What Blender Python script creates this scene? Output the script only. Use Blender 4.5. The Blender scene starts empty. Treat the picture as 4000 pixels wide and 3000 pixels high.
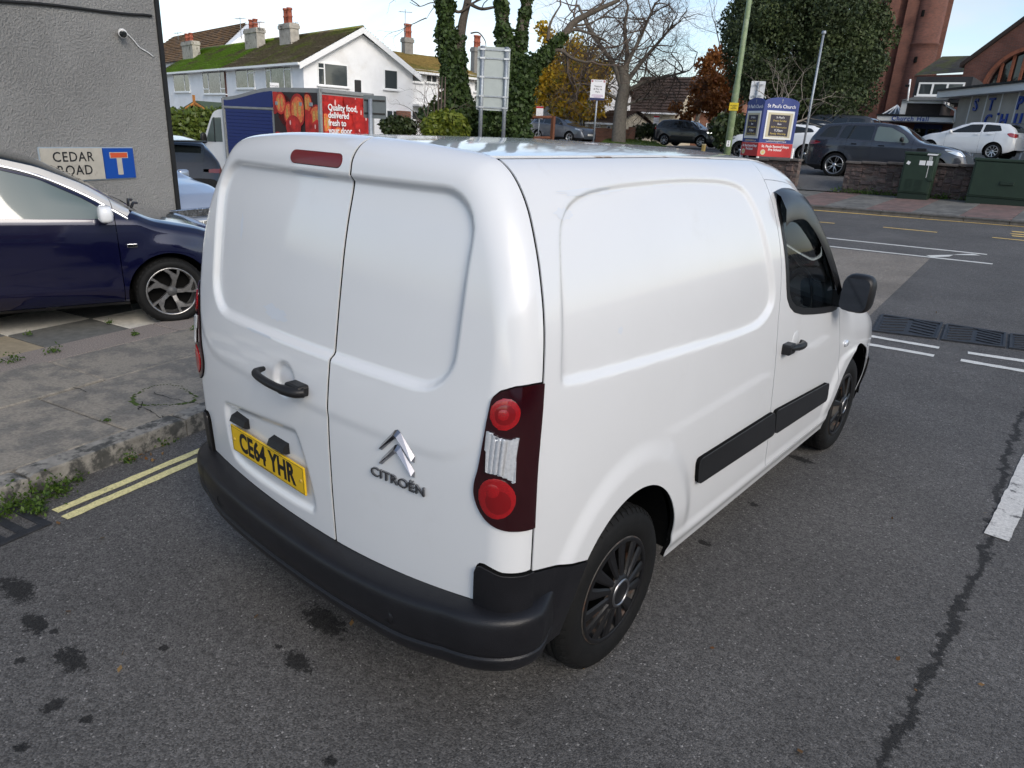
import bpy, bmesh, math, random
import numpy as np
from mathutils import Vector, Matrix
random.seed(7); rng=np.random.default_rng(7)
R_=math.radians
scene=bpy.context.scene
COL=scene.collection
# ------------------------------------------------------------------ camera (solved from the van's known dimensions)
CAM=(1.93421338,-1.22054015,1.87058704); YAW,PITCH,ROLL,FPX=.688190067,.343386033,.0539428347,2749.80772
def _axes():
    cy,sy=math.cos(YAW),math.sin(YAW)
    f0=np.array([-sy,cy,0.]); r0=np.array([cy,sy,0.]); k=np.array([0,0,1.])
    f=f0*math.cos(PITCH)-k*math.sin(PITCH); u=f0*math.sin(PITCH)+k*math.cos(PITCH)
    return r0*math.cos(ROLL)+u*math.sin(ROLL), -r0*math.sin(ROLL)+u*math.cos(ROLL), f
AR,AU,AF=_axes()
cam=bpy.data.cameras.new('camera'); cam.sensor_width=36; cam.lens=FPX/4000*36; cam.clip_start=.05; cam.clip_end=3000
camo=bpy.data.objects.new('camera',cam); COL.objects.link(camo)
M=Matrix.Identity(4)
for i in range(3): M[i][0],M[i][1],M[i][2],M[i][3]=AR[i],AU[i],-AF[i],CAM[i]
camo.matrix_world=M; scene.camera=camo
# ------------------------------------------------------------------ sky, sun, exposure
SUN_AZ=R_(110); SUN_EL=R_(32)       # azimuth measured clockwise from +Y (van heading): sun stands off to the van's right
world=bpy.data.worlds.new('World'); scene.world=world; world.use_nodes=True
wn=world.node_tree; wn.nodes.clear()
def N(t,typ,**kw):
    n=t.nodes.new(typ)
    for k,v in kw.items():
        if k=='inp':
            for a,b in v.items(): n.inputs[a].default_value=b
        else: setattr(n,k,v)
    return n
def Lk(t,a,b): t.links.new(a,b)
sky=N(wn,'ShaderNodeTexSky',sky_type='NISHITA',sun_disc=False,sun_elevation=SUN_EL,sun_rotation=SUN_AZ,air_density=1.0,dust_density=1.5,ozone_density=1.2)
geo=N(wn,'ShaderNodeTexCoord')
sep=N(wn,'ShaderNodeSeparateXYZ'); Lk(wn,geo.outputs['Generated'],sep.inputs[0])
zz=N(wn,'ShaderNodeMath',operation='ADD',inp={1:.22}); Lk(wn,sep.outputs['Z'],zz.inputs[0])
zc=N(wn,'ShaderNodeMath',operation='MAXIMUM',inp={1:.06}); Lk(wn,zz.outputs[0],zc.inputs[0])
dv=N(wn,'ShaderNodeVectorMath',operation='DIVIDE'); Lk(wn,geo.outputs['Generated'],dv.inputs[0])
cb=N(wn,'ShaderNodeCombineXYZ'); [Lk(wn,zc.outputs[0],cb.inputs[i]) for i in range(3)]; Lk(wn,cb.outputs[0],dv.inputs[1])
mp=N(wn,'ShaderNodeMapping'); mp.inputs['Scale'].default_value=(.8,1.9,1.0); mp.inputs['Rotation'].default_value=(0,0,.5); Lk(wn,dv.outputs[0],mp.inputs[0])
nz=N(wn,'ShaderNodeTexNoise',inp={'Scale':1.25,'Detail':9.,'Roughness':.58,'Distortion':.35}); Lk(wn,mp.outputs[0],nz.inputs['Vector'])
cr=N(wn,'ShaderNodeMapRange',interpolation_type='SMOOTHSTEP',inp={1:.40,2:.70,3:.03,4:.66}); Lk(wn,nz.outputs['Fac'],cr.inputs[0])
mx=N(wn,'ShaderNodeMix',data_type='RGBA'); Lk(wn,cr.outputs[0],mx.inputs['Factor']); Lk(wn,sky.outputs[0],mx.inputs['A']); bw=N(wn,'ShaderNodeRGBToBW'); Lk(wn,sky.outputs[0],bw.inputs[0]); cs_=N(wn,'ShaderNodeVectorMath',operation='SCALE'); cs_.inputs[0].default_value=(.98,1.02,1.08); Lk(wn,bw.outputs[0],cs_.inputs['Scale']); Lk(wn,cs_.outputs[0],mx.inputs['B'])
bg=N(wn,'ShaderNodeBackground',inp={'Strength':.15}); Lk(wn,mx.outputs['Result'],bg.inputs['Color'])
wo=N(wn,'ShaderNodeOutputWorld'); Lk(wn,bg.outputs[0],wo.inputs['Surface'])
sl=bpy.data.lights.new('sun','SUN'); sl.energy=1.05; sl.angle=R_(25); sl.color=(1,.93,.82)
so=bpy.data.objects.new('sun',sl); COL.objects.link(so)
sd=Vector((math.sin(SUN_AZ)*math.cos(SUN_EL),math.cos(SUN_AZ)*math.cos(SUN_EL),math.sin(SUN_EL)))
so.rotation_euler=sd.to_track_quat('Z','Y').to_euler()
vs=scene.view_settings; vs.view_transform='Standard'; vs.look='None'; vs.gamma=1; vs.exposure=0.56; vs.use_curve_mapping=False
# ------------------------------------------------------------------ pixel -> place (4000x3000 pixels of the photograph)
def ray(px,py): return AF+AR*(px-2000)/FPX+AU*(1500-py)/FPX
def at(px,py,Z): return np.array(CAM)+ray(px,py)*Z          # Z = depth along the view axis in metres
def atz(px,py,z):
    d=ray(px,py); return np.array(CAM)+d*((z-CAM[2])/d[2])
def aty(px,py,y):
    d=ray(px,py); return np.array(CAM)+d*((y-CAM[1])/d[1])
def atx(px,py,x):
    d=ray(px,py); return np.array(CAM)+d*((x-CAM[0])/d[0])
# ------------------------------------------------------------------ materials
MATS={}
def srgb(r,g,b):
    f=lambda c:(c/255/12.92) if c/255<=.04045 else ((c/255+.055)/1.055)**2.4
    return (f(r),f(g),f(b),1)
def mat(name,col=(.5,.5,.5),rough=.5,metal=0.,spec=.5,coat=0.,var=0.,vscale=6.,bump=0.,bscale=40.,col2=None,detail=4.,trans=0.,coord='Object',emit=None,ior=1.45,c2lo=.4,c2hi=.6,c2scale=None):
    """procedural material: base colour with noise variation, optional second colour in patches, noise bump"""
    if name in MATS: return MATS[name]
    m=bpy.data.materials.new(name); m.use_nodes=True; t=m.node_tree; b=t.nodes['Principled BSDF']
    c=tuple(col)[:3]+(1,)
    b.inputs['Base Color'].default_value=c; b.inputs['Roughness'].default_value=rough; b.inputs['Metallic'].default_value=metal
    b.inputs['Specular IOR Level'].default_value=spec; b.inputs['Coat Weight'].default_value=coat; b.inputs['Coat Roughness'].default_value=.06; b.inputs['IOR'].default_value=ior
    b.inputs['Transmission Weight'].default_value=trans
    if emit: b.inputs['Emission Color'].default_value=tuple(emit[:3])+(1,); b.inputs['Emission Strength'].default_value=emit[3]
    tc=N(t,'ShaderNodeTexCoord'); src=tc.outputs[coord]; out=None
    if var>0 or col2 is not None:
        n=N(t,'ShaderNodeTexNoise',inp={'Scale':vscale,'Detail':detail,'Roughness':.6}); Lk(t,src,n.inputs['Vector'])
        mr=N(t,'ShaderNodeMapRange',inp={1:.25,2:.75,3:1-var,4:1+var}); Lk(t,n.outputs['Fac'],mr.inputs[0])
        base=None
        if col2 is not None:
            n2=N(t,'ShaderNodeTexNoise',inp={'Scale':c2scale or vscale*.6,'Detail':6.,'Roughness':.65}); Lk(t,src,n2.inputs['Vector'])
            m2=N(t,'ShaderNodeMapRange',interpolation_type='SMOOTHSTEP',inp={1:c2lo,2:c2hi,3:0,4:1}); Lk(t,n2.outputs['Fac'],m2.inputs[0])
            mixc=N(t,'ShaderNodeMix',data_type='RGBA'); mixc.inputs['A'].default_value=c; mixc.inputs['B'].default_value=tuple(col2)[:3]+(1,); Lk(t,m2.outputs[0],mixc.inputs['Factor']); base=mixc.outputs['Result']
        mul=N(t,'ShaderNodeMix',data_type='RGBA',blend_type='MULTIPLY'); mul.inputs['Factor'].default_value=1
        if base: Lk(t,base,mul.inputs['A'])
        else: mul.inputs['A'].default_value=c
        Lk(t,mr.outputs[0],mul.inputs['B']); Lk(t,mul.outputs['Result'],b.inputs['Base Color'])
    if bump>0:
        nb=N(t,'ShaderNodeTexNoise',inp={'Scale':bscale,'Detail':5.,'Roughness':.6}); Lk(t,src,nb.inputs['Vector'])
        bp=N(t,'ShaderNodeBump',inp={'Strength':1.,'Distance':bump}); Lk(t,nb.outputs['Fac'],bp.inputs['Height']); Lk(t,bp.outputs[0],b.inputs['Normal'])
    MATS[name]=m; return m
# ------------------------------------------------------------------ objects
def tag(o,label=None,cat=None,group=None,kind=None):
    if label: o['label']=label
    if cat: o['category']=cat
    if group: o['group']=group
    if kind: o['kind']=kind
    return o
def empty(name,loc=(0,0,0),rz=0,label=None,cat=None,group=None):
    o=bpy.data.objects.new(name,None); o.empty_display_size=.1; COL.objects.link(o); o.location=loc; o.rotation_euler=(0,0,rz)
    return tag(o,label,cat,group)
def link(name,me,m=None,parent=None,smooth=False,loc=None,rot=None):
    if m is not None and not me.materials: me.materials.append(m)
    if smooth: me.polygons.foreach_set('use_smooth',[True]*len(me.polygons))
    o=bpy.data.objects.new(name,me); COL.objects.link(o)
    if parent is not None: o.parent=parent
    if loc is not None: o.location=loc
    if rot is not None: o.rotation_euler=rot
    return o
def pyd(name,v,f,m=None,parent=None,smooth=False,loc=None,rot=None):
    me=bpy.data.meshes.new(name); me.from_pydata([tuple(map(float,p)) for p in v],[],[tuple(map(int,p)) for p in f]); me.update()
    return link(name,me,m,parent,smooth,loc,rot)
class MB:
    """collects simple solids into ONE mesh"""
    def __init__(s): s.v=[]; s.f=[]; s.mi=[]; s.cur=0; s.sm=[]
    def add(s,v,f,smooth=False):
        b=len(s.v); s.v+= [tuple(map(float,p)) for p in v]; s.f+=[tuple(b+int(i) for i in q) for q in f]; s.mi+=[s.cur]*len(f); s.sm+=[smooth]*len(f); return s
    def box(s,x0,x1,y0,y1,z0,z1):
        v=[(x,y,z) for z in(z0,z1) for y in(y0,y1) for x in(x0,x1)]
        return s.add(v,[(0,2,3,1),(4,5,7,6),(0,1,5,4),(2,6,7,3),(0,4,6,2),(1,3,7,5)])
    def cbox(s,x0,x1,y0,y1,z0,z1,b=.01):
        """box with chamfered edges"""
        bm=bmesh.new(); bmesh.ops.create_cube(bm,size=1)
        for v in bm.verts: v.co=Vector(((x0+x1)/2+v.co.x*(x1-x0),(y0+y1)/2+v.co.y*(y1-y0),(z0+z1)/2+v.co.z*(z1-z0)))
        bmesh.ops.bevel(bm,geom=bm.edges[:],offset=b,segments=2,affect='EDGES',profile=.5)
        return s.bm(bm)
    def bm(s,bm,smooth=False):
        bm.verts.index_update(); v=[p.co[:] for p in bm.verts]; f=[[q.index for q in p.verts] for p in bm.faces]; bm.free(); return s.add(v,f,smooth)
    def prism(s,poly,axis,a,b):
        """extrude a 2D polygon along axis (0,1,2) from a to b; the 2D coords are the two other axes in order"""
        n=len(poly); v=[]
        for h in (a,b):
            for p in poly:
                q=list(p); q.insert(axis,h); v.append(q)
        f=[tuple(range(n))[::-1],tuple(range(n,2*n))]+[(i,(i+1)%n,n+(i+1)%n,n+i) for i in range(n)]
        return s.add(v,f)
    def tube(s,pts,rad,n=8,cap=True):
        pts=[np.array(p,float) for p in pts]; k=len(pts); rad=[rad]*k if np.isscalar(rad) else rad
        rings=[]; up=np.array([0.13,.31,.94])
        for i,p in enumerate(pts):
            d=pts[min(i+1,k-1)]-pts[max(i-1,0)]; d=d/(np.linalg.norm(d)+1e-9)
            a=np.cross(d,up); 
            if np.linalg.norm(a)<.05: a=np.cross(d,np.array([1.,0,0]))
            a/=np.linalg.norm(a); b=np.cross(d,a)
            rings.append([p+rad[i]*(a*math.cos(2*math.pi*j/n)+b*math.sin(2*math.pi*j/n)) for j in range(n)])
        v=[q for r in rings for q in r]; f=[(i*n+j,i*n+(j+1)%n,(i+1)*n+(j+1)%n,(i+1)*n+j) for i in range(k-1) for j in range(n)]
        if cap: f+=[tuple(range(n))[::-1],tuple((k-1)*n+j for j in range(n))]
        return s.add(v,f,True)
    def lathe(s,prof,axis='x',n=32,c=(0,0,0),closed=False):
        """revolve (r,h) profile about an axis through c"""
        v=[];k=len(prof)
        for j in range(n):
            a=2*math.pi*j/n; ca,sa=math.cos(a),math.sin(a)
            for r,h in prof:
                p={'x':(h,r*ca,r*sa),'y':(r*sa,h,r*ca),'z':(r*ca,r*sa,h)}[axis]; v.append((p[0]+c[0],p[1]+c[1],p[2]+c[2]))
        f=[]
        for j in range(n):
            j2=(j+1)%n
            for i in range(k-1 if not closed else k): f.append((j*k+i,j*k+(i+1)%k,j2*k+(i+1)%k,j2*k+i))
        return s.add(v,f,True)
    def build(s,name,m,parent=None,loc=None,rot=None,fix=True):
        me=bpy.data.meshes.new(name); me.from_pydata(s.v,[],s.f)
        mm=m if isinstance(m,(list,tuple)) else [m]
        for q in mm: me.materials.append(q)
        me.polygons.foreach_set('material_index',s.mi); me.polygons.foreach_set('use_smooth',s.sm)
        if fix:
            bm=bmesh.new(); bm.from_mesh(me); bmesh.ops.recalc_face_normals(bm,faces=bm.faces[:]); bm.to_mesh(me); bm.free()
        me.update(); return link(name,me,None,parent,False,loc,rot)
def copy_tree(o,parent=None):
    c=o.copy(); COL.objects.link(c); c.parent=parent
    for ch in list(o.children): copy_tree(ch,c)
    return c
def text(name,body,size,m,parent,mat4,extrude=.001,bold=0.,spacing=1.,align='CENTER',sx=1.,shear=0.):
    cu=bpy.data.curves.new('t','FONT'); cu.body=body; cu.size=size; cu.extrude=extrude; cu.offset=bold; cu.space_character=spacing; cu.align_x=align; cu.align_y='CENTER'; cu.resolution_u=3; cu.shear=shear
    to=bpy.data.objects.new('t',cu); COL.objects.link(to); dg=bpy.context.evaluated_depsgraph_get(); dg.update()
    me=bpy.data.meshes.new_from_object(to.evaluated_get(dg)); bpy.data.objects.remove(to); bpy.data.curves.remove(cu)
    me.transform(Matrix.Diagonal((sx,1,1,1))); me.transform(mat4); me.name=name; me.materials.clear()
    return link(name,me,m,parent)
def frame4(o,xa,ya):
    """matrix with origin o, x axis xa, y axis ya"""
    x=Vector(xa).normalized(); y=Vector(ya); y=(y-x*y.dot(x)).normalized(); z=x.cross(y)
    M=Matrix.Identity(4)
    for i in range(3): M[i][0],M[i][1],M[i][2],M[i][3]=x[i],y[i],z[i],o[i]
    return M
def chaikin(p,n=2,closed=True):
    p=np.array(p,float)
    for _ in range(n):
        q=np.roll(p,-1,0)
        if closed: p=np.stack([p*.75+q*.25,p*.25+q*.75],1).reshape(-1,2)
        else:
            a,b=p[:-1],p[1:]; p=np.concatenate([p[:1],np.stack([a*.75+b*.25,a*.25+b*.75],1).reshape(-1,2),p[-1:]])
    return p
def sdpoly(P,poly):
    """signed distance, positive inside"""
    P=np.asarray(P,float); a=np.asarray(poly,float); b=np.roll(a,-1,0); d=np.full(len(P),1e9); ins=np.zeros(len(P),bool)
    for (ax,ay),(bx,by) in zip(a,b):
        ex,ey=bx-ax,by-ay; t=np.clip(((P[:,0]-ax)*ex+(P[:,1]-ay)*ey)/(ex*ex+ey*ey+1e-12),0,1)
        d=np.minimum(d,(P[:,0]-ax-t*ex)**2+(P[:,1]-ay-t*ey)**2)
        c=((ay>P[:,1])!=(by>P[:,1])); xi=ax+(P[:,1]-ay)*ex/(ey if abs(ey)>1e-12 else 1e-12); ins^=c&(P[:,0]<xi)
    return np.where(ins,1,-1)*np.sqrt(d)
def sst(x,a,b):
    t=np.clip((x-a)/(b-a),0,1); return t*t*(3-2*t)
class Patch:
    """a parameter-space grid that can be cut along curves and mapped onto a curved body surface"""
    def __init__(s,us,vs):
        us=np.asarray(us,float); vs=np.asarray(vs,float); nu,nv=len(us),len(vs)
        g=np.stack(np.meshgrid(us,vs,indexing='ij'),-1).reshape(-1,2); s.uv=g
        i=np.arange(nu-1)[:,None]*nv+np.arange(nv-1)[None]; i=i.ravel(); s.f=np.stack([i,i+nv,i+nv+1,i+1],1).tolist()
    def clip(s,fn):
        val=fn(s.uv); uv=s.uv.tolist(); out=[]; cache={}; pos=val>0
        for f in s.f:
            k=sum(pos[i] for i in f)
            if k==len(f): out.append(f); continue
            if k==0: continue
            nf=[]
            for a,b in zip(f,f[1:]+f[:1]):
                if pos[a]: nf.append(a)
                if pos[a]!=pos[b]:
                    key=(min(a,b),max(a,b))
                    if key not in cache:
                        t=val[a]/(val[a]-val[b]); cache[key]=len(uv); uv.append([uv[a][0]+t*(uv[b][0]-uv[a][0]),uv[a][1]+t*(uv[b][1]-uv[a][1])])
                    nf.append(cache[key])
            if len(nf)>2: out.append(nf)
        s.uv=np.array(uv); s.f=out; return s
    def copy(s):
        n=Patch.__new__(Patch); n.uv=s.uv.copy(); n.f=[list(q) for q in s.f]; return n
    def build(s,name,mapfn,m,parent=None,flange=.02,offset=0.,out=None,smooth=True):
        used=sorted({i for f in s.f for i in f})
        if not used: return None
        re={j:i for i,j in enumerate(used)}; uv=s.uv[used]; F=[[re[i] for i in f] for f in s.f]
        P=np.asarray(mapfn(uv),float); n=np.zeros_like(P)
        for k in {len(f) for f in F}:
            fa=np.array([f for f in F if len(f)==k]); a=P[fa[:,2]]-P[fa[:,0]]; b=(P[fa[:,3]] if k>3 else P[fa[:,1]])-P[fa[:,1]] if k>3 else P[fa[:,1]]-P[fa[:,0]]
            c=np.cross(P[fa[:,1]]-P[fa[:,0]],P[fa[:,2]]-P[fa[:,0]])+ (np.cross(P[fa[:,2]]-P[fa[:,0]],P[fa[:,3]]-P[fa[:,0]]) if k>3 else 0)
            for q in range(k): np.add.at(n,fa[:,q],c)
        n/=np.linalg.norm(n,axis=1)[:,None]+1e-12
        if out is not None:
            o=np.asarray(out(P) if callable(out) else out,float)
            if (n*o).sum()<0: n=-n; F=[f[::-1] for f in F]
        P=P+n*offset; V=P.tolist(); FF=list(F); dark=[]
        if flange:
            cnt={}
            for f in F:
                for a,b in zip(f,f[1:]+f[:1]): cnt[(a,b)]=1
            be=[e for e in cnt if (e[1],e[0]) not in cnt]; vi={}
            r=min(.003,flange*.4)
            for a,b in be:
                for q in (a,b):
                    if q not in vi:
                        vi[q]=len(V); V.append(P[q].tolist()); V.append((P[q]-n[q]*min(.004,flange*.3)).tolist()); V.append((P[q]-n[q]*flange).tolist())
                FF.append([vi[b],vi[a],vi[a]+1,vi[b]+1]); FF.append([vi[b]+1,vi[a]+1,vi[a]+2,vi[b]+2]); dark.append(len(FF)-1)
        me=bpy.data.meshes.new(name); me.from_pydata(V,[],FF); me.update()
        if dark:
            me.materials.append(m); me.materials.append(MATS['dark_void']); mi=np.zeros(len(FF),np.int32); mi[dark]=1; me.polygons.foreach_set('material_index',mi)  # deeper flange faces coloured dark: the shade inside panel gaps, put into the colour
        o=link(name,me,m,parent,smooth); return o
# ------------------------------------------------------------------ shared materials
white_paint=mat('white_paint',(.755,.76,.765),.30,coat=1.,var=.02,vscale=2.2,col2=(.69,.685,.67),c2lo=.60,c2hi=.85,c2scale=3.5,detail=8)
black_plastic=mat('black_plastic',(.012,.012,.013),.42,spec=.4,var=.2,vscale=9,bump=.0006,bscale=260)
bumper_plastic=mat('bumper_plastic',(.010,.010,.012),.36,spec=.45,var=.25,vscale=7,bump=.0008,bscale=300)
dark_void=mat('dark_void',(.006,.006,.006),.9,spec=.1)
rubber=mat('rubber',(.009,.009,.009),.7,spec=.25,var=.3,vscale=14,bump=.0008,bscale=120)
glass_dark=mat('glass_dark',(.010,.013,.014),.03,spec=.8,coat=.4)
glass_clear=mat('glass_clear',(.85,.92,.90),.0,trans=1.,ior=1.1,spec=.5)
chrome=mat('chrome',(.72,.73,.75),.09,metal=1.)
silver=mat('silver_metal',(.52,.53,.55),.28,metal=1.,var=.1,vscale=20)
galv=mat('galvanised_steel',(.30,.33,.36),.5,metal=.55,var=.22,vscale=14)
lens_dark=mat('lens_dark_red',(.022,.0015,.003),.07,spec=.7,coat=.6)
lens_red=mat('lens_red',(.33,.005,.008),.12,spec=.7,coat=1.,var=.35,vscale=260,bump=.0006,bscale=420)
lens_red2=mat('lens_red_inner',(.20,.004,.006),.15,spec=.7,coat=.5)
lens_clear=mat('lens_clear',(.78,.80,.83),.16,metal=.45,spec=.8,coat=1.,var=.18,vscale=120)
headlamp=mat('headlamp_glass',(.55,.58,.62),.12,metal=.6,coat=1.)
plate_yellow=mat('plate_yellow',(.80,.50,.015),.30,coat=.35,var=.05,vscale=12)
plate_white=mat('plate_white',(.75,.75,.72),.35,coat=.3)
ink=mat('black_ink',(.01,.01,.012),.5)
white_ink=mat('white_ink',(.8,.8,.8),.5)
rust=mat('rust',(.16,.06,.025),.9,var=.4,vscale=40)
iron=mat('cast_iron',(.035,.037,.042),.55,metal=.3,var=.35,vscale=18,bump=.002,bscale=90)
# ================================================================== the white van
def rcorner(poly,r=.05,n=3):
    p=[np.array(q,float) for q in poly]; out=[]; k=len(p)
    for i in range(k):
        a,b,c=p[i-1],p[i],p[(i+1)%k]; la,lc=np.linalg.norm(a-b),np.linalg.norm(c-b); q=min(r,la*.45); w=min(r,lc*.45)
        A=b+(a-b)/la*q; C=b+(c-b)/lc*w
        for t in np.linspace(0,1,n+1): out.append((1-t)**2*A+2*t*(1-t)*b+t*t*C)
    return np.array(out)
def crom(p,n=12):
    p=np.array(p,float); out=[]
    for i in range(len(p)-1):
        a,b,c,d=p[max(i-1,0)],p[i],p[i+1],p[min(i+2,len(p)-1)]
        for t in np.arange(n)/n: out.append(.5*((2*b)+(-a+c)*t+(2*a-5*b+4*c-d)*t*t+(-a+3*b-3*c+d)*t**3))
    out.append(p[-1]); return np.array(out)
def smooth1(xs,ys,w=.06,lo=None,hi=None):
    g=np.linspace(min(xs)-.5,max(xs)+.5,1200); v=np.interp(g,xs,ys); k=np.exp(-.5*((np.arange(-60,61)*(g[1]-g[0]))/w)**2); k/=k.sum()
    vv=np.convolve(np.pad(v,60,'edge'),k,'valid'); return lambda q:np.interp(q,g,vv)
V_CT=crom([(.80,.20),(.850,.235),(.868,.30),(.880,.40),(.886,.55),(.888,.80),(.884,1.0),(.872,1.2),(.848,1.38),(.806,1.53),(.752,1.65),(.697,1.735),(.645,1.785),(.585,1.808),(.45,1.822),(.25,1.834),(0,1.838)])
V_S=np.concatenate([[0],np.cumsum(np.linalg.norm(np.diff(V_CT,axis=0),axis=1))]); V_L=V_S[-1]
vW=lambda z:np.interp(z,V_CT[:,1],V_CT[:,0])
s_at=lambda z:np.interp(z,V_CT[:,1],V_S)
S_D=s_at(1.806)                                   # roof ditch
v_zt=smooth1([0,.3,1.2,2.0,2.2,2.38,2.6,2.8,3.05,3.2,3.45,3.8,4.1,4.25,4.33,4.38],[1.838,1.838,1.85,1.843,1.825,1.785,1.645,1.46,1.215,1.125,1.07,1.0,.90,.78,.62,.5],.05)
v_kx=smooth1([0,3.3,3.7,4.0,4.2,4.33,4.38],[1,1,.985,.94,.86,.74,.6],.05)
YRp=smooth1([.2,.5,.7,.9,1.0,1.1,1.3,1.5,1.6,1.7,1.85],[.05,.035,.026,.021,.022,.032,.058,.088,.108,.135,.155],.035)
V_R=.088; BOW=.066
SEAMX=.150
def yseam(x,z): return YRp(z)+BOW*(np.abs(x)/.85)**2+V_R
V_REC=chaikin([(.28,1.235),(.34,1.60),(.46,1.705),(.72,1.732),(1.27,1.737),(1.62,1.725),(1.735,1.665),(1.80,1.42),(1.87,1.24),(1.80,1.165),(1.64,1.130),(.95,1.165),(.30,1.205)],3)
V_ARC=(.752,.30,.375,.425); V_FARC=(3.455,.30,.385,.43)
def arc(y,z,A): return np.hypot((y-A[0])/A[2],(z-A[1])/A[3])
def vside(sg):
    def f(uv):
        y,s=uv[:,0],uv[:,1]; x=np.interp(s,V_S,V_CT[:,0]); z=np.interp(s,V_S,V_CT[:,1])
        zt=v_zt(y); zb=np.minimum(1.0,.6*zt); z2=np.where(z>zb,zb+(z-zb)*(zt-zb)/(1.838-zb),z)
        x=x*v_kx(y)
        d=sdpoly(np.stack([y,z],1),V_REC); fade=sst(y,.24,.34)
        dx=-.017*sst(d,-.002,.019)*np.where(z<1.62,1,1)*np.maximum(fade,sst(z,1.5,1.62))
        for A in (V_ARC,V_FARC):
            a=arc(y,z,A); dx=dx+.014*sst(a,1.42,1.20)*sst(z,.30,.5)
        dx=dx+.008*sst(np.abs(z-.335),.05,.0)*sst(y,.9,1.1)*sst(y,3.2,3.0)
        x=x+np.where(s<S_D,dx,0)
        return np.stack([sg*x,y,z2],1)
    return f
V_CTX=np.concatenate([np.stack([V_CT[:,0],V_CT[:,1]],1),np.stack([-V_CT[::-1,0],V_CT[::-1,1]],1)])
V_CTX=np.concatenate([[[.80,-.6]],V_CTX,[[-.80,-.6]]]); V_CTX[1,0]=.80
_cc=V_CT.copy(); _cc=_cc[_cc[:,1]>.42]; V_CTR=np.concatenate([[[_cc[0,0],-.6]],_cc,np.stack([-_cc[::-1,0],_cc[::-1,1]],1),[[-_cc[0,0],-.6]]])
DE=V_R*(math.pi/2-1)
def vdist(P):
    """signed distance inside the rear contour and the inward direction"""
    a=V_CTR[:-1]; b=V_CTR[1:]; best=np.full(len(P),1e9); q=np.zeros_like(P)
    for A,B in zip(a,b):
        ab=B-A; L=(ab**2).sum()
        if L<1e-12: continue
        t=np.clip(((P-A)@ab)/L,0,1); Q=A+t[:,None]*ab; d=((P-Q)**2).sum(1); m=d<best; best[m]=d[m]; q[m]=Q[m]
    d=np.sqrt(best); ins=(np.abs(P[:,0])<np.interp(P[:,1],_cc[:,1],_cc[:,0]))&(P[:,1]<1.838)
    # near the flat roof the interp is single valued
    sgn=np.where(ins,1.,-1.); n=(P-q)*sgn[:,None]/(d[:,None]+1e-9); return d*sgn,n
def erear(uv):
    d,n=vdist(uv); return d+DE
V_RREC=chaikin([(-.655,1.175),(-.655,1.62),(-.60,1.715),(.60,1.715),(.655,1.62),(.655,1.175)],1)
def rrect(x0,x1,z0,z1,r,n=6):
    p=[]
    for cx,cz,a0 in ((x1-r,z1-r,0),(x0+r,z1-r,90),(x0+r,z0+r,180),(x1-r,z0+r,270)):
        for k in range(n+1): a=R_(a0+90*k/n); p.append((cx+r*math.cos(a),cz+r*math.sin(a)))
    return np.array(p)
V_RREC=rrect(-.655,.655,1.165,1.725,.13)
V_ROUT=rrect(-.79,.79,.985,1.83,.20)
V_PREC=chaikin([(-.60,.80),(-.585,.60),(-.52,.545),(.0,.555),(.055,.575),(.035,.70),(-.03,.865),(-.06,.875),(-.55,.82)],2)
def vrear(uv):
    P=np.array(uv,float); d,n=vdist(P); e=d+DE
    th=np.clip(e/V_R,0,math.pi/2); act=np.where(e<V_R*math.pi/2,V_R*(1-np.cos(th)),d)
    P2=P+n*(act-d)[:,None]; dep=np.where(e<V_R*math.pi/2,V_R*(1-np.sin(th)),0)
    x,z=P2[:,0],P2[:,1]; y=YRp(np.minimum(z,1.85))+BOW*(np.abs(x)/.85)**2+dep
    s=sdpoly(P2,V_RREC); y=y+.019*sst(s,-.001,.021)
    s=sdpoly(P2,V_ROUT); y=y-.004*sst(s,-.02,.02)*sst(e,.03,.12)
    s=sdpoly(P2,V_PREC); y=y+.016*sst(s,.0,.028)
    r=np.hypot(x+.095,z-1.035); y=y+.015*sst(r,.066,.048)
    return np.stack([x,y,z],1)
def rear_pt(x,z): return vrear(np.array([[x,z]]))[0]
LAMP=chaikin([(.790,1.245),(1.05,1.25),(1.05,.812),(.90,.822),(.835,.828),(.785,.858),(.757,.91),(.757,.955),(.770,1.00),(.778,1.13)],2)
def zbot(x): x=np.asarray(x,float); return .508+np.where(x>.1,.048*((x-.1)/.65)**2,.014*((x-.1)/.75)**2)
def notch(uv,sg):    # region of the black bumper corner on the rear face (positive inside)
    x=uv[:,0]*sg; return sdpoly(np.stack([x,uv[:,1]],1),NOTCH)
NOTCH=chaikin([(.765,.37),(.765,.66),(.775,.69),(.80,.695),(.86,.672),(1.1,.672),(1.1,.37)],1)
def Bs(z): return np.interp(z,[.2,.33,.72,1.12,1.56,1.74,1.85],[2.13,2.118,2.005,1.925,1.915,1.93,1.95])
def Fs(z): return np.interp(z,[.2,.27,.49,.75,.95,1.05,1.12],[3.05,3.08,3.10,3.03,2.93,2.90,2.88])
ap=np.array([0,0,0])
van=empty('white_van',(0,0,0),0,'white panel van with twin rear doors and yellow rear number plate standing on the road','van')
us=np.concatenate([np.arange(.05,3.2,.0115),np.arange(3.2,4.39,.02)]); vs_=np.concatenate([np.arange(.04,V_L-.62,.0115),np.arange(V_L-.62,V_L+.001,.03)])
vs_=np.clip(vs_,0,V_L)
S_P=s_at(1.70)      # pillar line on the section
def V_WINf(uv,grow=0):
    P=vside(1)(uv)
    return sdpoly(np.stack([P[:,1],P[:,2]],1),VWIN)+grow
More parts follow.
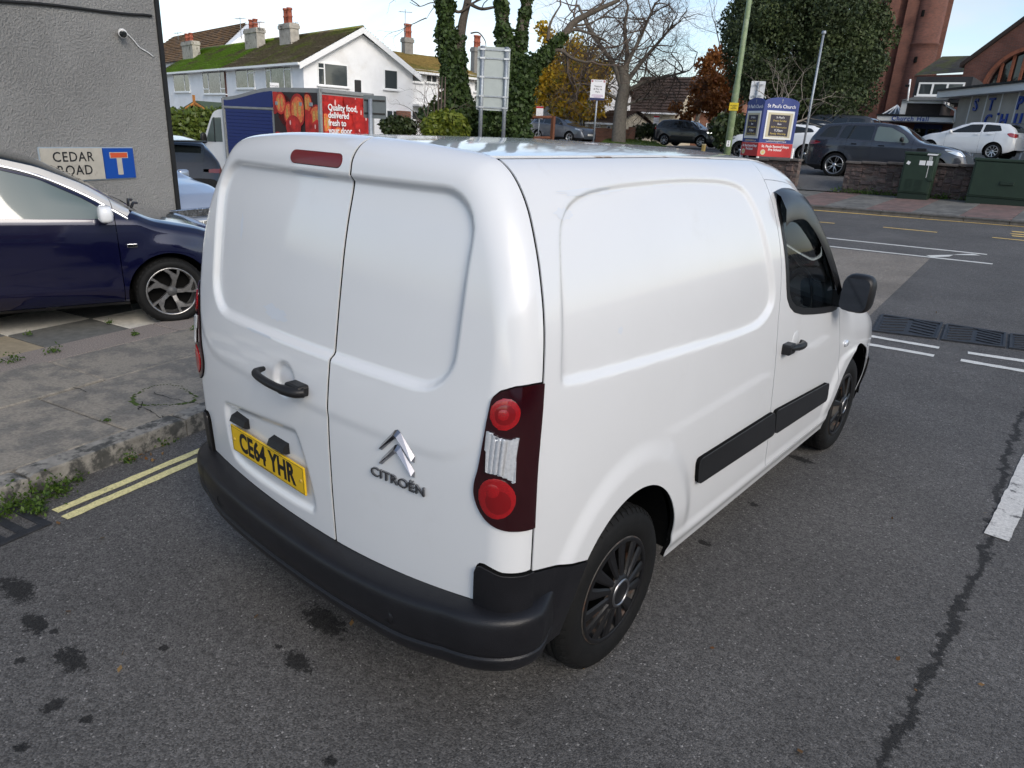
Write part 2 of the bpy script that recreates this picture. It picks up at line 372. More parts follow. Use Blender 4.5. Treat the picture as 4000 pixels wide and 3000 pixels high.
VWIN=chaikin([(1.985,1.655),(1.955,1.56),(1.99,1.30),(2.03,1.20),(2.16,1.135),(2.50,1.085),(2.80,1.055),(2.86,1.075),(2.80,1.17),(2.66,1.34),(2.50,1.51),(2.36,1.62),(2.28,1.66),(2.10,1.675)],1)
for sg in (1,-1):
    mp_=vside(sg); outv=np.array([sg,0,0])
    side=Patch(us,vs_[vs_<S_D]).clip(lambda uv:S_D-.006-uv[:,1])
    zof=lambda uv:mp_(uv)[:,2]
    yz=lambda uv:mp_(uv)[:,1:]
    # rear quarter / load panel
    q=side.copy().clip(lambda uv:uv[:,0]-yseam(vW(np.minimum(zof(uv),1.8)),zof(uv))-.0055).clip(lambda uv:Bs(zof(uv))-.0032-uv[:,0])
    q.clip(lambda uv:arc(uv[:,0],zof(uv),V_ARC)-1).clip(lambda uv:zof(uv)-.262).clip(lambda uv:np.where(uv[:,0]<.60,zof(uv)-np.interp(uv[:,0],[.19,.45,.5],[.667,.585,.57]),1))
    q.build('side_panel',mp_,white_paint,van,out=outv)
    # front door with window opening
    d=side.copy().clip(lambda uv:uv[:,0]-Bs(zof(uv))-.0025).clip(lambda uv:np.where(zof(uv)<1.12,Fs(zof(uv))-.0025-uv[:,0],1)).clip(lambda uv:S_P+.03-uv[:,1]).clip(lambda uv:3.12-uv[:,0]).clip(lambda uv:zof(uv)-.345)
    d.clip(lambda uv:arc(uv[:,0],zof(uv),V_FARC)-1)
    d.clip(lambda uv:np.where(uv[:,0]>2.88,1.14-zof(uv),1))
    dr=d.copy().clip(lambda uv:-V_WINf(uv)); dr.build('front_door',mp_,white_paint,van,out=outv); dr.build('door_trim',mp_,dark_void,van,flange=0,offset=-.022,out=outv)
    fr=d.copy().clip(lambda uv:V_WINf(uv,.012)).clip(lambda uv:-V_WINf(uv,-.02)); fr.build('window_seal',mp_,black_plastic,van,flange=.012,offset=.003,out=outv)
    gl=d.copy().clip(lambda uv:V_WINf(uv,-.015)); gl.build('side_window',mp_,mat('glass_tint',(.42,.5,.47),.0,trans=1.,ior=1.25,spec=.6),van,flange=0,offset=-.006,out=outv)
    # sill strip below the door
    q=side.copy().clip(lambda uv:uv[:,0]-Bs(zof(uv))-.0).clip(lambda uv:.340-zof(uv)).clip(lambda uv:zof(uv)-.262).clip(lambda uv:3.2-uv[:,0]).clip(lambda uv:arc(uv[:,0],zof(uv),V_FARC)-1)
    q.build('sill',mp_,white_paint,van,out=outv)
    # front wing and pillar
    q=side.copy().clip(lambda uv:np.where(zof(uv)<1.12,uv[:,0]-Fs(zof(uv))-.0025,np.where(uv[:,1]<S_P+.0325,uv[:,0]-2.8825,1))).clip(lambda uv:arc(uv[:,0],zof(uv),V_FARC)-1).clip(lambda uv:4.37-uv[:,0]).clip(lambda uv:zof(uv)-.27)
    q.clip(lambda uv:uv[:,0]-2.875).clip(lambda uv:np.where((uv[:,0]>3.9),zof(uv)-.55,1))
    q.clip(lambda uv:S_P+.02-uv[:,1])
    q.build('front_wing',mp_,white_paint,van,out=outv)
    q=Patch(us[us>3.85],vs_).clip(lambda uv:.548-zof(uv)).clip(lambda uv:zof(uv)-.24).clip(lambda uv:arc(uv[:,0],zof(uv),V_FARC)-1).build('front_bumper',mp_,black_plastic,van,offset=.012,out=outv)
    # upper pillar strip between door and roof ditch
    q=side.copy().clip(lambda uv:uv[:,1]-S_P-.0325).clip(lambda uv:uv[:,0]-Bs(zof(uv))+.0).clip(lambda uv:3.4-uv[:,0]); q.build('roof_pillar',mp_,white_paint,van,out=outv)
    # rub strips
    for nm,y0,y1 in (('rub_strip',1.235,2.045),('rub_strip',2.06,2.90)):
        pol=rcorner([(y0+.02,.562),(y1+.045,.532),(y1-.008,.668),(y0-.005,.682)],.03) if y0<2 else rcorner([(y0+.040,.530),(y1+.02,.497),(y1-.02,.618),(y0-.012,.667)],.03)
        Patch(np.arange(y0-.05,y1+.06,.012),np.linspace(s_at(.46),s_at(.71),22)).clip(lambda uv:sdpoly(yz(uv),pol)).build(nm,mp_,black_plastic,van,flange=.03,offset=.020,out=outv)
    # black bumper corner on the flank
    q=Patch(np.arange(.1,.60,.0115),vs_[vs_<s_at(.75)]).clip(lambda uv:uv[:,0]-yseam(.88,zof(uv))-.0).clip(lambda uv:np.interp(uv[:,0],[.19,.45,.5],[.660,.578,.563])-zof(uv)).clip(lambda uv:arc(uv[:,0],zof(uv),V_ARC)-1).clip(lambda uv:zof(uv)-.33)
    q.build('bumper_corner',mp_,bumper_plastic,van,offset=.006,out=outv)
    # wheel housings (dark half drums) 
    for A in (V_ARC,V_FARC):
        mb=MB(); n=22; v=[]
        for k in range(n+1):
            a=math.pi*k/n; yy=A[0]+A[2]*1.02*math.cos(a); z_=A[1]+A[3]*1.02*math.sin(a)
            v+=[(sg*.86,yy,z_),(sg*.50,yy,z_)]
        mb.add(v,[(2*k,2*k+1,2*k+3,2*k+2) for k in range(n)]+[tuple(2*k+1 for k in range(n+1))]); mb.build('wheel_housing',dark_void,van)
# roof
rp=Patch(us,np.concatenate([np.arange(S_D+.004,V_L,.03),[V_L]]))
V_zR=lambda uv:np.where(uv[:,0]<2.5,uv[:,0]-(YRp(1.8)+V_R+.03*(np.interp(uv[:,1],V_S,V_CT[:,0])/.6)**2)-.004,1)
for sg in (1,-1):
    q=rp.copy().clip(V_zR).clip(lambda uv:2.42-uv[:,0]); q.build('roof',vside(sg),white_paint,van,out=(0,0,1))
    wsp=Patch(us[us>2.2],np.linspace(S_P+.06,V_L,40)).clip(lambda uv:uv[:,0]-2.44).clip(lambda uv:3.16-uv[:,0]); wsp.build('windscreen',vside(sg),MATS['glass_tint'],van,flange=0,out=(0,0,1))
    Patch(us[us>3.1],np.linspace(S_P+.02,V_L,30)).clip(lambda uv:uv[:,0]-3.17).clip(lambda uv:4.37-uv[:,0]).build('bonnet',vside(sg),white_paint,van,out=(0,0,1))
    # ditch strip between roof and flank, with grime
    Patch(us[us<2.45],np.linspace(S_D-.008,S_D+.006,3)).clip(lambda uv:uv[:,0]-.27).build('roof_ditch',vside(sg),mat('ditch_grime',(.62,.62,.60),.6,col2=(.20,.13,.07),vscale=9,c2lo=.56,c2hi=.66,var=.1),van,flange=0,offset=-.004,out=(0,0,1))
# rear doors
xs=np.arange(-1.0,1.001,.0088); zs=np.arange(.44,1.93,.0088)
rear=Patch(xs,zs).clip(lambda uv:erear(uv)-.005).clip(lambda uv:uv[:,1]-zbot(uv[:,0]))
for sg in (1,-1): rear.clip(lambda uv:-sdpoly(np.stack([uv[:,0]*sg,uv[:,1]],1),LAMP)-.003).clip(lambda uv:-notch(uv,sg)-.005)
ld=rear.copy().clip(lambda uv:SEAMX-.0056-uv[:,0]); rdr=rear.copy().clip(lambda uv:uv[:,0]-SEAMX-.0056)
BR=rrect(-.165,.105,1.742,1.782,.02)
ld.clip(lambda uv:-sdpoly(uv,BR)-.002)
door_l=ld.build('rear_door',vrear,white_paint,van,out=(0,-1,0)); door_l['label']='wider rear door carrying the number plate'
door_r=rdr.build('rear_door',vrear,white_paint,van,out=(0,-1,0)); door_r['label']='narrower rear door carrying the chrome chevrons'
b=Patch(np.arange(-.18,.13,.006),np.arange(1.72,1.80,.004)).clip(lambda uv:sdpoly(uv,BR)).build('brake_light',vrear,mat('brake_red',(.16,.004,.006),.3,coat=.25),van,flange=.02,offset=.002,out=(0,-1,0))
for sg in (1,-1):
    fl=lambda uv,sg=sg:np.stack([uv[:,0]*sg,uv[:,1]],1)
    base=Patch(np.arange(.74,1.03,.0075),np.arange(.79,1.27,.0075))
    lampo=base.copy().clip(lambda uv:erear(uv)-.003).clip(lambda uv:sdpoly(uv,LAMP))
    mpl=lambda uv,sg=sg:vrear(np.stack([uv[:,0]*sg,uv[:,1]],1))
    lo=lampo.build('tail_light',mpl,lens_dark,van,flange=.03,offset=.009,out=(sg*.5,-1,0))
    def ell(cx,cz,rx,rz): return lambda uv:1-np.hypot((uv[:,0]-cx)/rx,(uv[:,1]-cz)/rz)
    fine=lambda:Patch(np.arange(.75,.93,.004),np.arange(.84,1.24,.004))
    for nm,cx,cz,rx,rz,mm,of in (('lens',.824,1.166,.034,.040,lens_red,.012),('lens',.824,1.165,.024,.028,lens_red2,.0128),('lens',.822,1.165,.013,.015,lens_red,.0136),
                                 ('lens',.826,.924,.046,.058,lens_red,.012),('lens',.830,.917,.032,.038,lens_red2,.0128),('lens',.818,.945,.015,.019,lens_red,.0136)):
        def mpd(uv,sg=sg,cx=cx,cz=cz,rx=rx,rz=rz):
            P=vrear(np.stack([uv[:,0]*sg,uv[:,1]],1)); h=np.sqrt(np.clip(1-((uv[:,0]-cx)/rx)**2-((uv[:,1]-cz)/rz)**2,0,1)); P[:,1]-=.002*h; return P
        fine().clip(ell(cx,cz,rx,rz)).build(nm,mpd,mm,lo,flange=.012,offset=of,out=(sg*.5,-1,0))
    cl=fine().clip(lambda uv:sdpoly(uv,np.array([(.792,1.116),(.815,1.103),(.845,1.099),(.868,1.106),(.872,.975),(.852,.990),(.825,.999),(.796,.998)])))
    def mpc(uv,sg=sg):
        P=vrear(np.stack([uv[:,0]*sg,uv[:,1]],1)); P[:,1]-=.004*np.abs(np.sin((uv[:,0]-.79)/.0125*math.pi)); return P
    cl.build('reversing_lens',mpc,lens_clear,lo,flange=.012,offset=.013,out=(sg*.5,-1,0))
    # rear face part of the bumper corner
    Patch(np.arange(.74,1.03,.0075),np.arange(.30,.72,.0075)).clip(lambda uv:erear(uv)-.002).clip(lambda uv:sdpoly(uv,NOTCH)).build('bumper_corner',mpl,bumper_plastic,van,flange=.03,offset=.014,out=(sg*.5,-1,0))
# bumper: profile swept round the rear
def bumper_path():
    p=[]; rc=.17
    for k in range(0,9): p.append((-.88,.36-.02*k))
    for k in range(0,13):
        a=math.pi/2*k/12; p.append((-.88+rc-rc*math.cos(a),.20-.135*math.sin(a)))
    for x in np.linspace(-.70,.70,60): p.append((x,.018+.047*(abs(x)/.70)**2.2))
    q=[(-x,y) for x,y in p[:21]][::-1]; return np.array(p+q)
bp_=bumper_path(); tg=np.gradient(bp_,axis=0); tg/=np.linalg.norm(tg,axis=1)[:,None]; nrm=np.stack([tg[:,1],-tg[:,0]],1)
nrm=np.where((nrm*(bp_-np.array([0,.6]))).sum(1)[:,None]<0,-nrm,nrm)
prof=crom([(-.03,0,.012),(.0,0,.012),(.035,0,.006),(.060,0,-.004),(.073,0,-.022),(.078,0,-.06),(.078,0,-.11),(.072,0,-.150),(.066,0,-.163),(.074,0,-.172),(.070,0,-.20),(.05,0,-.235),(.01,0,-.255),(-.05,0,-.262)],3)
v=[];k=len(prof)
for (x,y),nn in zip(bp_,nrm):
    zt_=float(zbot(max(-.76,min(.76,x)))); edge=sst(np.array(y),.19,.34) if abs(x)>.6 else 0
    tp_=float(sst(np.array(abs(x)),.50,.86)); zl_=.302+.045*tp_
    for o,_,dz in prof: oo=o*(1-.25*tp_)*(1-.80*edge); v.append((x+nn[0]*oo,y+nn[1]*oo,(zt_-.012 if dz>-.05 else (zt_-.012)*(1+(dz+.05)/.21*.0))+dz*(zt_-zl_)/.262))
n=len(bp_); pyd('bumper',v,[(i*k+j,(i+1)*k+j,(i+1)*k+j+1,i*k+j+1) for i in range(n-1) for j in range(k-1)],bumper_plastic,van,True)
for sx in (.50,-.50): 
    i=int(np.argmin(abs(bp_[:,0]-sx))); mb=MB(); mb.lathe([(0,-.001),(.020,-.001),(.021,.001),(.0225,.001),(.024,-.002),(.025,.004)],'y',24,(bp_[i,0],bp_[i,1]-.0775,.425)); mb.build('bumper_plug',bumper_plastic,van)
# number plate, its lamps and the handle
tilt=R_(-4)
pc=rear_pt(-.262,.680); pl=MB(); pl.cbox(-.26,.26,-.004,.004,-.0555,.0555,.003)
plo=pl.build('number_plate',plate_yellow,van,(pc[0],pc[1]-.014,pc[2]),(R_(2),0,R_(-2.0)))
Mx=Matrix.Rotation(R_(90),4,'X')
T=lambda x,y,z:Matrix.Translation((x,y,z))
text('registration','CE64 YHR',.109,ink,plo,T(0,-.0045,-.001)@Mx,.0006,.0036,1.03,sx=.80)
for u0,u1 in ((-.047,-.020),(-.016,.010),(.014,.045)): mb=MB(); mb.box(u0,u1,-.0046,-.0042,-.0485,-.0455); mb.build('small_print',mat('faded_ink',(.22,.14,.02),.5),plo)
for xx in (-.238,.238): mb=MB(); mb.lathe([(0,-.008),(.006,-.007),(.008,-.004)],'y',12,(xx,0,-.002)); mb.build('plate_bolt',mat('bolt_yellow',(.55,.36,.05),.4),plo)
mb=MB(); mb.box(-.253,.253,-.0045,-.0042,-.0512,-.0500); mb.box(-.253,.253,-.0045,-.0042,.0500,.0512); mb.box(-.2535,-.2520,-.0045,-.0042,-.0512,.0512); mb.box(.2520,.2535,-.0045,-.0042,-.0512,.0512); mb.build('plate_border',ink,plo)
for x0 in (-.455,-.165):
    p0=rear_pt(x0,.765); mb=MB(); mb.prism([(0,.020),(-.026,.010),(-.036,-.012),(-.020,-.022),(0,-.024)],0,-.050,.050); mb.build('plate_lamp',black_plastic,van,(p0[0],p0[1]+.004,p0[2]+.004))
hp=crom([(-.195,.012,1.055),(-.19,-.02,1.053),(-.165,-.036,1.05),(-.10,-.042,1.045),(-.03,-.038,1.04),(.03,-.022,1.036),(.05,.005,1.035)],5)
mb=MB(); mb.tube(hp,[.008+.006*min(1,i/6)+.003*(i>20) for i in range(len(hp))],10); mb.cbox(-.03,.052,-.020,.03,1.017,1.058,.010); h_=mb.build('door_handle',black_plastic,van)
mb=MB(); mb.lathe([(0,-.0285),(.012,-.0285),(.013,-.022)],'y',16,(.018,0,1.037)); mb.build('lock',silver,h_)
# chevrons and lettering
def chev(dz,nm):
    mb=MB(); hw=.067
    L=[(-hw,-.052),(-hw,-.030),(-.012,.030),(0,.036),(.012,.030),(hw,-.030),(hw,-.052),(.012,.002),(0,.008),(-.012,.002)]
    ridge=[(-hw*.99,-.043),(-.008,.017),(0,.0205),(.008,.017),(hw*.99,-.043)]
    p0=rear_pt(.472,.965+dz); V=[]
    def pt(x,z,o): q=rear_pt(.472+x,.965+dz+z); return (q[0],q[1]-o,q[2])
    V=[pt(x,z,.002) for x,z in L]+[pt(x,z,.016) for x,z in ridge]
    F=[(0,1,10),(1,2,11,10),(2,3,12,11),(3,4,13,12),(4,5,14,13),(5,6,14),(6,7,13,14),(7,8,12,13),(8,9,11,12),(9,0,10,11)]
    mb.add(V,F); return mb.build(nm,mat('emblem_chrome',(.36,.36,.38),.14,metal=1.),van)
chev(.028,'chevron'); chev(-.020,'chevron')
q0,q1=rear_pt(.36,.859),rear_pt(.585,.859); mid=rear_pt(.4725,.859); up=rear_pt(.4725,.9)-rear_pt(.4725,.85)
text('maker_name','CITRO\u00cbN',.043,mat('dark_chrome',(.30,.30,.31),.2,metal=1.),van,frame4(mid+np.array([0,-.006,0]),q1-q0,up),.003,.0002,1.0,sx=1.24)
# peeled lacquer
peel=mat('peeled_lacquer',(.66,.69,.73),.75)
def blot(cx,cz,rx,rz,seed):
    r_=random.Random(seed); return np.array([(cx+rx*(.55+.6*r_.random())*math.cos(t),cz+rz*(.55+.6*r_.random())*math.sin(t)) for t in np.linspace(0,2*math.pi,26)[:-1]])
for cx,cz,rx,rz,sd in ((-.20,1.243,.085,.030,1),(-.08,1.712,.12,.010,2),(-.26,1.162,.10,.007,3),(-.47,1.50,.012,.05,4)):
    bl_=blot(cx,cz,rx,rz,sd); Patch(np.arange(cx-rx*1.3,cx+rx*1.3,rx/9),np.arange(cz-rz*1.3,cz+rz*1.3,rz/7)).clip(lambda uv:sdpoly(uv,bl_)).build('lacquer_chip',vrear,peel,van,flange=0,offset=.0008,out=(0,-1,0))
for cy,cz,rx,rz,sd in ((.60,1.715,.20,.012,6),(.42,1.66,.06,.02,7),(.62,1.31,.02,.012,8),(1.05,1.722,.10,.006,9)):
    bl_=blot(cy,cz,rx,rz,sd); Patch(np.arange(cy-rx*1.3,cy+rx*1.3,rx/10),np.linspace(s_at(cz-rz*1.4),s_at(cz+rz*1.4),20)).clip(lambda uv:sdpoly(vside(1)(uv)[:,1:],bl_)).build('lacquer_chip',vside(1),peel,van,flange=0,offset=.0008,out=(1,0,0))
# mirrors
def superell(mb,c,r,e=3.2,n=20,k=12):
    v=[];f=[]
    for i in range(k+1):
        a=-math.pi/2+math.pi*i/k
        for j in range(n):
            b=2*math.pi*j/n; g=lambda t,p:math.copysign(abs(t)**(2/p),t)
            v.append((c[0]+r[0]*g(math.cos(a),e)*g(math.cos(b),e),c[1]+r[1]*g(math.cos(a),e)*g(math.sin(b),e),c[2]+r[2]*g(math.sin(a),e)))
    for i in range(k):
        for j in range(n): f.append((i*n+j,i*n+(j+1)%n,(i+1)*n+(j+1)%n,(i+1)*n+j))
    return mb.add(v,f,True)
for sg in (1,-1):
    mb=MB(); superell(mb,(sg*.975,2.79,1.16),(.080,.060,.102),3.4); mb.prism([(2.76,1.075),(2.86,1.075),(2.84,1.16),(2.77,1.16)],0,sg*.84,sg*.94)
    mo=mb.build('door_mirror',black_plastic,van)
    g=MB(); pts=rrect(-.064,.064,-.085,.085,.033); g.add([(sg*(.975+x),2.718+.16*x+.03*z,1.16+z) for x,z in pts],[tuple(range(len(pts)))]); g.build('mirror_glass',mat('mirror_glass',(.20,.22,.25),.03,metal=1.),mo)
    g=MB(); g.tube(crom([(sg*.885,2.03,.985),(sg*.915,2.05,.985),(sg*.925,2.12,.98),(sg*.922,2.2,.972),(sg*.905,2.265,.965),(sg*.875,2.275,.965)],4),[.013]*8+[.017]*13,8); g.cbox(sg*.90-.025,sg*.90+.025,2.02,2.10,.955,1.005,.008); hd=g.build('door_handle',black_plastic,van)
    g=MB(); superell(g,(sg*.884,2.19,.965),(.004,.05,.075),2.2); g.build('handle_cup',mat('cup_white',(.70,.71,.72),.3,coat=.6),van)
    g=MB(); superell(g,(sg*.889,3.125,.80),(.012,.035,.02),2.3); g.build('side_indicator',lens_clear,van)
    # wind deflector over the side window
    top=crom([(1.965,1.66),(2.10,1.672),(2.28,1.655),(2.38,1.60),(2.52,1.48),(2.68,1.31),(2.80,1.165)],6); V=[];
    for i,(y,z) in enumerate(top):
        tt=i/(len(top)-1); w=.085*(1-tt)**.6+.035; 
        for o,dz,dy in ((.012,.022,.008),(.040,.006,-.004),(.046,-.4*w,-.25*w*min(1,tt*2.5)),(.026,-w,-.5*w*min(1,tt*2.5))):
            zq=z+dz; yq=y+dy; zt=float(v_zt(yq)); zb=min(1.,.6*zt); ze=zb+(zq-zb)*(1.838-zb)/(zt-zb) if zq>zb else zq
            V.append((sg*(float(vW(min(ze,1.8)))*float(v_kx(yq))+o-.006),yq,zq))
    pyd('wind_deflector',V,[(4*i+j,4*i+4+j,4*i+5+j,4*i+1+j) for i in range(len(top)-1) for j in range(3)],mat('smoked_plastic',(.012,.012,.013),.24,spec=.5),van,True)
for sg in (1,-1): Patch(np.arange(1.80,2.46,.06),np.linspace(S_P,V_L,16)).build('headlining',vside(sg),mat('headlining',(.10,.10,.10),.9),van,flange=0,offset=-.03,out=(0,0,1))
# dark inner shell and floor so no light leaks through the gaps
for sg in (1,-1):
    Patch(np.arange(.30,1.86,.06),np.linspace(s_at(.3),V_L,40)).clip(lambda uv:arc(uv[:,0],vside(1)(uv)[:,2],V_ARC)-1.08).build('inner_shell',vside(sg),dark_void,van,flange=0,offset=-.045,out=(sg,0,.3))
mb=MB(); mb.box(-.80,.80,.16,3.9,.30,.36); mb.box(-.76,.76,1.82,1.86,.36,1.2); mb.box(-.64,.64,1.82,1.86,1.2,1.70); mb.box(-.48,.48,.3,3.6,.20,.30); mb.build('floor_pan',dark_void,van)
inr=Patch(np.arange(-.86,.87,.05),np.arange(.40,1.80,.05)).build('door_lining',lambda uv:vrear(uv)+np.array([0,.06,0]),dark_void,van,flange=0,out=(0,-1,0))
# cab interior
trim=mat('cab_trim',(.03,.032,.036),.8,var=.2); seatm=mat('seat_cloth',(.025,.03,.04),.9,var=.3,vscale=30)
mb=MB(); mb.cbox(-.78,.78,2.86,3.25,.55,1.06,.05); mb.build('dashboard',trim,van)
mb=MB()
for k in range(24):
    a=2*math.pi*k/24; 
sw=[(.38+.185*math.cos(2*math.pi*k/24),2.72+.07*math.sin(2*math.pi*k/24),1.02+.165*math.sin(2*math.pi*k/24)) for k in range(25)]
mb.tube(sw,.016,6); mb.cbox(.33,.43,2.70,2.78,.97,1.06,.02); mb.box(.22,.54,2.73,2.75,1.0,1.03); mb.build('steering_wheel',trim,van)
for xx in (.38,-.38):
    mb=MB(); mb.cbox(xx-.24,xx+.24,2.05,2.55,.52,.70,.05); mb.cbox(xx-.23,xx+.23,1.93,2.08,.68,1.30,.05); mb.cbox(xx-.13,xx+.13,1.94,2.04,1.32,1.50,.04); mb.build('seat',seatm,van)
# wheels
def make_wheel(parent,x,y,z,sg,R,rim,wd,cover,nsp,style,tyre_m=rubber,rim_m=silver,steer=0,tyre_n=56):
    """wheel mesh (disc and spokes) with a tyre as its child; outer face looks along sg*X"""
    w=MB(); c=(0,0,0)
    w.lathe([(rim*1.02,-.02),(rim*1.02,.004),(rim*.97,.006),(rim*.93,-.012),(rim*.9,-wd*.55),(rim*.35,-wd*.62)],'x',48)      # lip + barrel
    mats=[rim_m,cover,dark_void,mat('hub_ring',(.32,.32,.33),.35,metal=1.)]
    w.cur=2; w.lathe([(rim*.9,-wd*.50),(0,-wd*.52)],'x',32); w.cur=0
    if style=='cover':            # black plastic trim with curved blades
        w.cur=1; w.lathe([(rim*1.0,.008),(rim*.955,.012),(rim*.92,.006)],'x',56)
        for k in range(nsp):
            a0=2*math.pi*k/nsp; pr=[]
            for i in range(6):
                t=i/5; r=rim*(.26+.68*t); a=a0+.10*math.sin(t*2.0)+(.02 if k%2 else -.02); hw=rim*(.055+.070*t); xo=.022-.016*t
                ca,sa=math.cos(a),math.sin(a)
                for s_,dx in ((-1,-.006),(-.55,.0),(.55,.0),(1,-.006)): pr.append((xo+dx,r*ca-s_*hw*sa,r*sa+s_*hw*ca))
            w.add(pr,[(4*i+j,4*i+4+j,4*i+5+j,4*i+1+j) for i in range(5) for j in range(3)])
        w.lathe([(rim*.34,.016),(rim*.30,.026),(rim*.25,.028),(0,.030)],'x',32); w.cur=3; w.lathe([(rim*.27,.0285),(rim*.255,.033),(rim*.225,.033),(rim*.215,.029)],'x',36); w.cur=1
    else:
        for k in range(nsp):
            a0=2*math.pi*k/nsp
            if style=='twist': segs=[[(.18,.0,.10),(.45,.02,.10),(.72,.18,.16),(.96,.52,.10)],[(.18,.0,.10),(.5,-.02,.06),(.8,-.06,.055),(.96,-.03,.07)]]
            elif style=='y': segs=[[(.15,0,.08),(.40,.16,.055),(.65,.22,.05),(.96,.10,.06)],[(.15,0,.08),(.40,-.16,.055),(.65,-.22,.05),(.96,-.10,.06)]]
            else: segs=[[(.15,0,.11),(.5,0,.085),(.96,0,.10)]]
            for sgm in segs:
                pr=[]
                for (t,da,hw) in sgm:
                    a=a0+da; r=rim*t; h=rim*hw; xo=.004-.03*(1-t)**2; ca,sa=math.cos(a),math.sin(a)
                    for s_,dx in ((-1,-.02),(-.8,.0),(.8,.0),(1,-.02)): pr.append((xo+dx,r*ca-s_*h*sa,r*sa+s_*h*ca))
                m_=len(sgm); w.add(pr,[(4*i+j,4*i+4+j,4*i+5+j,4*i+1+j) for i in range(m_-1) for j in range(3)])
        w.cur=1; w.lathe([(rim*.22,-.03),(rim*.2,-.012),(0,-.008)],'x',24)
    wo=w.build('wheel',mats,parent,(x,y,z),(0,0,steer if sg>0 else math.pi+steer),fix=False)
    t=MB(); pr=[(rim*.985,-.006),(rim*1.03,.004),(rim+.35*(R-rim),.013),(rim+.7*(R-rim),.011),(R-.020,.001),(R-.007,-.014),(R-.001,-.032)]
    for g in (.28,.44,.60,.76): pr+=[(R,-wd*g+.012),(R,-wd*g+.006),(R-.008,-wd*g+.005),(R-.008,-wd*g-.003),(R,-wd*g-.004)]
    pr+=[(R-.001,-wd+.025),(R-.010,-wd+.008),(R-.03,-wd-.005),(rim*1.03,-wd),(rim*.98,-wd+.02)]
    t.lathe(pr,'x',tyre_n)
    for k in range(tyre_n):      # shoulder tread blocks
        a=2*math.pi*(k+.5)/tyre_n; ca,sa=math.cos(a),math.sin(a); da=.030
        q=[(R-.019,.0025),(R-.004,-.012),(R+.0015,-.03),(R-.02,-.03)]
        vv=[(h,r*math.cos(a+e),r*math.sin(a+e)) for e in (-da,da) for r,h in q]
        t.add(vv,[(0,1,5,4),(1,2,6,5),(0,4,7,3),(0,3,2,1),(4,5,6,7)])
    t.build('tyre',tyre_m,wo,fix=False); return wo
cov=mat('wheel_cover_black',(.008,.008,.009),.42,spec=.45,var=.15); rimdark=mat('rim_dark',(.05,.045,.04),.6,var=.5,vscale=25,col2=(.10,.05,.03),c2lo=.5,c2hi=.7)
for sg in (1,-1):
    make_wheel(van,sg*.868,.727,.314,sg,.316,.205,.195,cov,14,'cover',rim_m=rimdark)
    make_wheel(van,sg*.850,3.455,.314,sg,.316,.205,.195,cov,7,'cover',rim_m=rimdark)
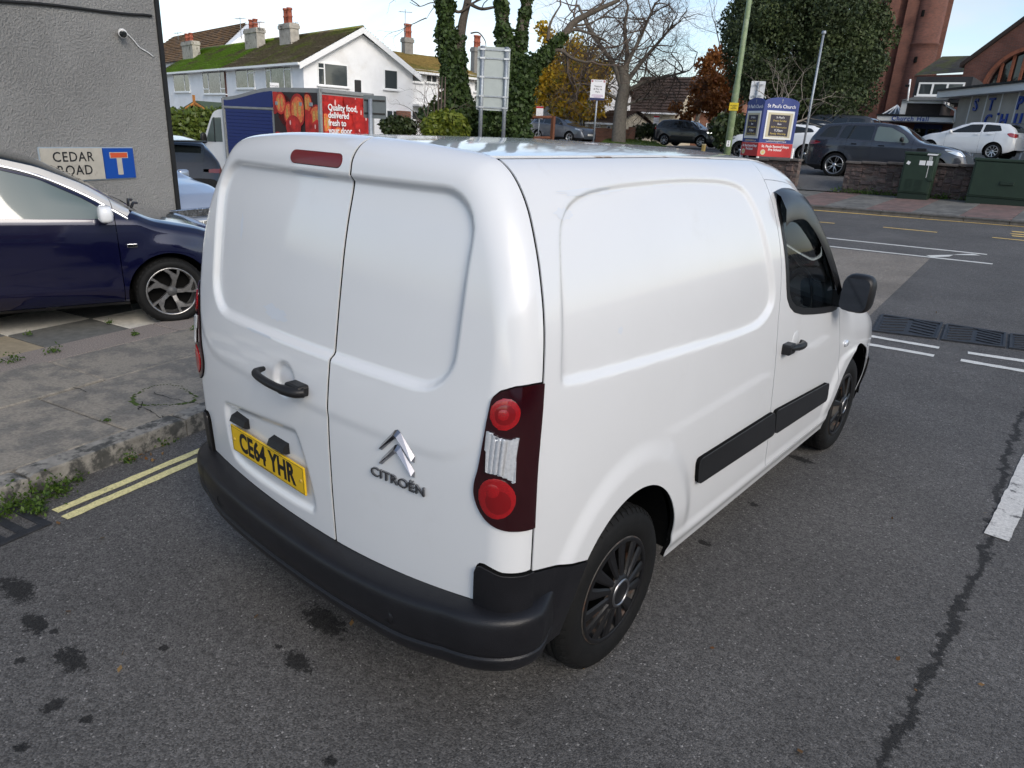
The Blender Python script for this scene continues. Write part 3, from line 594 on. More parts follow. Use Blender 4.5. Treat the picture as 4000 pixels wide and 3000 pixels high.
# ================================================================== ground, roads, pavements
def g(x,y):
    x=np.asarray(x,float); y=np.asarray(y,float)
    return .025*np.clip(x,-40,14)*sst(y,3.5,8.5)+.036*np.clip(y-7,0,11.8)
KY=18.8                                    # far kerb line
def land(x,y):                             # car park and gardens beyond the far pavement
    x=np.asarray(x,float); y=np.asarray(y,float); return .94+.0224*(np.clip(x,-40,14)+5)+.075*np.clip(y-24,0,8.5)+.02*np.clip(y-32.5,0,60)
def pave(x,y): return g(x,KY)+.12+.06*(y-KY)
def onroad(px,py,fn=g):
    d=ray(px,py); o=np.array(CAM); z=0.
    for _ in range(30):
        p=o+d*((z-o[2])/d[2]); z=float(fn(p[0],p[1]))
    return p
def asphalt_mat(name,base,stains=(),crack=None,tint=(1,1,1),chip=.5):
    m=bpy.data.materials.new(name); m.use_nodes=True; t=m.node_tree; b=t.nodes['Principled BSDF']
    geo=N(t,'ShaderNodeNewGeometry'); P=geo.outputs['Position']
    v=N(t,'ShaderNodeTexVoronoi',inp={'Scale':165.,'Randomness':1.}); Lk(t,P,v.inputs['Vector'])
    sepc=N(t,'ShaderNodeSeparateColor'); Lk(t,v.outputs['Color'],sepc.inputs[0])
    agg=N(t,'ShaderNodeMapRange',inp={1:0,2:1,3:.50,4:1.45}); Lk(t,sepc.outputs[0],agg.inputs[0])
    chipm=N(t,'ShaderNodeMath',operation='GREATER_THAN',inp={1:.99}); Lk(t,sepc.outputs[1],chipm.inputs[0])
    chs=N(t,'ShaderNodeMath',operation='MULTIPLY',inp={1:chip*4}); Lk(t,chipm.outputs[0],chs.inputs[0])
    ad=N(t,'ShaderNodeMath',operation='ADD'); Lk(t,agg.outputs[0],ad.inputs[0]); Lk(t,chs.outputs[0],ad.inputs[1])
    n1=N(t,'ShaderNodeTexNoise',inp={'Scale':.9,'Detail':7.,'Roughness':.62}); Lk(t,P,n1.inputs['Vector'])
    big=N(t,'ShaderNodeMapRange',inp={1:.25,2:.75,3:.74,4:1.26}); Lk(t,n1.outputs['Fac'],big.inputs[0])
    n3=N(t,'ShaderNodeTexNoise',inp={'Scale':26.,'Detail':4.,'Roughness':.7}); Lk(t,P,n3.inputs['Vector'])
    mid=N(t,'ShaderNodeMapRange',inp={1:.25,2:.75,3:.72,4:1.28}); Lk(t,n3.outputs['Fac'],mid.inputs[0])
    m1=N(t,'ShaderNodeMath',operation='MULTIPLY'); Lk(t,ad.outputs[0],m1.inputs[0]); Lk(t,big.outputs[0],m1.inputs[1])
    m2=N(t,'ShaderNodeMath',operation='MULTIPLY'); Lk(t,m1.outputs[0],m2.inputs[0]); Lk(t,mid.outputs[0],m2.inputs[1]); cur=m2.outputs[0]
    if stains or crack:
        nd=N(t,'ShaderNodeTexNoise',inp={'Scale':34.,'Detail':7.,'Roughness':.8}); Lk(t,P,nd.inputs['Vector'])
        acc=None
        for (sx,sy,r,el) in stains:
            q=N(t,'ShaderNodeVectorMath',operation='SUBTRACT'); Lk(t,P,q.inputs[0]); q.inputs[1].default_value=(sx,sy,0)
            q2=N(t,'ShaderNodeMapping'); q2.inputs['Rotation'].default_value=(0,0,.35); q2.inputs['Scale'].default_value=(1/(r*el),1/r,0); Lk(t,q.outputs[0],q2.inputs[0])
            le=N(t,'ShaderNodeVectorMath',operation='LENGTH'); Lk(t,q2.outputs[0],le.inputs[0])
            nn=N(t,'ShaderNodeMath',operation='MULTIPLY_ADD',inp={1:3.2,2:-1.6}); Lk(t,nd.outputs['Fac'],nn.inputs[0])
            s2=N(t,'ShaderNodeMath',operation='ADD'); Lk(t,le.outputs['Value'],s2.inputs[0]); Lk(t,nn.outputs[0],s2.inputs[1])
            k=N(t,'ShaderNodeMapRange',interpolation_type='SMOOTHSTEP',inp={1:.62,2:.85,3:.22,4:1}); Lk(t,s2.outputs[0],k.inputs[0])
            if acc is None: acc=k.outputs[0]
            else:
                mn=N(t,'ShaderNodeMath',operation='MINIMUM'); Lk(t,acc,mn.inputs[0]); Lk(t,k.outputs[0],mn.inputs[1]); acc=mn.outputs[0]
        if crack:
            sx=N(t,'ShaderNodeSeparateXYZ'); Lk(t,P,sx.inputs[0])
            fc=N(t,'ShaderNodeFloatCurve'); cv=fc.mapping.curves[0]
            pts=crack; y0,y1=pts[0][1],pts[-1][1]
            while len(cv.points)<len(pts): cv.points.new(.5,.5)
            for cp,(cx,cy) in zip(cv.points,pts): cp.location=((cy-y0)/(y1-y0),(cx-1.0)/1.5)
            fc.mapping.update()
            my=N(t,'ShaderNodeMapRange',inp={1:y0,2:y1,3:0,4:1}); Lk(t,sx.outputs[1],my.inputs[0]); Lk(t,my.outputs[0],fc.inputs['Value'])
            xx=N(t,'ShaderNodeMath',operation='MULTIPLY_ADD',inp={1:1.5,2:1.0}); Lk(t,fc.outputs[0],xx.inputs[0])
            df=N(t,'ShaderNodeMath',operation='SUBTRACT'); Lk(t,sx.outputs[0],df.inputs[0]); Lk(t,xx.outputs[0],df.inputs[1])
            nc=N(t,'ShaderNodeTexNoise',inp={'Scale':7.,'Detail':7.,'Roughness':.75}); Lk(t,P,nc.inputs['Vector'])
            w=N(t,'ShaderNodeMath',operation='MULTIPLY_ADD',inp={1:.22,2:-.11}); Lk(t,nc.outputs['Fac'],w.inputs[0])
            sm=N(t,'ShaderNodeMath',operation='ADD'); Lk(t,df.outputs[0],sm.inputs[0]); Lk(t,w.outputs[0],sm.inputs[1])
            ab=N(t,'ShaderNodeMath',operation='ABSOLUTE'); Lk(t,sm.outputs[0],ab.inputs[0])
            wv=N(t,'ShaderNodeMath',operation='MULTIPLY_ADD',inp={1:.05,2:-.006}); Lk(t,nd.outputs['Fac'],wv.inputs[0])
            sb=N(t,'ShaderNodeMath',operation='SUBTRACT'); Lk(t,ab.outputs[0],sb.inputs[0]); Lk(t,wv.outputs[0],sb.inputs[1])
            k=N(t,'ShaderNodeMapRange',interpolation_type='SMOOTHSTEP',inp={1:-.004,2:.010,3:.26,4:1}); Lk(t,sb.outputs[0],k.inputs[0])
            if acc is None: acc=k.outputs[0]
            else:
                mn=N(t,'ShaderNodeMath',operation='MINIMUM'); Lk(t,acc,mn.inputs[0]); Lk(t,k.outputs[0],mn.inputs[1]); acc=mn.outputs[0]
        m3=N(t,'ShaderNodeMath',operation='MULTIPLY'); Lk(t,cur,m3.inputs[0]); Lk(t,acc,m3.inputs[1]); cur=m3.outputs[0]
    vm=N(t,'ShaderNodeVectorMath',operation='SCALE'); vm.inputs[0].default_value=(base*tint[0],base*tint[1],base*tint[2]); Lk(t,cur,vm.inputs['Scale']); Lk(t,vm.outputs[0],b.inputs['Base Color'])
    b.inputs['Roughness'].default_value=.82; b.inputs['Specular IOR Level'].default_value=.35
    bp=N(t,'ShaderNodeBump',inp={'Strength':.9,'Distance':.003}); Lk(t,v.outputs['Distance'],bp.inputs['Height']); bp.invert=True; Lk(t,bp.outputs[0],b.inputs['Normal'])
    MATS[name]=m; return m
stl=[(72,2303,.065,2.1),(136,2434,.05,2.0),(208,2470,.02,1.3),(280,2575,.055,2.1),(1266,2425,.07,2.2),(1166,2588,.05,1.7),(208,2755,.04,1.0),(81,2579,.025,1.2),(339,2810,.022,1.2),(81,2923,.025,1.2),(1288,2972,.022,1.2),(1085,2525,.02,1.1),(2752,2121,.03,1.5),(2944,1972,.03,1.3),(3124,1792,.05,2.2),(20,2270,.03,1.3),(640,2530,.02,1.2)]
stains=[(float(atz(a,b,0)[0]),float(atz(a,b,0)[1]),r,e) for a,b,r,e in stl]
crk=[(3440,3060),(3480,2900),(3560,2760),(3640,2600),(3700,2480),(3765,2330),(3840,2180),(3868,2080),(3905,1900),(3960,1700)]
cp=[tuple(atz(a,b,0)[:2]) for a,b in crk]; cp=sorted(cp,key=lambda q:q[1]); cp=[(float(a),float(b)) for a,b in cp]
asph=asphalt_mat('asphalt',.10,stains,cp,(1.05,1.0,.95),.4)
# the road sheet: fine near the junction, then a wide apron out to the horizon
xs=np.concatenate([[-600,-200,-90],np.arange(-60,-12,3.),np.arange(-12,14,.5),np.arange(14,31,3.),[60,200,600]]); ys=np.concatenate([[-300,-60,-20,-6],np.arange(2,19.5,.2),[22.0]])
X,Y=np.meshgrid(xs,ys,indexing='ij'); Z=g(X,Y); nv=len(ys)
V=np.stack([X,Y,Z],-1).reshape(-1,3); F=[(i*nv+j,(i+1)*nv+j,(i+1)*nv+j+1,i*nv+j+1) for i in range(len(xs)-1) for j in range(nv-1)]
tag(pyd('road',V,F,asph,smooth=True),kind='structure')
xs=np.concatenate([[-600,-200,-90],np.arange(-60,31,6.),[60,200,600]]); ys=np.concatenate([[22.4],np.arange(23,70,4.),[90,200,700]])
X,Y=np.meshgrid(xs,ys,indexing='ij'); Z=land(X,Y)-.30*sst(22.8-Y,0,.3); nv=len(ys)
V=np.stack([X,Y,Z],-1).reshape(-1,3); F=[(i*nv+j,(i+1)*nv+j,(i+1)*nv+j+1,i*nv+j+1) for i in range(len(xs)-1) for j in range(nv-1)]
tag(pyd('car_park',V,F,asphalt_mat('car_park_asphalt',.10,tint=(1,.99,.98)),smooth=True),kind='structure')
# ---- painted markings
def paint_mat(name,col,wear=.5):
    m=bpy.data.materials.new(name); m.use_nodes=True; t=m.node_tree; b=t.nodes['Principled BSDF']; b.inputs['Roughness'].default_value=.75
    P=N(t,'ShaderNodeNewGeometry').outputs['Position']
    n=N(t,'ShaderNodeTexNoise',inp={'Scale':9.,'Detail':9.,'Roughness':.75}); Lk(t,P,n.inputs['Vector'])
    mr=N(t,'ShaderNodeMapRange',interpolation_type='SMOOTHSTEP',inp={1:wear-.06,2:wear+.06,3:0,4:1}); Lk(t,n.outputs['Fac'],mr.inputs[0])
    v=N(t,'ShaderNodeTexVoronoi',inp={'Scale':118.}); Lk(t,P,v.inputs['Vector']); sc=N(t,'ShaderNodeSeparateColor'); Lk(t,v.outputs['Color'],sc.inputs[0])
    vr=N(t,'ShaderNodeMapRange',inp={1:0,2:1,3:.78,4:1.1}); Lk(t,sc.outputs[0],vr.inputs[0])
    mxx=N(t,'ShaderNodeMix',data_type='RGBA'); mxx.inputs['A'].default_value=(.075,.073,.07,1); mxx.inputs['B'].default_value=tuple(col)+(1,); Lk(t,mr.outputs[0],mxx.inputs['Factor'])
    mu=N(t,'ShaderNodeMix',data_type='RGBA',blend_type='MULTIPLY'); mu.inputs['Factor'].default_value=1; Lk(t,mxx.outputs['Result'],mu.inputs['A']); Lk(t,vr.outputs[0],mu.inputs['B']); Lk(t,mu.outputs['Result'],b.inputs['Base Color'])
    bp=N(t,'ShaderNodeBump',inp={'Strength':.5,'Distance':.002}); Lk(t,v.outputs['Distance'],bp.inputs['Height']); bp.invert=True; Lk(t,bp.outputs[0],b.inputs['Normal'])
    MATS[name]=m; return m
pw=paint_mat('road_paint_white',(.72,.71,.66),.33); py_=paint_mat('road_paint_yellow',(.74,.66,.32),.33); pwo=paint_mat('road_paint_worn',(.66,.64,.60),.40); pyb=paint_mat('road_paint_amber',(.74,.51,.16),.33)
def stripe(name,A,B,w,m,n=None,jit=.004,lift=.005):
    """a painted line from A to B (ground points), ragged at the edges"""
    A=np.array(A[:2]);B=np.array(B[:2]); L=np.linalg.norm(B-A); n=n or max(2,int(L/.06)); n=min(n,220); d=(B-A)/L; p=np.array([-d[1],d[0]]); V=[];F=[]
    for i in range(n+1):
        q=A+(B-A)*i/n
        for s in (-1,1):
            r=q+p*s*(w/2+rng.normal()*jit); V.append((r[0],r[1],float(g(r[0],r[1]))+lift))
    F=[(2*i,2*i+2,2*i+3,2*i+1) for i in range(n)]; return tag(pyd(name,V,F,m),kind='structure')
def pstripe(name,p0,p1,w,m,**k): return stripe(name,onroad(*p0),onroad(*p1),w,m,**k)
for a,b in (((215,2000),(767,1768)),((252,2026),(736,1814))):
    A,B=onroad(*a),onroad(*b); d=(B-A); stripe('yellow_line',A,A+d*2.6,.055,py_,jit=.003)
for a,b in (((3400,1314),(3668,1360)),((3382,1344),(3648,1391)),((3780,1379),(4090,1425)),((3752,1408),(4070,1463))): pstripe('give_way_line',a,b,.10,pw)
for k in range(4): 
    A=onroad(3780,1379); B=onroad(4090,1425); d=(B-A)/np.linalg.norm(B-A)
A=atz(3893,2102,0); stripe('white_line',(A[0],A[1]),(A[0]+.04,A[1]+1.9),.115,pwo,jit=.0025); stripe('white_line',(A[0]+.07,A[1]+3.0),(A[0]+.10,A[1]+3.75),.11,pwo,jit=.0025)
for a,b,w,m in (((3226,930),(3855,995),.10,pw),((3240,963),(3877,1032),.10,pw),((3450,888),(3660,908),.09,pyb),((3180,866),(3260,873),.09,pyb),((3876,928),(4080,948),.09,pyb)):
    A,B=onroad(*a),onroad(*b); d=B-A
    if a[0]<3245 and m is pw: A=A-d*2.2
    stripe('white_line' if m is pw else 'yellow_dash',A,B,w,m)
A,B=onroad(3190,822),onroad(4000,886); d=B-A; stripe('yellow_line',A-d*1.5,B+d*.5,.17,pyb,n=200)
# hatch bars between the two white lines
for pl_ in ([(3617,998),(3725,996),(3708,1003),(3640,1006)],[(3722,996),(3830,999),(3800,992),(3740,994)]):
    q=[onroad(*p) for p in pl_]; pyd('hatch_bar',[(p[0],p[1],p[2]+.005) for p in q],[(0,1,2,3)],pw)['kind']='structure'
# worn yellow bus-bay letters at the edge of view
for yy in (903,912,920):
    q=[onroad(3950-(yy==912)*8,yy),onroad(4060,yy+8),onroad(4060,yy+12),onroad(3955,yy+3.5)]; pyd('bus_bay_lettering',[(p[0],p[1],p[2]+.005) for p in q],[(0,1,2,3)],pyb)['kind']='structure'
# tan anti-skid patch
A=onroad(3633,1010); B=onroad(3384,1246); C_=onroad(3240,968); n=24; V=[]
dx=C_-A; dx=dx/np.linalg.norm(dx)
for i in range(n+1):
    q=A+(B-A)*i/n
    for L in np.linspace(0,14,15): r=q+dx*L; V.append((r[0],r[1],float(g(r[0],r[1]))+.0035))
tag(pyd('tan_surfacing',V,[(i*15+j,(i+1)*15+j,(i+1)*15+j+1,i*15+j+1) for i in range(n) for j in range(14)],asphalt_mat('tan_surface',.20,tint=(1.10,.97,.82),chip=.2)),kind='structure')
# joint seam at the give-way line
# ---- iron chamber covers
def cover(c4,lab):
    bl,br,tr,tl=[np.array([p[0],p[1],p[2]]) for p in c4]; e=empty('chamber_cover',tuple(bl),0,lab,'manhole cover','iron chamber covers in a row')
    def P(u,v,h): 
        q=bl*(1-u)*(1-v)+br*u*(1-v)+tr*u*v+tl*(1-u)*v; return q-bl+np.array([0,0,h])
    def slab(u0,u1,v0,v1,h0,h1,mb): 
        v=[P(u,w,h) for h in (h0,h1) for (u,w) in ((u0,v0),(u1,v0),(u1,v1),(u0,v1))]; mb.add(v,[(3,2,1,0),(4,5,6,7),(0,1,5,4),(1,2,6,5),(2,3,7,6),(3,0,4,7)])
    mb=MB(); slab(0,1,0,1,-.03,.006,mb); mb.build('plate',iron,e)
    for u0,u1,v0,v1 in ((0,1,0,.06),(0,1,.94,1),(0,.04,.06,.94),(.96,1,.06,.94)): mb=MB(); slab(u0,u1,v0,v1,.006,.018,mb); mb.build('frame_bar',iron,e)
    for half in (0,1):
        for k in range(5):
            u0=.08+half*.46; u1=u0+.38; t=k/4
            a=np.array([u0,.12+.62*t]); b_=np.array([u1,.12+.62*t+ (.0)]); mb=MB()
            sgn=1 if half==0 else -1; v=[]
            for h in (.006,.016):
                for (u,w) in ((u0,.10+.66*t+(0 if sgn>0 else .14)),(u1,.10+.66*t+(.14 if sgn>0 else 0)),(u1,.10+.66*t+(.14 if sgn>0 else 0)+.06),(u0,.10+.66*t+(0 if sgn>0 else .14)+.06)): v.append(P(u,w,h))
            mb.add(v,[(4,5,6,7),(0,1,5,4),(1,2,6,5),(2,3,7,6),(3,0,4,7)]); mb.build('rib',iron,e)
cc=[[(3407,1296),(3660,1327),(3683,1266),(3443,1231)],[(3675,1330),(3925,1361),(3930,1304),(3696,1268)],[(3940,1363),(4190,1395),(4185,1338),(3945,1306)]]
for q,lb in zip(cc,('ribbed cast iron chamber cover next to the tan road surfacing','ribbed cast iron chamber cover in the middle of its row','ribbed cast iron chamber cover at the end of its row away from the tan surfacing')): cover([onroad(*p) for p in q],lb)
# ---- near pavement on the left: kerb stones, concrete flags, aggregate strip, chequered forecourt
KD=np.array([-.211,.9775]); KN=np.array([-.9775,-.211]); K0=np.array([-1.985,-.03])     # along the kerb, away from the road, point on kerb face
def kp(a,b,z=0): q=K0+KD*a+KN*b; return (q[0],q[1],z)
conc=mat('kerb_concrete',(.25,.236,.21),.9,var=.35,vscale=16,bump=.004,bscale=60,col2=(.07,.07,.065),c2lo=.46,c2hi=.60,c2scale=9)
flag=mat('pavement_concrete',(.265,.238,.198),.92,var=.30,vscale=60,bump=.003,bscale=130,col2=(.165,.155,.138),c2lo=.42,c2hi=.62,c2scale=5,detail=6)
aggr=mat('exposed_aggregate',(.25,.215,.19),.9,var=.45,vscale=90,bump=.005,bscale=110,detail=3)
sand_m=mat('joint_soil',(.05,.045,.032),.95,var=.4,vscale=40,col2=(.035,.055,.012),c2lo=.5,c2hi=.62,c2scale=6)
def slab_obj(name,quad,z0,z1,m,parent,ch=.008):
    q=[np.array(p[:2]) for p in quad]; c=sum(q)/len(q); ins=[p+(c-p)/np.linalg.norm(c-p)*ch*1.4 for p in q]; n=len(q)
    V=[(p[0],p[1],z0) for p in q]+[(p[0],p[1],z1-ch*.7) for p in q]+[(p[0],p[1],z1) for p in ins]
    F=[tuple(range(2*n,3*n))]+[(i,(i+1)%n,n+(i+1)%n,n+i) for i in range(n)]+[(n+i,n+(i+1)%n,2*n+(i+1)%n,2*n+i) for i in range(n)]
    return pyd(name,V,F,m,parent)
pav=tag(pyd('near_pavement',[kp(-8,.02,.085),kp(7,.02,.085),kp(7,2.05,.085),kp(-8,2.05,.085)],[(0,3,2,1)],sand_m),kind='structure')
for i in range(-9,8):
    a0=i*.92-.30; dz=rng.normal()*.004; slab_obj('kerb_stone',[kp(a0+.004,0),kp(a0+.914,0),kp(a0+.914,.13),kp(a0+.004,.13)],-.02,.112+dz,conc,pav,.016)
for i in range(-6,6):
    a0=i*1.30+.33; 
    slab_obj('paving_flag',[kp(a0+.007,.144),kp(a0+1.291,.144),kp(a0+1.291,1.018),kp(a0+.007,1.018)],.02,.106+rng.normal()*.004,flag,pav,.011)
    slab_obj('paving_flag',[kp(a0+.457,1.034),kp(a0+1.741,1.034),kp(a0+1.741,1.698),kp(a0+.457,1.698)],.02,.107+rng.normal()*.004,flag,pav,.011)
for i in range(-4,4): slab_obj('edging_strip',[kp(i*1.9,1.712),kp(i*1.9+1.89,1.712),kp(i*1.9+1.89,2.06),kp(i*1.9,2.06)],.02,.100,aggr,pav,.006)
fz=lambda b:.072
fore=tag(pyd('forecourt',[kp(-9,2.05,.055),kp(9,2.05,.055),kp(9,3.6,fz(3.6)-.018),kp(-9,3.6,fz(3.6)-.018),kp(9,14,fz(3.6)-.018),kp(-9,14,fz(3.6)-.018)],[(0,3,2,1),(3,5,4,2)],sand_m),kind='structure')
wsl=mat('slab_white',(.62,.59,.52),.85,var=.18,vscale=18,bump=.002,bscale=90); gsl=mat('slab_grey',(.13,.13,.12),.88,var=.25,vscale=14,bump=.002,bscale=90); osl=mat('slab_ochre',(.30,.25,.17),.88,var=.2,vscale=14,bump=.002,bscale=90)
for i in range(-6,8):
    for j in range(6):
        m=[wsl,gsl][(i+j)%2]; m=osl if (i*3+j*5)%7==0 else m
        a0=i*.72+.30; b0=2.08+j*.62
        dzz=rng.normal()*.002; qd=[kp(a0+.006,b0),kp(a0+.712,b0),kp(a0+.712,b0+.61),kp(a0+.006,b0+.61)]
        za,zb=fz(b0)+dzz,fz(b0+.61)+dzz; cc_=[np.array(p[:2]) for p in qd]; cm=sum(cc_)/4; zz4=[za,za,zb,zb]
        V=[(p[0],p[1],z-.06) for p,z in zip(cc_,zz4)]+[(p[0],p[1],z-.004) for p,z in zip(cc_,zz4)]+[((p+(cm-p)*.012)[0],(p+(cm-p)*.012)[1],z) for p,z in zip(cc_,zz4)]
        pyd('forecourt_slab',V,[(8,9,10,11)]+[(k,(k+1)%4,4+(k+1)%4,4+k) for k in range(4)]+[(4+k,4+(k+1)%4,8+(k+1)%4,8+k) for k in range(4)],m,fore)
# broken round patch in the flags, outlined by moss
moss=mat('moss',(.045,.075,.012),.95,var=.5,vscale=60,bump=.004,bscale=80)
pc_=atz(640,1545,.107); mb=MB()
for k in range(60):
    a=2*math.pi*k/60; r=.17+.02*math.sin(3*a)+rng.normal()*.006; w=.006+.016*max(0,math.sin(a*1.5+1))*rng.random()
    q=(pc_[0]+r*math.cos(a)*1.25,pc_[1]+r*math.sin(a)); s_=w
    mb.add([(q[0]-s_,q[1]-s_,.108),(q[0]+s_,q[1]-s_*.6,.108),(q[0]+s_*.8,q[1]+s_,.108),(q[0]-s_,q[1]+s_*.7,.108),(q[0],q[1],.108+.3*s_)],[(0,1,4),(1,2,4),(2,3,4),(3,0,4)])
tag(mb.build('moss_ring',moss),kind='stuff')
dk=mat('crack_dark',(.018,.017,.014),1.)
def crackline(pts,z,w=.003):
    P=crom([atz(a,b,z) for a,b in pts],6); V=[];F=[]
    for i,p in enumerate(P):
        d=P[min(i+1,len(P)-1)]-P[max(i-1,0)]; n=np.array([-d[1],d[0],0])/np.linalg.norm(d[:2]); j=rng.normal(size=3)*.006; j[2]=0
        ww=w*(.4+rng.random()); V+=[p+j-n*ww+np.array([0,0,.0035]),p+j+n*ww+np.array([0,0,.0035])]
    o=pyd('pavement_crack',V,[(2*i,2*i+2,2*i+3,2*i+1) for i in range(len(P)-1)],dk); o['kind']='structure'
for L in ([(600,1535),(680,1560),(745,1572),(800,1580)],[(540,1590),(590,1610),(640,1640),(662,1650)],[(560,1565),(548,1600)],[(640,1622),(615,1655)],[(340,1530),(230,1500),(120,1480)]): crackline(L,.108)
# ---- gully grate
ge=empty('gully_grate',kp(-.74,-.17,0),math.atan2(KD[1],KD[0])-math.pi/2,'cast iron gully grate in the road against the near kerb','drain grate')
mb=MB(); mb.box(-.21,.21,-.42,.36,-.10,-.06); mb.build('pit',dark_void,ge)
for a in ((-.19,.17,-.40,-.36),(-.19,.17,.30,.34),(-.19,-.15,-.36,.30),(.13,.17,-.36,.30)): mb=MB(); mb.cbox(*a,-.02,.010,.004); mb.build('frame_bar',iron,ge)
for k in range(7): mb=MB(); y0=-.335+k*.09; mb.cbox(-.152,.132,y0,y0+.042,-.02,.008,.004); mb.build('bar',iron,ge)
# ---- far pavement: kerb, red and grey flags
fp=empty('far_pavement',(0,0,0)); 
V=[];xs=np.arange(-30,13,2.)
for x in xs: V+=[(x,KY-.02,float(g(x,KY))+.085),(x,22.5,float(pave(x,22.5))-.03)]
bpy.data.objects.remove(fp)
fp=tag(pyd('far_pavement',V,[(2*i,2*i+2,2*i+3,2*i+1) for i in range(len(xs)-1)],sand_m),kind='structure')
def slab3(name,quad,fn,th,m,parent,ch=.008):
    q=[np.array(p) for p in quad]; c=sum(q)/4; ins=[p+(c-p)/np.linalg.norm(c-p)*ch*1.4 for p in q]; Z=lambda p:float(fn(p[0],p[1]))
    V=[(p[0],p[1],Z(p)-th) for p in q]+[(p[0],p[1],Z(p)-ch*.6) for p in q]+[(p[0],p[1],Z(p)) for p in ins]
    return pyd(name,V,[(8,9,10,11)]+[(i,(i+1)%4,4+(i+1)%4,4+i) for i in range(4)]+[(4+i,4+(i+1)%4,8+(i+1)%4,8+i) for i in range(4)],m,parent)
fred=mat('flag_red',(.185,.118,.105),.9,var=.28,vscale=5,bump=.003,bscale=60,col2=(.14,.10,.09),c2scale=2.2); fgrey=mat('flag_grey',(.165,.16,.145),.9,var=.25,vscale=5,bump=.003,bscale=60,col2=(.11,.108,.10),c2scale=2.4)
kerbf=mat('kerb_far',(.13,.125,.12),.9,var=.3,vscale=8,bump=.003,bscale=50)
for i in range(-30,14):
    x0=i*.915; slab3('kerb_stone',[(x0+.005,KY),(x0+.91,KY),(x0+.91,KY+.14),(x0+.005,KY+.14)],lambda x,y:g(x,KY)+.122,.14,kerbf,fp,.014)
for i in range(-24,10):
    x0=i*1.05; m=fred if i%2 else fgrey; yy=KY+.15
    for k,dp in enumerate((.42,.92,.92,.92,.52)):
        nx=2 if k==0 else 1
        for h in range(nx):
            w=1.05/nx; slab3('paving_flag',[(x0+h*w+.006,yy),(x0+(h+1)*w-.003,yy),(x0+(h+1)*w-.003,yy+dp-.008),(x0+h*w+.006,yy+dp-.008)],lambda x,y:pave(x,y)+.002,.05,m if (k or h) else m,fp,.006)
        yy+=dp
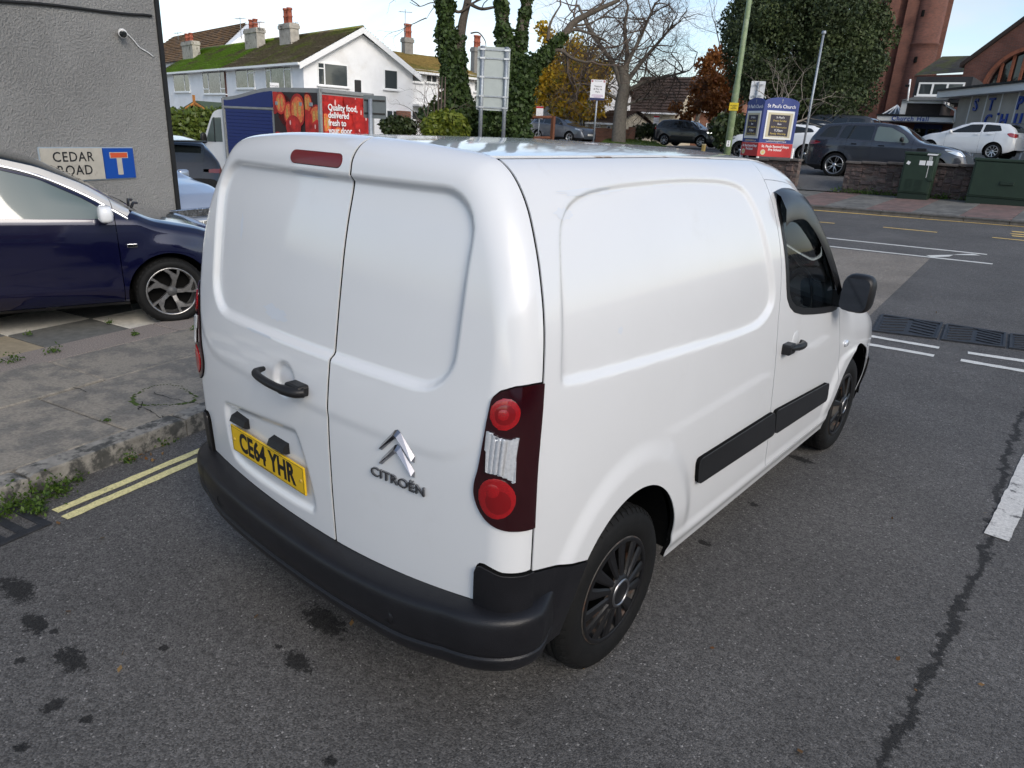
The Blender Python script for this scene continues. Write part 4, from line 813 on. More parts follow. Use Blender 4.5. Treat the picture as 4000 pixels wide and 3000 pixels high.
# ================================================================== parked cars
def paint(name,col,metal=.0,rough=.25): return mat(name,col,rough,metal=metal,coat=1.,var=.03,vscale=3)
tyre_b=rubber
def rcorner(poly,r=.05,n=3):
    p=[np.array(q,float) for q in poly]; out=[]; k=len(p)
    for i in range(k):
        a,b,c=p[i-1],p[i],p[(i+1)%k]; la,lc=np.linalg.norm(a-b),np.linalg.norm(c-b); q=min(r,la*.45); w=min(r,lc*.45)
        A=b+(a-b)/la*q; C=b+(c-b)/lc*w
        for t in np.linspace(0,1,n+1): out.append((1-t)**2*A+2*t*(1-t)*b+t*t*C)
    return np.array(out)
def make_car(name,label,P,heading,ref,sp):
    """P world point that the local point ref=(x,y) sits on; heading = world angle of the car's nose (0 = +Y, positive = left)"""
    car=empty(name,(0,0,0),heading,label,'car',sp.get('group'))
    ch,sh=math.cos(heading),math.sin(heading); car.location=(P[0]-(ref[0]*ch-ref[1]*sh),P[1]-(ref[0]*sh+ref[1]*ch),P[2])
    L,W,belt=sp['L'],sp['W']/2,sp['belt']; top=smooth1([a for a,b in sp['top']],[b for a,b in sp['top']],sp.get('sm',.035))
    kx=smooth1([-.2,0,.08,.25,.6,1.1,L-1.3,L-.7,L-.35,L-.12,L,L+.2],[.62,.74,.86,.94,.985,1,1,.975,.915,.80,.62,.55],.04)
    bot=smooth1([-.1,0,.15,.5,L-.6,L-.15,L,L+.1],[.42,.40,.30,.21,.21,.22,.30,.34],.04)
    fa,ra=sp['axles'][1],sp['axles'][0]; TR=sp['tyre']; AR_=TR+.055
    bl=lambda y:np.minimum(belt(y) if callable(belt) else belt,top(y)-.07)
    low=np.array([(0,.90,0.),(.10,.955,.08),(.25,.985,.2),(.55,1.0,.5),(.8,.993,.8),(1.0,.965,1.0)])
    def mapf(sg):
        def f(uv):
            y,s=uv[:,0],uv[:,1]; T=top(y); B=bl(y); b0=np.minimum(bot(y),B-.05); k=kx(y)*W
            l=np.clip(s,0,1); u=np.clip(s-1,0,1)
            x=np.interp(l,low[:,0],low[:,1]); z=b0+(B-b0)*np.interp(l,low[:,0],low[:,2])
            gh=np.clip((T-B-.07)/.38,0,1); xg=np.interp(u,[0,.55,.66,.76,.88,1],[1,.775,.72,.60,.32,0]); zg=np.interp(u,[0,.55,.66,.76,.88,1],[0,.86,.945,.975,.995,1])
            xb=np.interp(u,[0,.25,.45,.7,1],[1,.93,.82,.5,0]); zb=np.interp(u,[0,.25,.45,.7,1],[0,.55,.80,.95,1])
            hx=xb*(1-gh)+xg*gh; hz=zb*(1-gh)+zg*gh
            x=np.where(s>1,.965*hx,x)*k; z=np.where(s>1,B+(T-B)*hz,z)
            if sp.get('crease'): x=x+np.where(s<1,.012*np.exp(-((z-sp['crease'])/.03)**2),0)
            a1=np.hypot(y-fa,z-TR); a2=np.hypot(y-ra,z-TR)
            for a in (a1,a2): x=x+.014*sst(a,AR_+.16,AR_+.02)*(s<1)
            return np.stack([sg*x,y,z],1)
        return f
    us=np.concatenate([np.linspace(0,.3,14)[:-1],np.arange(.3,L-.35,sp.get('du',.045)),np.linspace(L-.35,L,16)]); ss=np.concatenate([np.linspace(0,1,18)[:-1],np.linspace(1,1.6,14)[:-1],np.linspace(1.6,2,10)])
    pm=sp['paint']; roofm=sp.get('roof',pm); cut=1.60
    ws0,ws1=sp['ws']; rw0,rw1=sp['rw']
    vis=sp.get('sides',(1,-1))
    US,SS=us,ss
    for sg in vis:
        us,ss=(US,SS) if sg==sp.get('face',sg) else (np.unique(np.append(US[::2],L)),np.unique(np.append(SS[::2],2.)))
        mp_=mapf(sg); YZ=lambda uv:mp_(uv)[:,1:]; arch=lambda uv:np.minimum(np.hypot(YZ(uv)[:,0]-fa,YZ(uv)[:,1]-TR),np.hypot(YZ(uv)[:,0]-ra,YZ(uv)[:,1]-TR))-AR_
        base=Patch(us,ss[ss<=1.62]).clip(lambda uv:cut-uv[:,1]).clip(arch)
        wins=[rcorner(w,sp.get('wr',.05)) for w in sp['windows']]
        for w in wins: base.clip(lambda uv,w=w:-sdpoly(YZ(uv),w))
        lights=[(rcorner(w,sp.get('wr',.05)),m,n) for w,m,n in sp.get('lights',[])]
        for w,m,n in lights: base.clip(lambda uv,w=w:-sdpoly(YZ(uv),w))
        ln=sp['doors']; segs=[(None,ln[0],'rear_quarter')]+[(a,b,'door') for a,b in zip(ln[:-1],ln[1:])]+[(ln[-1],None,'front_wing')]
        cl=sp.get('clad')
        for a,b,nm in segs:
            q=base.copy()
            if a: q.clip(lambda uv:YZ(uv)[:,0]-a-.003)
            if b: q.clip(lambda uv:b-.003-YZ(uv)[:,0])
            if cl: q.clip(lambda uv:YZ(uv)[:,1]-cl)
            if sp.get('rail'):
                ry,rz=zip(*sp['rail']); rf=lambda uv:np.where(uv[:,1]>1.02,YZ(uv)[:,1]-np.interp(YZ(uv)[:,0],ry,rz),-1)
                q.copy().clip(rf).build('roof_rail',mp_,roofm,car,flange=.008,offset=.001,out=(sg,0,.1)); q.clip(lambda uv:-rf(uv))
            q.build(nm,mp_,pm,car,flange=.008,out=(sg,0,.1))
        if cl: base.copy().clip(lambda uv:cl-YZ(uv)[:,1]).build('sill_cladding',mp_,black_plastic,car,flange=0,offset=.004,out=(sg,0,.1))
        for w in wins:
            Patch(np.arange(w[:,0].min()-.05,w[:,0].max()+.05,.03),ss[(ss>.9)&(ss<1.75)]).clip(lambda uv:sdpoly(YZ(uv),w)).build('side_window',mp_,sp.get('glasses',{}).get(len([1 for q_ in wins if q_[0,0]<w[0,0]]),sp.get('glass',glass_dark)),car,flange=0,offset=-.006,out=(sg,0,.1))
        for w,m,n in lights:
            Patch(np.unique(np.clip(np.arange(w[:,0].min()-.05,w[:,0].max()+.05,.018),0,L)),np.linspace(.3,1.5,60)).clip(lambda uv:sdpoly(YZ(uv),w)).build(n,mp_,m,car,flange=.01,offset=.004,out=(sg,0,.1))
        if sp.get('chrome'):
            tp=crom(sp['chrome'],5); V=[]
            for (y,z) in tp:
                # find surface x by scanning the section
                sv=np.linspace(.9,1.62,60); pp=mp_(np.stack([np.full(60,y),sv],1)); x=np.interp(z,pp[:,2],abs(pp[:,0])); V+=[(sg*(x+.004),y,z-.014),(sg*(x+.010),y,z),(sg*(x+.002),y,z+.014)]
            pyd('window_trim',V,[(3*i+j,3*i+3+j,3*i+4+j,3*i+1+j) for i in range(len(tp)-1) for j in range(2)],chrome,car,True)
        # upper skins
        up=Patch(us,np.linspace(cut,2,12))
        up.copy().clip(lambda uv:uv[:,0]-rw1).clip(lambda uv:ws0-uv[:,0]).build('roof',mp_,roofm,car,flange=0,out=(0,0,1))
        up.copy().clip(lambda uv:uv[:,0]-ws0).clip(lambda uv:ws1-uv[:,0]).build('windscreen',mp_,glass_dark,car,flange=0,offset=-.004,out=(0,.3,1))
        up.copy().clip(lambda uv:uv[:,0]-ws1).clip(lambda uv:L-uv[:,0]-.001).build('bonnet',mp_,pm,car,flange=0,out=(0,.3,1))
        up.copy().clip(lambda uv:uv[:,0]-rw0).clip(lambda uv:rw1-uv[:,0]).build('rear_window',mp_,glass_dark,car,flange=0,offset=-.004,out=(0,-.6,1))
        up.copy().clip(lambda uv:rw0-uv[:,0]).build('tailgate',mp_,pm,car,flange=0,out=(0,-1,.3))
        # ends: nose and tail fillers between the two halves
    for yy,nm,mm in ((0.,'rear_panel',pm),(L,'nose_panel',sp.get('nose',pm))):
        sv=np.linspace(0,2,24); a=mapf(1)(np.stack([np.full(24,yy),sv],1)); b=a.copy(); b[:,0]*=-1
        V=np.concatenate([a,b]); pyd(nm,V,[(i,i+1,24+i+1,24+i) for i in range(23)],mm,car,True)
    # underbody
    mb=MB(); mb.box(-W*.72,W*.72,.35,L-.35,.20,.30); mb.box(-W*.80,W*.80,ra+.5,fa-.5,.28,min(.62,.9*0+.55)); mb.build('underbody',dark_void,car)
    for sg in vis:
        for ax in (fa,ra):
            n=14; V=[]
            for k in range(n+1):
                a=math.pi*(-.15+1.3*k/n); V+=[(sg*W*.93,ax+AR_*1.02*math.cos(a),TR+AR_*1.02*math.sin(a)),(sg*W*.55,ax+AR_*1.02*math.cos(a),TR+AR_*1.02*math.sin(a))]
            pyd('wheel_housing',V,[(2*k,2*k+1,2*k+3,2*k+2) for k in range(n)]+[tuple(2*k+1 for k in range(n+1))],dark_void,car)
        for ax in (fa,ra): make_wheel(car,sg*(W-.035),ax,TR,sg,TR,sp['rim'],.225,sp.get('hub',silver),sp.get('nsp',5),sp.get('wstyle','y'),rim_m=sp.get('rim_m',silver),tyre_n=40)
        my,mz=sp['mirror']; mb=MB(); superell(mb,(sg*(W+.09),my,mz),(.10,.055,.07),3.4,16,10); mb.box(sg*(W-.06) if sg>0 else sg*(W+.04),sg*(W+.04) if sg>0 else sg*(W-.06),my-.03,my+.03,mz-.06,mz-.02); mb.build('door_mirror',sp.get('mirror_m',pm),car)
        for hy,hz in sp.get('handles',[]): mb=MB(); mb.cbox(sg*(W*1.0)-.012,sg*(W*1.0)+.018,hy-.09,hy+.09,hz-.016,hz+.016,.008); mb.build('door_handle',sp.get('handle_m',pm),car)
    return car
def endbox(car,name,y,x0,x1,z0,z1,m,th=.02,rot=0):
    mb=MB(); mb.cbox(x0,x1,y-th,y+th,z0,z1,.006); return mb.build(name,m,car)
def plate(car,y,z,txt,m,front=True,x=0):
    d=1 if front else -1; mb=MB(); mb.box(x-.26,x+.26,y-.006,y+.006,z-.056,z+.056); p=mb.build('number_plate',m,car)
    if txt: text('registration',txt,.105,ink,p,Matrix.Translation((x,y+d*.0085,z))@(Matrix.Rotation(math.pi,4,'Z') if front else Matrix.Identity(4))@Matrix.Rotation(R_(90),4,'X'),.0008,.002,sx=.8)
    return p
LEFT=math.pi/2; RIGHT=-math.pi/2          # along the main road
navy=paint('paint_navy',(.0035,.004,.026),.25,.16); nearblack=paint('paint_black',(.006,.007,.010),.1,.18); slate=paint('paint_slate',(.040,.045,.058),.4,.25); gunm=paint('paint_gunmetal',(.10,.115,.14),.5,.3); dgrey=paint('paint_dark_grey',(.04,.042,.046),.4,.3); silverp=paint('paint_silver_blue',(.42,.47,.56),.55,.3); whitep=paint('paint_white_car',(.78,.79,.80)); creamp=paint('paint_cream_roof',(.62,.59,.54),0,.3)
hl=headlamp; tlm=lens_red
greenglass=mat('glass_green',(.10,.13,.12),.03,spec=.9,coat=.6)
# --- navy hatchback with pale roof on the forecourt (its nose half is in view)
hd=-R_(14)
P0=at(692,1274,6.40); P0[2]=.073
blue=make_car('hatchback','dark blue hatchback with cream roof and alloy wheels parked on the chequered forecourt',P0,hd,(.86,2.92),dict(face=1,L=3.70,W=1.72,axles=(.61,2.92),tyre=.295,rim=.212,belt=lambda y:np.interp(y,[0,1.5,2.9],[1.0,.955,.925]),
 top=[(-.1,.5),(0,.75),(.08,1.0),(.25,1.26),(.6,1.42),(1.1,1.485),(1.5,1.485),(1.8,1.455),(2.06,1.385),(2.37,1.235),(2.65,1.03),(2.84,.935),(3.2,.86),(3.46,.765),(3.6,.63),(3.70,.45),(3.8,.4)],
 paint=navy,roof=creamp,windows=[[(1.10,.985),(1.10,1.365),(1.45,1.375),(1.75,1.335),(2.05,1.255),(2.34,1.105),(2.50,.995),(2.50,.945),(2.0,.955)],[(.35,1.04),(.55,1.28),(1.02,1.36),(1.02,.99)]],wr=.03,
 doors=[1.06,2.54],ws=(1.72,2.76),rw=(.10,.55),mirror=(2.46,1.0),mirror_m=whitep,wstyle='twist',nsp=5,rim_m=mat('alloy_dark_diamond',(.36,.35,.34),.32,metal=.9,var=.35,vscale=25),hub=mat('hub_grey',(.07,.07,.07),.5),glass=greenglass,crease=.36,du=.03,
 lights=[([(3.34,.66),(3.26,.72),(3.44,.73),(3.58,.63),(3.61,.54),(3.48,.55)],hl,'headlight')],handles=[(1.25,.86)],clad=.235,sides=(1,-1),
 rail=[(0,1.1),(.35,1.16),(.55,1.32),(1.10,1.40),(1.45,1.41),(1.75,1.37),(2.06,1.288),(2.37,1.135),(2.66,.945),(2.72,1.2),(3.7,1.3)],
 chrome=[(.55,1.30),(1.10,1.385),(1.45,1.395),(1.77,1.352),(2.06,1.27),(2.37,1.118),(2.64,.935)]))
mb=MB(); mb.cbox(.866,.874,2.60,2.68,.71,.74,.004); mb.build('wing_badge',chrome,blue)
# windscreen wiper blades
for k in (0,1): mb=MB(); mb.tube([(.0+.28*k,2.80,1.015),(.22+.28*k,2.74,1.04),(.50+.15*k,2.70,1.02)],.012,6); mb.build('wiper',black_plastic,blue)
# --- silver saloon nose at the corner of the grey house
P0=at(748,880,10.0); P0=np.array([P0[0],P0[1],float(P0[2])-.47]); hd=math.atan2(-.974,.21)
sil=make_car('saloon_car','silver blue car nose with wide chrome grille poking past the grey house corner',P0,hd,(0.15,4.38),dict(L=4.40,W=1.78,axles=(.85,3.5),tyre=.315,rim=.21,belt=.98,top=[(-.1,.6),(0,.8),(.15,1.0),(.8,1.32),(1.6,1.47),(2.2,1.47),(2.6,1.38),(3.0,1.18),(3.3,1.03),(3.7,.97),(4.1,.86),(4.28,.72),(4.4,.5),(4.5,.4)],paint=silverp,
 windows=[[(1.75,1.02),(1.75,1.34),(2.2,1.36),(2.7,1.12),(2.85,1.02)]],doors=[1.0,1.7,3.0],ws=(2.3,3.25),rw=(.25,1.0),mirror=(2.85,1.04),wstyle='plain',nsp=7,lights=[([(3.75,.72),(3.85,.80),(4.18,.76),(4.30,.66),(4.05,.64)],hl,'headlight')]))
gm=MB(); gm.cbox(-.52,.52,4.35,4.41,.585,.70,.012); gm.build('grille',mat('grille_chrome',(.5,.5,.52),.2,metal=1,var=.8,vscale=30),sil)
mb=MB(); mb.cbox(-.8,.8,4.26,4.385,.30,.56,.05); mb.build('front_bumper',whitep,sil)
mb=MB(); 
for a in ((-.05,-.03),(.03,.05)): mb.prism([(a[0],.60),(a[1],.60),(a[1]*1.1,.69),(a[0]*1.1,.69)],1,4.41,4.42)
mb.box(-.035,.035,4.41,4.42,.635,.655); mb.build('grille_emblem',chrome,sil)
plate(sil,4.395,.47,'       UFT',plate_white)
# --- black SUV queueing on the main road
P0=at(868,720,13.2); P0[2]=float(g(P0[0],P0[1]))
ev=make_car('black_suv','black SUV with dark glass and slim red tail lamps, behind the silver car',P0,LEFT-R_(6),(.80,.05),dict(face=-1,L=4.36,W=1.94,axles=(.85,3.52),tyre=.36,rim=.25,belt=lambda y:np.interp(y,[0,4],[1.14,1.02]),top=[(-.1,.6),(0,.9),(.08,1.15),(.22,1.40),(.42,1.535),(1.2,1.60),(2.0,1.62),(2.5,1.54),(2.9,1.34),(3.2,1.16),(3.8,1.07),(4.15,.95),(4.3,.75),(4.36,.5),(4.5,.4)],paint=nearblack,
 windows=[[(.35,1.20),(.50,1.40),(1.0,1.46),(1.0,1.18)],[(1.08,1.18),(1.08,1.465),(1.85,1.47),(1.85,1.14)],[(1.93,1.13),(1.93,1.47),(2.35,1.44),(2.8,1.22),(2.9,1.10)]],doors=[.95,1.90,3.0],ws=(2.4,3.15),rw=(.10,.36),mirror=(2.8,1.15),wstyle='y',nsp=5,rim_m=nearblack,
 lights=[([(.02,.98),(.02,1.06),(.32,1.07),(.42,1.03),(.30,.99)],mat('tail_smoked',(.12,.02,.02),.15,coat=.8),'tail_light')],clad=.32))
mb=MB(); mb.cbox(-.62,.62,.10,.34,1.515,1.545,.012); mb.build('spoiler',nearblack,ev)
# --- dark slate SUV with silver split-spoke wheels behind the stone wall
P0=at(3250,690,23.8)
rr=make_car('slate_suv','large dark slate SUV with silver split spoke wheels behind the stone wall',P0,RIGHT,(.90,1.05),dict(face=1,L=4.88,W=1.98,axles=(1.05,3.97),tyre=.385,rim=.285,belt=lambda y:np.interp(y,[0,4.9],[1.20,1.10]),top=[(-.1,.7),(0,.95),(.10,1.28),(.26,1.56),(.45,1.69),(1.2,1.765),(2.2,1.775),(2.7,1.71),(3.05,1.50),(3.40,1.27),(3.6,1.20),(4.2,1.13),(4.6,1.03),(4.78,.85),(4.86,.6),(4.95,.45)],paint=slate,du=.035,
 windows=[[(.36,1.26),(.62,1.58),(1.02,1.63),(.95,1.24)],[(1.02,1.24),(1.14,1.635),(2.05,1.65),(2.05,1.20)],[(2.13,1.20),(2.13,1.65),(2.55,1.62),(2.95,1.43),(3.15,1.25),(3.15,1.17)]],glasses={2:greenglass},doors=[1.30,2.09,3.28],ws=(2.55,3.42),rw=(.12,.42),mirror=(2.98,1.27),mirror_m=black_plastic,wstyle='y',nsp=5,
 lights=[([(.03,1.0),(.03,1.12),(.25,1.14),(.50,1.09),(.36,1.02)],mat('tail_deep',(.16,.01,.012),.15,coat=.8),'tail_light'),([(4.25,.98),(4.18,1.05),(4.6,1.02),(4.80,.93),(4.83,.84),(4.55,.88)],hl,'headlight')],handles=[(1.55,1.08),(2.40,1.06)],handle_m=nearblack,crease=1.02,clad=.36))
mb=MB(); mb.cbox(.975,1.0,3.45,3.72,.96,1.04,.01); mb.build('wing_vent',black_plastic,rr)
mb=MB(); mb.cbox(-.66,.66,.12,.44,1.665,1.70,.014); mb.build('spoiler',nearblack,rr)
mb=MB(); mb.cbox(.55,.93,4.62,4.86,.40,.55,.03); mb.build('bumper_insert',chrome,rr)
for xx in (.86,): 
    mb=MB(); mb.cbox(.50,.80,2.3,2.7,.9,1.35,.06); mb.build('seat',mat('seat_cream',(.45,.40,.33),.8),rr)
# --- white hatchback behind the noticeboard, tail to the right
P0=at(3195,610,27.5); P0[2]=float(land(P0[0],P0[1]))+.10
make_car('white_hatchback','white hatchback with tinted side glass half hidden by the blue church noticeboard',P0,LEFT,(-.80,.25),dict(face=-1,L=4.32,W=1.77,axles=(.77,3.46),tyre=.325,rim=.235,belt=lambda y:np.interp(y,[0,4.3],[1.06,.97]),top=[(-.1,.6),(0,.85),(.12,1.12),(.35,1.30),(.7,1.40),(1.5,1.44),(2.1,1.43),(2.5,1.33),(2.9,1.12),(3.15,1.02),(3.7,.95),(4.05,.84),(4.22,.68),(4.32,.45),(4.4,.4)],paint=whitep,
 windows=[[(.55,1.14),(.70,1.27),(1.3,1.335),(1.45,1.335),(1.45,1.06)],[(1.52,1.05),(1.52,1.335),(2.1,1.32),(2.6,1.12),(2.75,1.02)]],doors=[.85,1.48,2.85],ws=(2.2,3.05),rw=(.2,.62),mirror=(2.65,1.07),wstyle='y',nsp=5,rim_m=dgrey,lights=[([(.02,.86),(.05,.98),(.40,1.0),(.30,.88)],tlm,'tail_light'),([(3.75,.74),(3.7,.80),(4.05,.78),(4.2,.68),(3.95,.68)],hl,'headlight')]))
# --- dark SUV roof beyond
P0=at(3235,500,33); P0=np.array([P0[0],P0[1],float(land(P0[0],P0[1]))+.05])
make_car('dark_suv','dark SUV with pale lit roof standing beyond the white hatchback',P0,LEFT,(0,2.3),dict(face=-1,L=4.9,W=1.95,axles=(1.0,3.9),tyre=.38,rim=.27,belt=1.2,top=[(-.1,.7),(0,1.0),(.1,1.4),(.3,1.68),(.6,1.78),(1.5,1.83),(2.6,1.82),(3.0,1.7),(3.4,1.45),(3.75,1.22),(4.4,1.12),(4.75,.9),(4.9,.5),(5,.4)],paint=dgrey,
 windows=[[(.4,1.27),(.55,1.62),(1.2,1.68),(1.2,1.25)],[(1.28,1.25),(1.28,1.68),(2.2,1.70),(2.2,1.25)],[(2.28,1.25),(2.28,1.70),(2.8,1.66),(3.3,1.35),(3.4,1.25)]],doors=[1.24,2.24,3.4],ws=(2.9,3.7),rw=(.15,.4),mirror=(3.2,1.3),lights=[([(.02,1.1),(.02,1.25),(.3,1.24),(.3,1.12)],tlm,'tail_light')]))
# --- white supermini by the church hall
P0=at(3866,622,29.5)
pg=make_car('white_supermini','white supermini with black roof edge and red tail lamp beside the church hall wall',P0,LEFT-R_(12),(-.82,.72),dict(face=-1,L=3.96,W=1.74,axles=(.72,3.26),tyre=.32,rim=.225,belt=lambda y:np.interp(y,[0,4],[1.05,.96]),top=[(-.1,.6),(0,.88),(.06,1.05),(.18,1.28),(.42,1.42),(1.2,1.47),(1.8,1.46),(2.2,1.36),(2.7,1.12),(2.95,1.02),(3.4,.95),(3.75,.80),(3.96,.45),(4.1,.4)],paint=whitep,
 windows=[[(.55,1.12),(.70,1.34),(1.25,1.37),(1.25,1.05)],[(1.33,1.04),(1.33,1.37),(1.8,1.35),(2.3,1.14),(2.55,1.0)]],doors=[.75,1.29,2.65],ws=(1.9,2.85),rw=(.08,.34),mirror=(2.45,1.05),wstyle='plain',nsp=9,lights=[([(.0,.86),(.0,1.0),(.22,1.06),(.36,1.02),(.22,.90)],tlm,'tail_light')],handles=[(1.45,.95),(.95,.98)]))
mb=MB(); mb.cbox(-.55,.55,.1,.40,1.425,1.45,.01); mb.build('spoiler',nearblack,pg)
# --- grey crossover and dark estate further off
P0=at(2098,552,46)
gr_=make_car('grey_crossover','metallic grey crossover with black roof parked beyond the brown timber rail',P0,RIGHT-R_(4),(.85,.8),dict(face=1,L=4.48,W=1.85,axles=(.85,3.52),tyre=.35,rim=.24,belt=lambda y:np.interp(y,[0,4.5],[1.12,1.02]),top=[(-.1,.6),(0,.9),(.12,1.25),(.35,1.48),(.8,1.58),(1.6,1.61),(2.2,1.58),(2.6,1.43),(3.0,1.2),(3.2,1.11),(3.8,1.03),(4.2,.92),(4.4,.72),(4.48,.5),(4.6,.4)],paint=gunm,roof=nearblack,
 windows=[[(.45,1.2),(.7,1.42),(1.25,1.48),(1.25,1.15)],[(1.32,1.14),(1.32,1.48),(2.05,1.49),(2.05,1.10)],[(2.12,1.10),(2.12,1.49),(2.4,1.45),(2.85,1.18),(2.95,1.07)]],doors=[1.0,2.08,3.05],ws=(2.3,3.12),rw=(.15,.5),mirror=(2.85,1.15),mirror_m=nearblack,lights=[([(3.9,.86),(3.95,.92),(4.3,.86),(4.40,.78),(4.15,.80)],hl,'headlight')],clad=.36))
plate(gr_,4.5,.55,'',plate_white)
P0=at(2592,567,47)
cr_=make_car('dark_estate','dark grey tall estate car with bright headlamps beside the grass verge',P0,RIGHT,(.85,.95),dict(face=1,L=4.6,W=1.82,axles=(.95,3.58),tyre=.35,rim=.245,belt=lambda y:np.interp(y,[0,4.6],[1.10,1.02]),top=[(-.1,.6),(0,.92),(.1,1.2),(.3,1.46),(.6,1.60),(1.4,1.66),(2.2,1.65),(2.7,1.52),(3.1,1.27),(3.35,1.12),(3.9,1.04),(4.3,.92),(4.5,.72),(4.6,.5),(4.7,.4)],paint=dgrey,
 windows=[[(.5,1.2),(.75,1.5),(1.2,1.53),(1.1,1.17)],[(1.22,1.16),(1.25,1.54),(2.05,1.55),(2.05,1.12)],[(2.12,1.12),(2.12,1.55),(2.5,1.50),(2.95,1.22),(3.05,1.09)]],doors=[1.1,2.08,3.15],ws=(2.5,3.28),rw=(.12,.45),mirror=(2.95,1.18),wstyle='plain',nsp=8,lights=[([(.02,1.0),(.02,1.32),(.12,1.34),(.22,1.08),(.30,1.0)],tlm,'tail_light'),([(3.98,.86),(3.92,.95),(4.32,.92),(4.5,.80),(4.2,.80)],mat('headlamp_lit',(.8,.8,.8),.2,emit=(1,.98,.9,1.5)),'headlight')],clad=.34))
plate(cr_,4.62,.58,'',plate_white)
# ================================================================== delivery truck on the main road
RL=at(1256,560,20.0); RL=np.array([RL[0],RL[1],float(g(RL[0],RL[1]))])
_h=LEFT+R_(7); RL=RL+np.array([math.cos(_h),math.sin(_h),0])*1.025
trk=empty('delivery_truck',tuple(RL),LEFT+R_(7),'home delivery truck with blue roller shutter and red tomato panels','truck')
blue_s=mat('shutter_blue',(.006,.018,.13),.4,var=.06); greyt=mat('box_trim',(.24,.25,.25),.5,var=.15); cabw=paint('cab_white',(.74,.75,.76)); redt=mat('tomato_red',(.50,.022,.016),.5,var=.35,vscale=5,col2=(.30,.012,.010)); pulp=mat('tomato_pulp',(.62,.20,.05),.5,var=.4,vscale=14,col2=(.70,.10,.05)); dkp=mat('panel_dark',(.025,.014,.014),.5); seedm=mat('tomato_seed',(.55,.30,.08),.5,var=.4,vscale=20); hilite=mat('tomato_shine',(.75,.45,.42),.3)
# local: x right of the truck, y forward from the tail; the side seen is the truck's left (x negative), box 4.2 long, 2.1 wide
BL,BWd,z0,z1=4.35,2.05,.85,2.98
def topz(y): return z1-.0*(y<2.2)-.30*sst(np.array(y),1.9,BL)
mb=MB(); pr=[(0,z0),(BL,z0),(BL,float(topz(BL)))]+[(y,float(topz(y))) for y in np.linspace(BL-.3,0,14)]; mb.prism(pr,0,-BWd/2,BWd/2); mb.build('box_body',greyt,trk)
def sidepanel(name,y0,y1,za,zb,m,x=-BWd/2-.012,th=.012):
    mb=MB(); mb.cbox(x-th,x+th,y0,y1,za,zb,.006); return mb.build(name,m,trk)
mb=MB(); mb.prism([(2.0,2.44),(BL-.08,2.36),(BL-.08,2.60)]+[(y,float(topz(y))-.10) for y in np.linspace(BL-.2,2.0,8)],0,-BWd/2-.022,-BWd/2); mb.build('upper_panel',blue_s,trk)
mb=MB(); mb.cbox(-BWd/2-.03,-BWd/2,1.98,BL-.05,2.36,2.42,.008); mb.build('shutter_rail',greyt,trk)
for k in range(14): 
    z=.92+k*.102; mb=MB(); mb.cbox(-BWd/2-.02,-BWd/2-.002,2.05,BL-.12,z,z+.098,.008); mb.build('shutter_slat',blue_s,trk)
sidepanel('tomato_panel',.62,1.94,.9,2.86,dkp); sidepanel('tomato_panel',.06,.60,.9,2.86,dkp)
def blob(name,cx,cy,r,m,face,ry=None,d=.0,parent=trk):
    """flat printed tomato disc on a panel: face 'side' uses (y,z), 'rear' uses (x,z)"""
    n=20; ry=ry or r; pts=[(cx+r*math.cos(2*math.pi*k/n),cy+ry*math.sin(2*math.pi*k/n)) for k in range(n)]
    return pts
def prints(face,rect,lst,off,name):
    y0,y1,za,zb=rect
    for i,(cx,cy,r,ry,kind) in enumerate(lst):
        pts=np.array(blob('',cx,cy,r,None,face,ry)); pts[:,0]=np.clip(pts[:,0],y0,y1); pts[:,1]=np.clip(pts[:,1],za,zb); d=off+.0006*i
        V=[(-BWd/2-.024-d,p[0],p[1]) for p in pts] if face=='side' else [(p[0],-.014-d,p[1]) for p in pts]
        if abs(np.ptp(pts[:,0]))<.02 or np.ptp(pts[:,1])<.02: continue
        pyd(name,V,[tuple(range(len(V)))],{'r':redt,'p':pulp,'h':hilite,'d':dkp,'s':seedm}[kind],trk)
rs=random.Random(5)
def scatter(rect,n,R0):
    y0,y1,za,zb=rect; out=[]
    for k in range(n):
        cx,cy=rs.uniform(y0,y1),rs.uniform(za,zb); r=R0*rs.uniform(.8,1.15); ry=r*rs.uniform(.95,1.35); out.append((cx,cy,r,ry,'r'))
        if rs.random()<.40: out.append((cx,cy,r*.80,ry*.82,'p')); out.append((cx-.25*r,cy+.1*ry,r*.20,ry*.45,'s')); out.append((cx+.3*r,cy-.05*ry,r*.2,ry*.5,'s'))
        else: out.append((cx+.4*r,cy+.35*ry,r*.09,ry*.22,'h'))
    return out
prints('side',(.62,1.94,.9,2.86),scatter((.62,1.94,.9,2.86),16,.30),.0,'tomato_print')
prints('side',(.06,.60,.9,2.86),scatter((.06,.60,.9,2.86),8,.26),.0,'tomato_print')
mb=MB(); mb.cbox(-BWd/2+.06,BWd/2-.06,-.02,0,.95,z1-.16,.006); mb.build('rear_panel',redt,trk)
rr_=(-BWd/2+.08,BWd/2-.08,.97,z1-.18); prints('rear',rr_,scatter(rr_,26,.30),.007,'tomato_print')
TM=lambda x,y,z:Matrix.Translation((x,y,z))@Matrix.Rotation(R_(90),4,'X')
for i,s in enumerate(('Quality food,','delivered','fresh to','your door')): text('slogan_line',s,.235,white_ink,trk,TM(-BWd/2+.22,-.070,2.50-.205*i),.002,.005,align='LEFT',sx=.92)
TS=lambda x,y,z:Matrix.Translation((x,y,z))@Matrix.Rotation(R_(-90),4,'Z')@Matrix.Rotation(R_(90),4,'X')
text('web_address','tesco .com',.24,white_ink,trk,TS(-BWd/2-.075,1.28,1.66),.002,.004)
for zz_ in (z1-.06,.90): mb=MB(); mb.cbox(-BWd/2-.04,BWd/2+.04,-.05,.05,zz_-.05,zz_+.06,.02); mb.build('box_edge',greyt,trk)
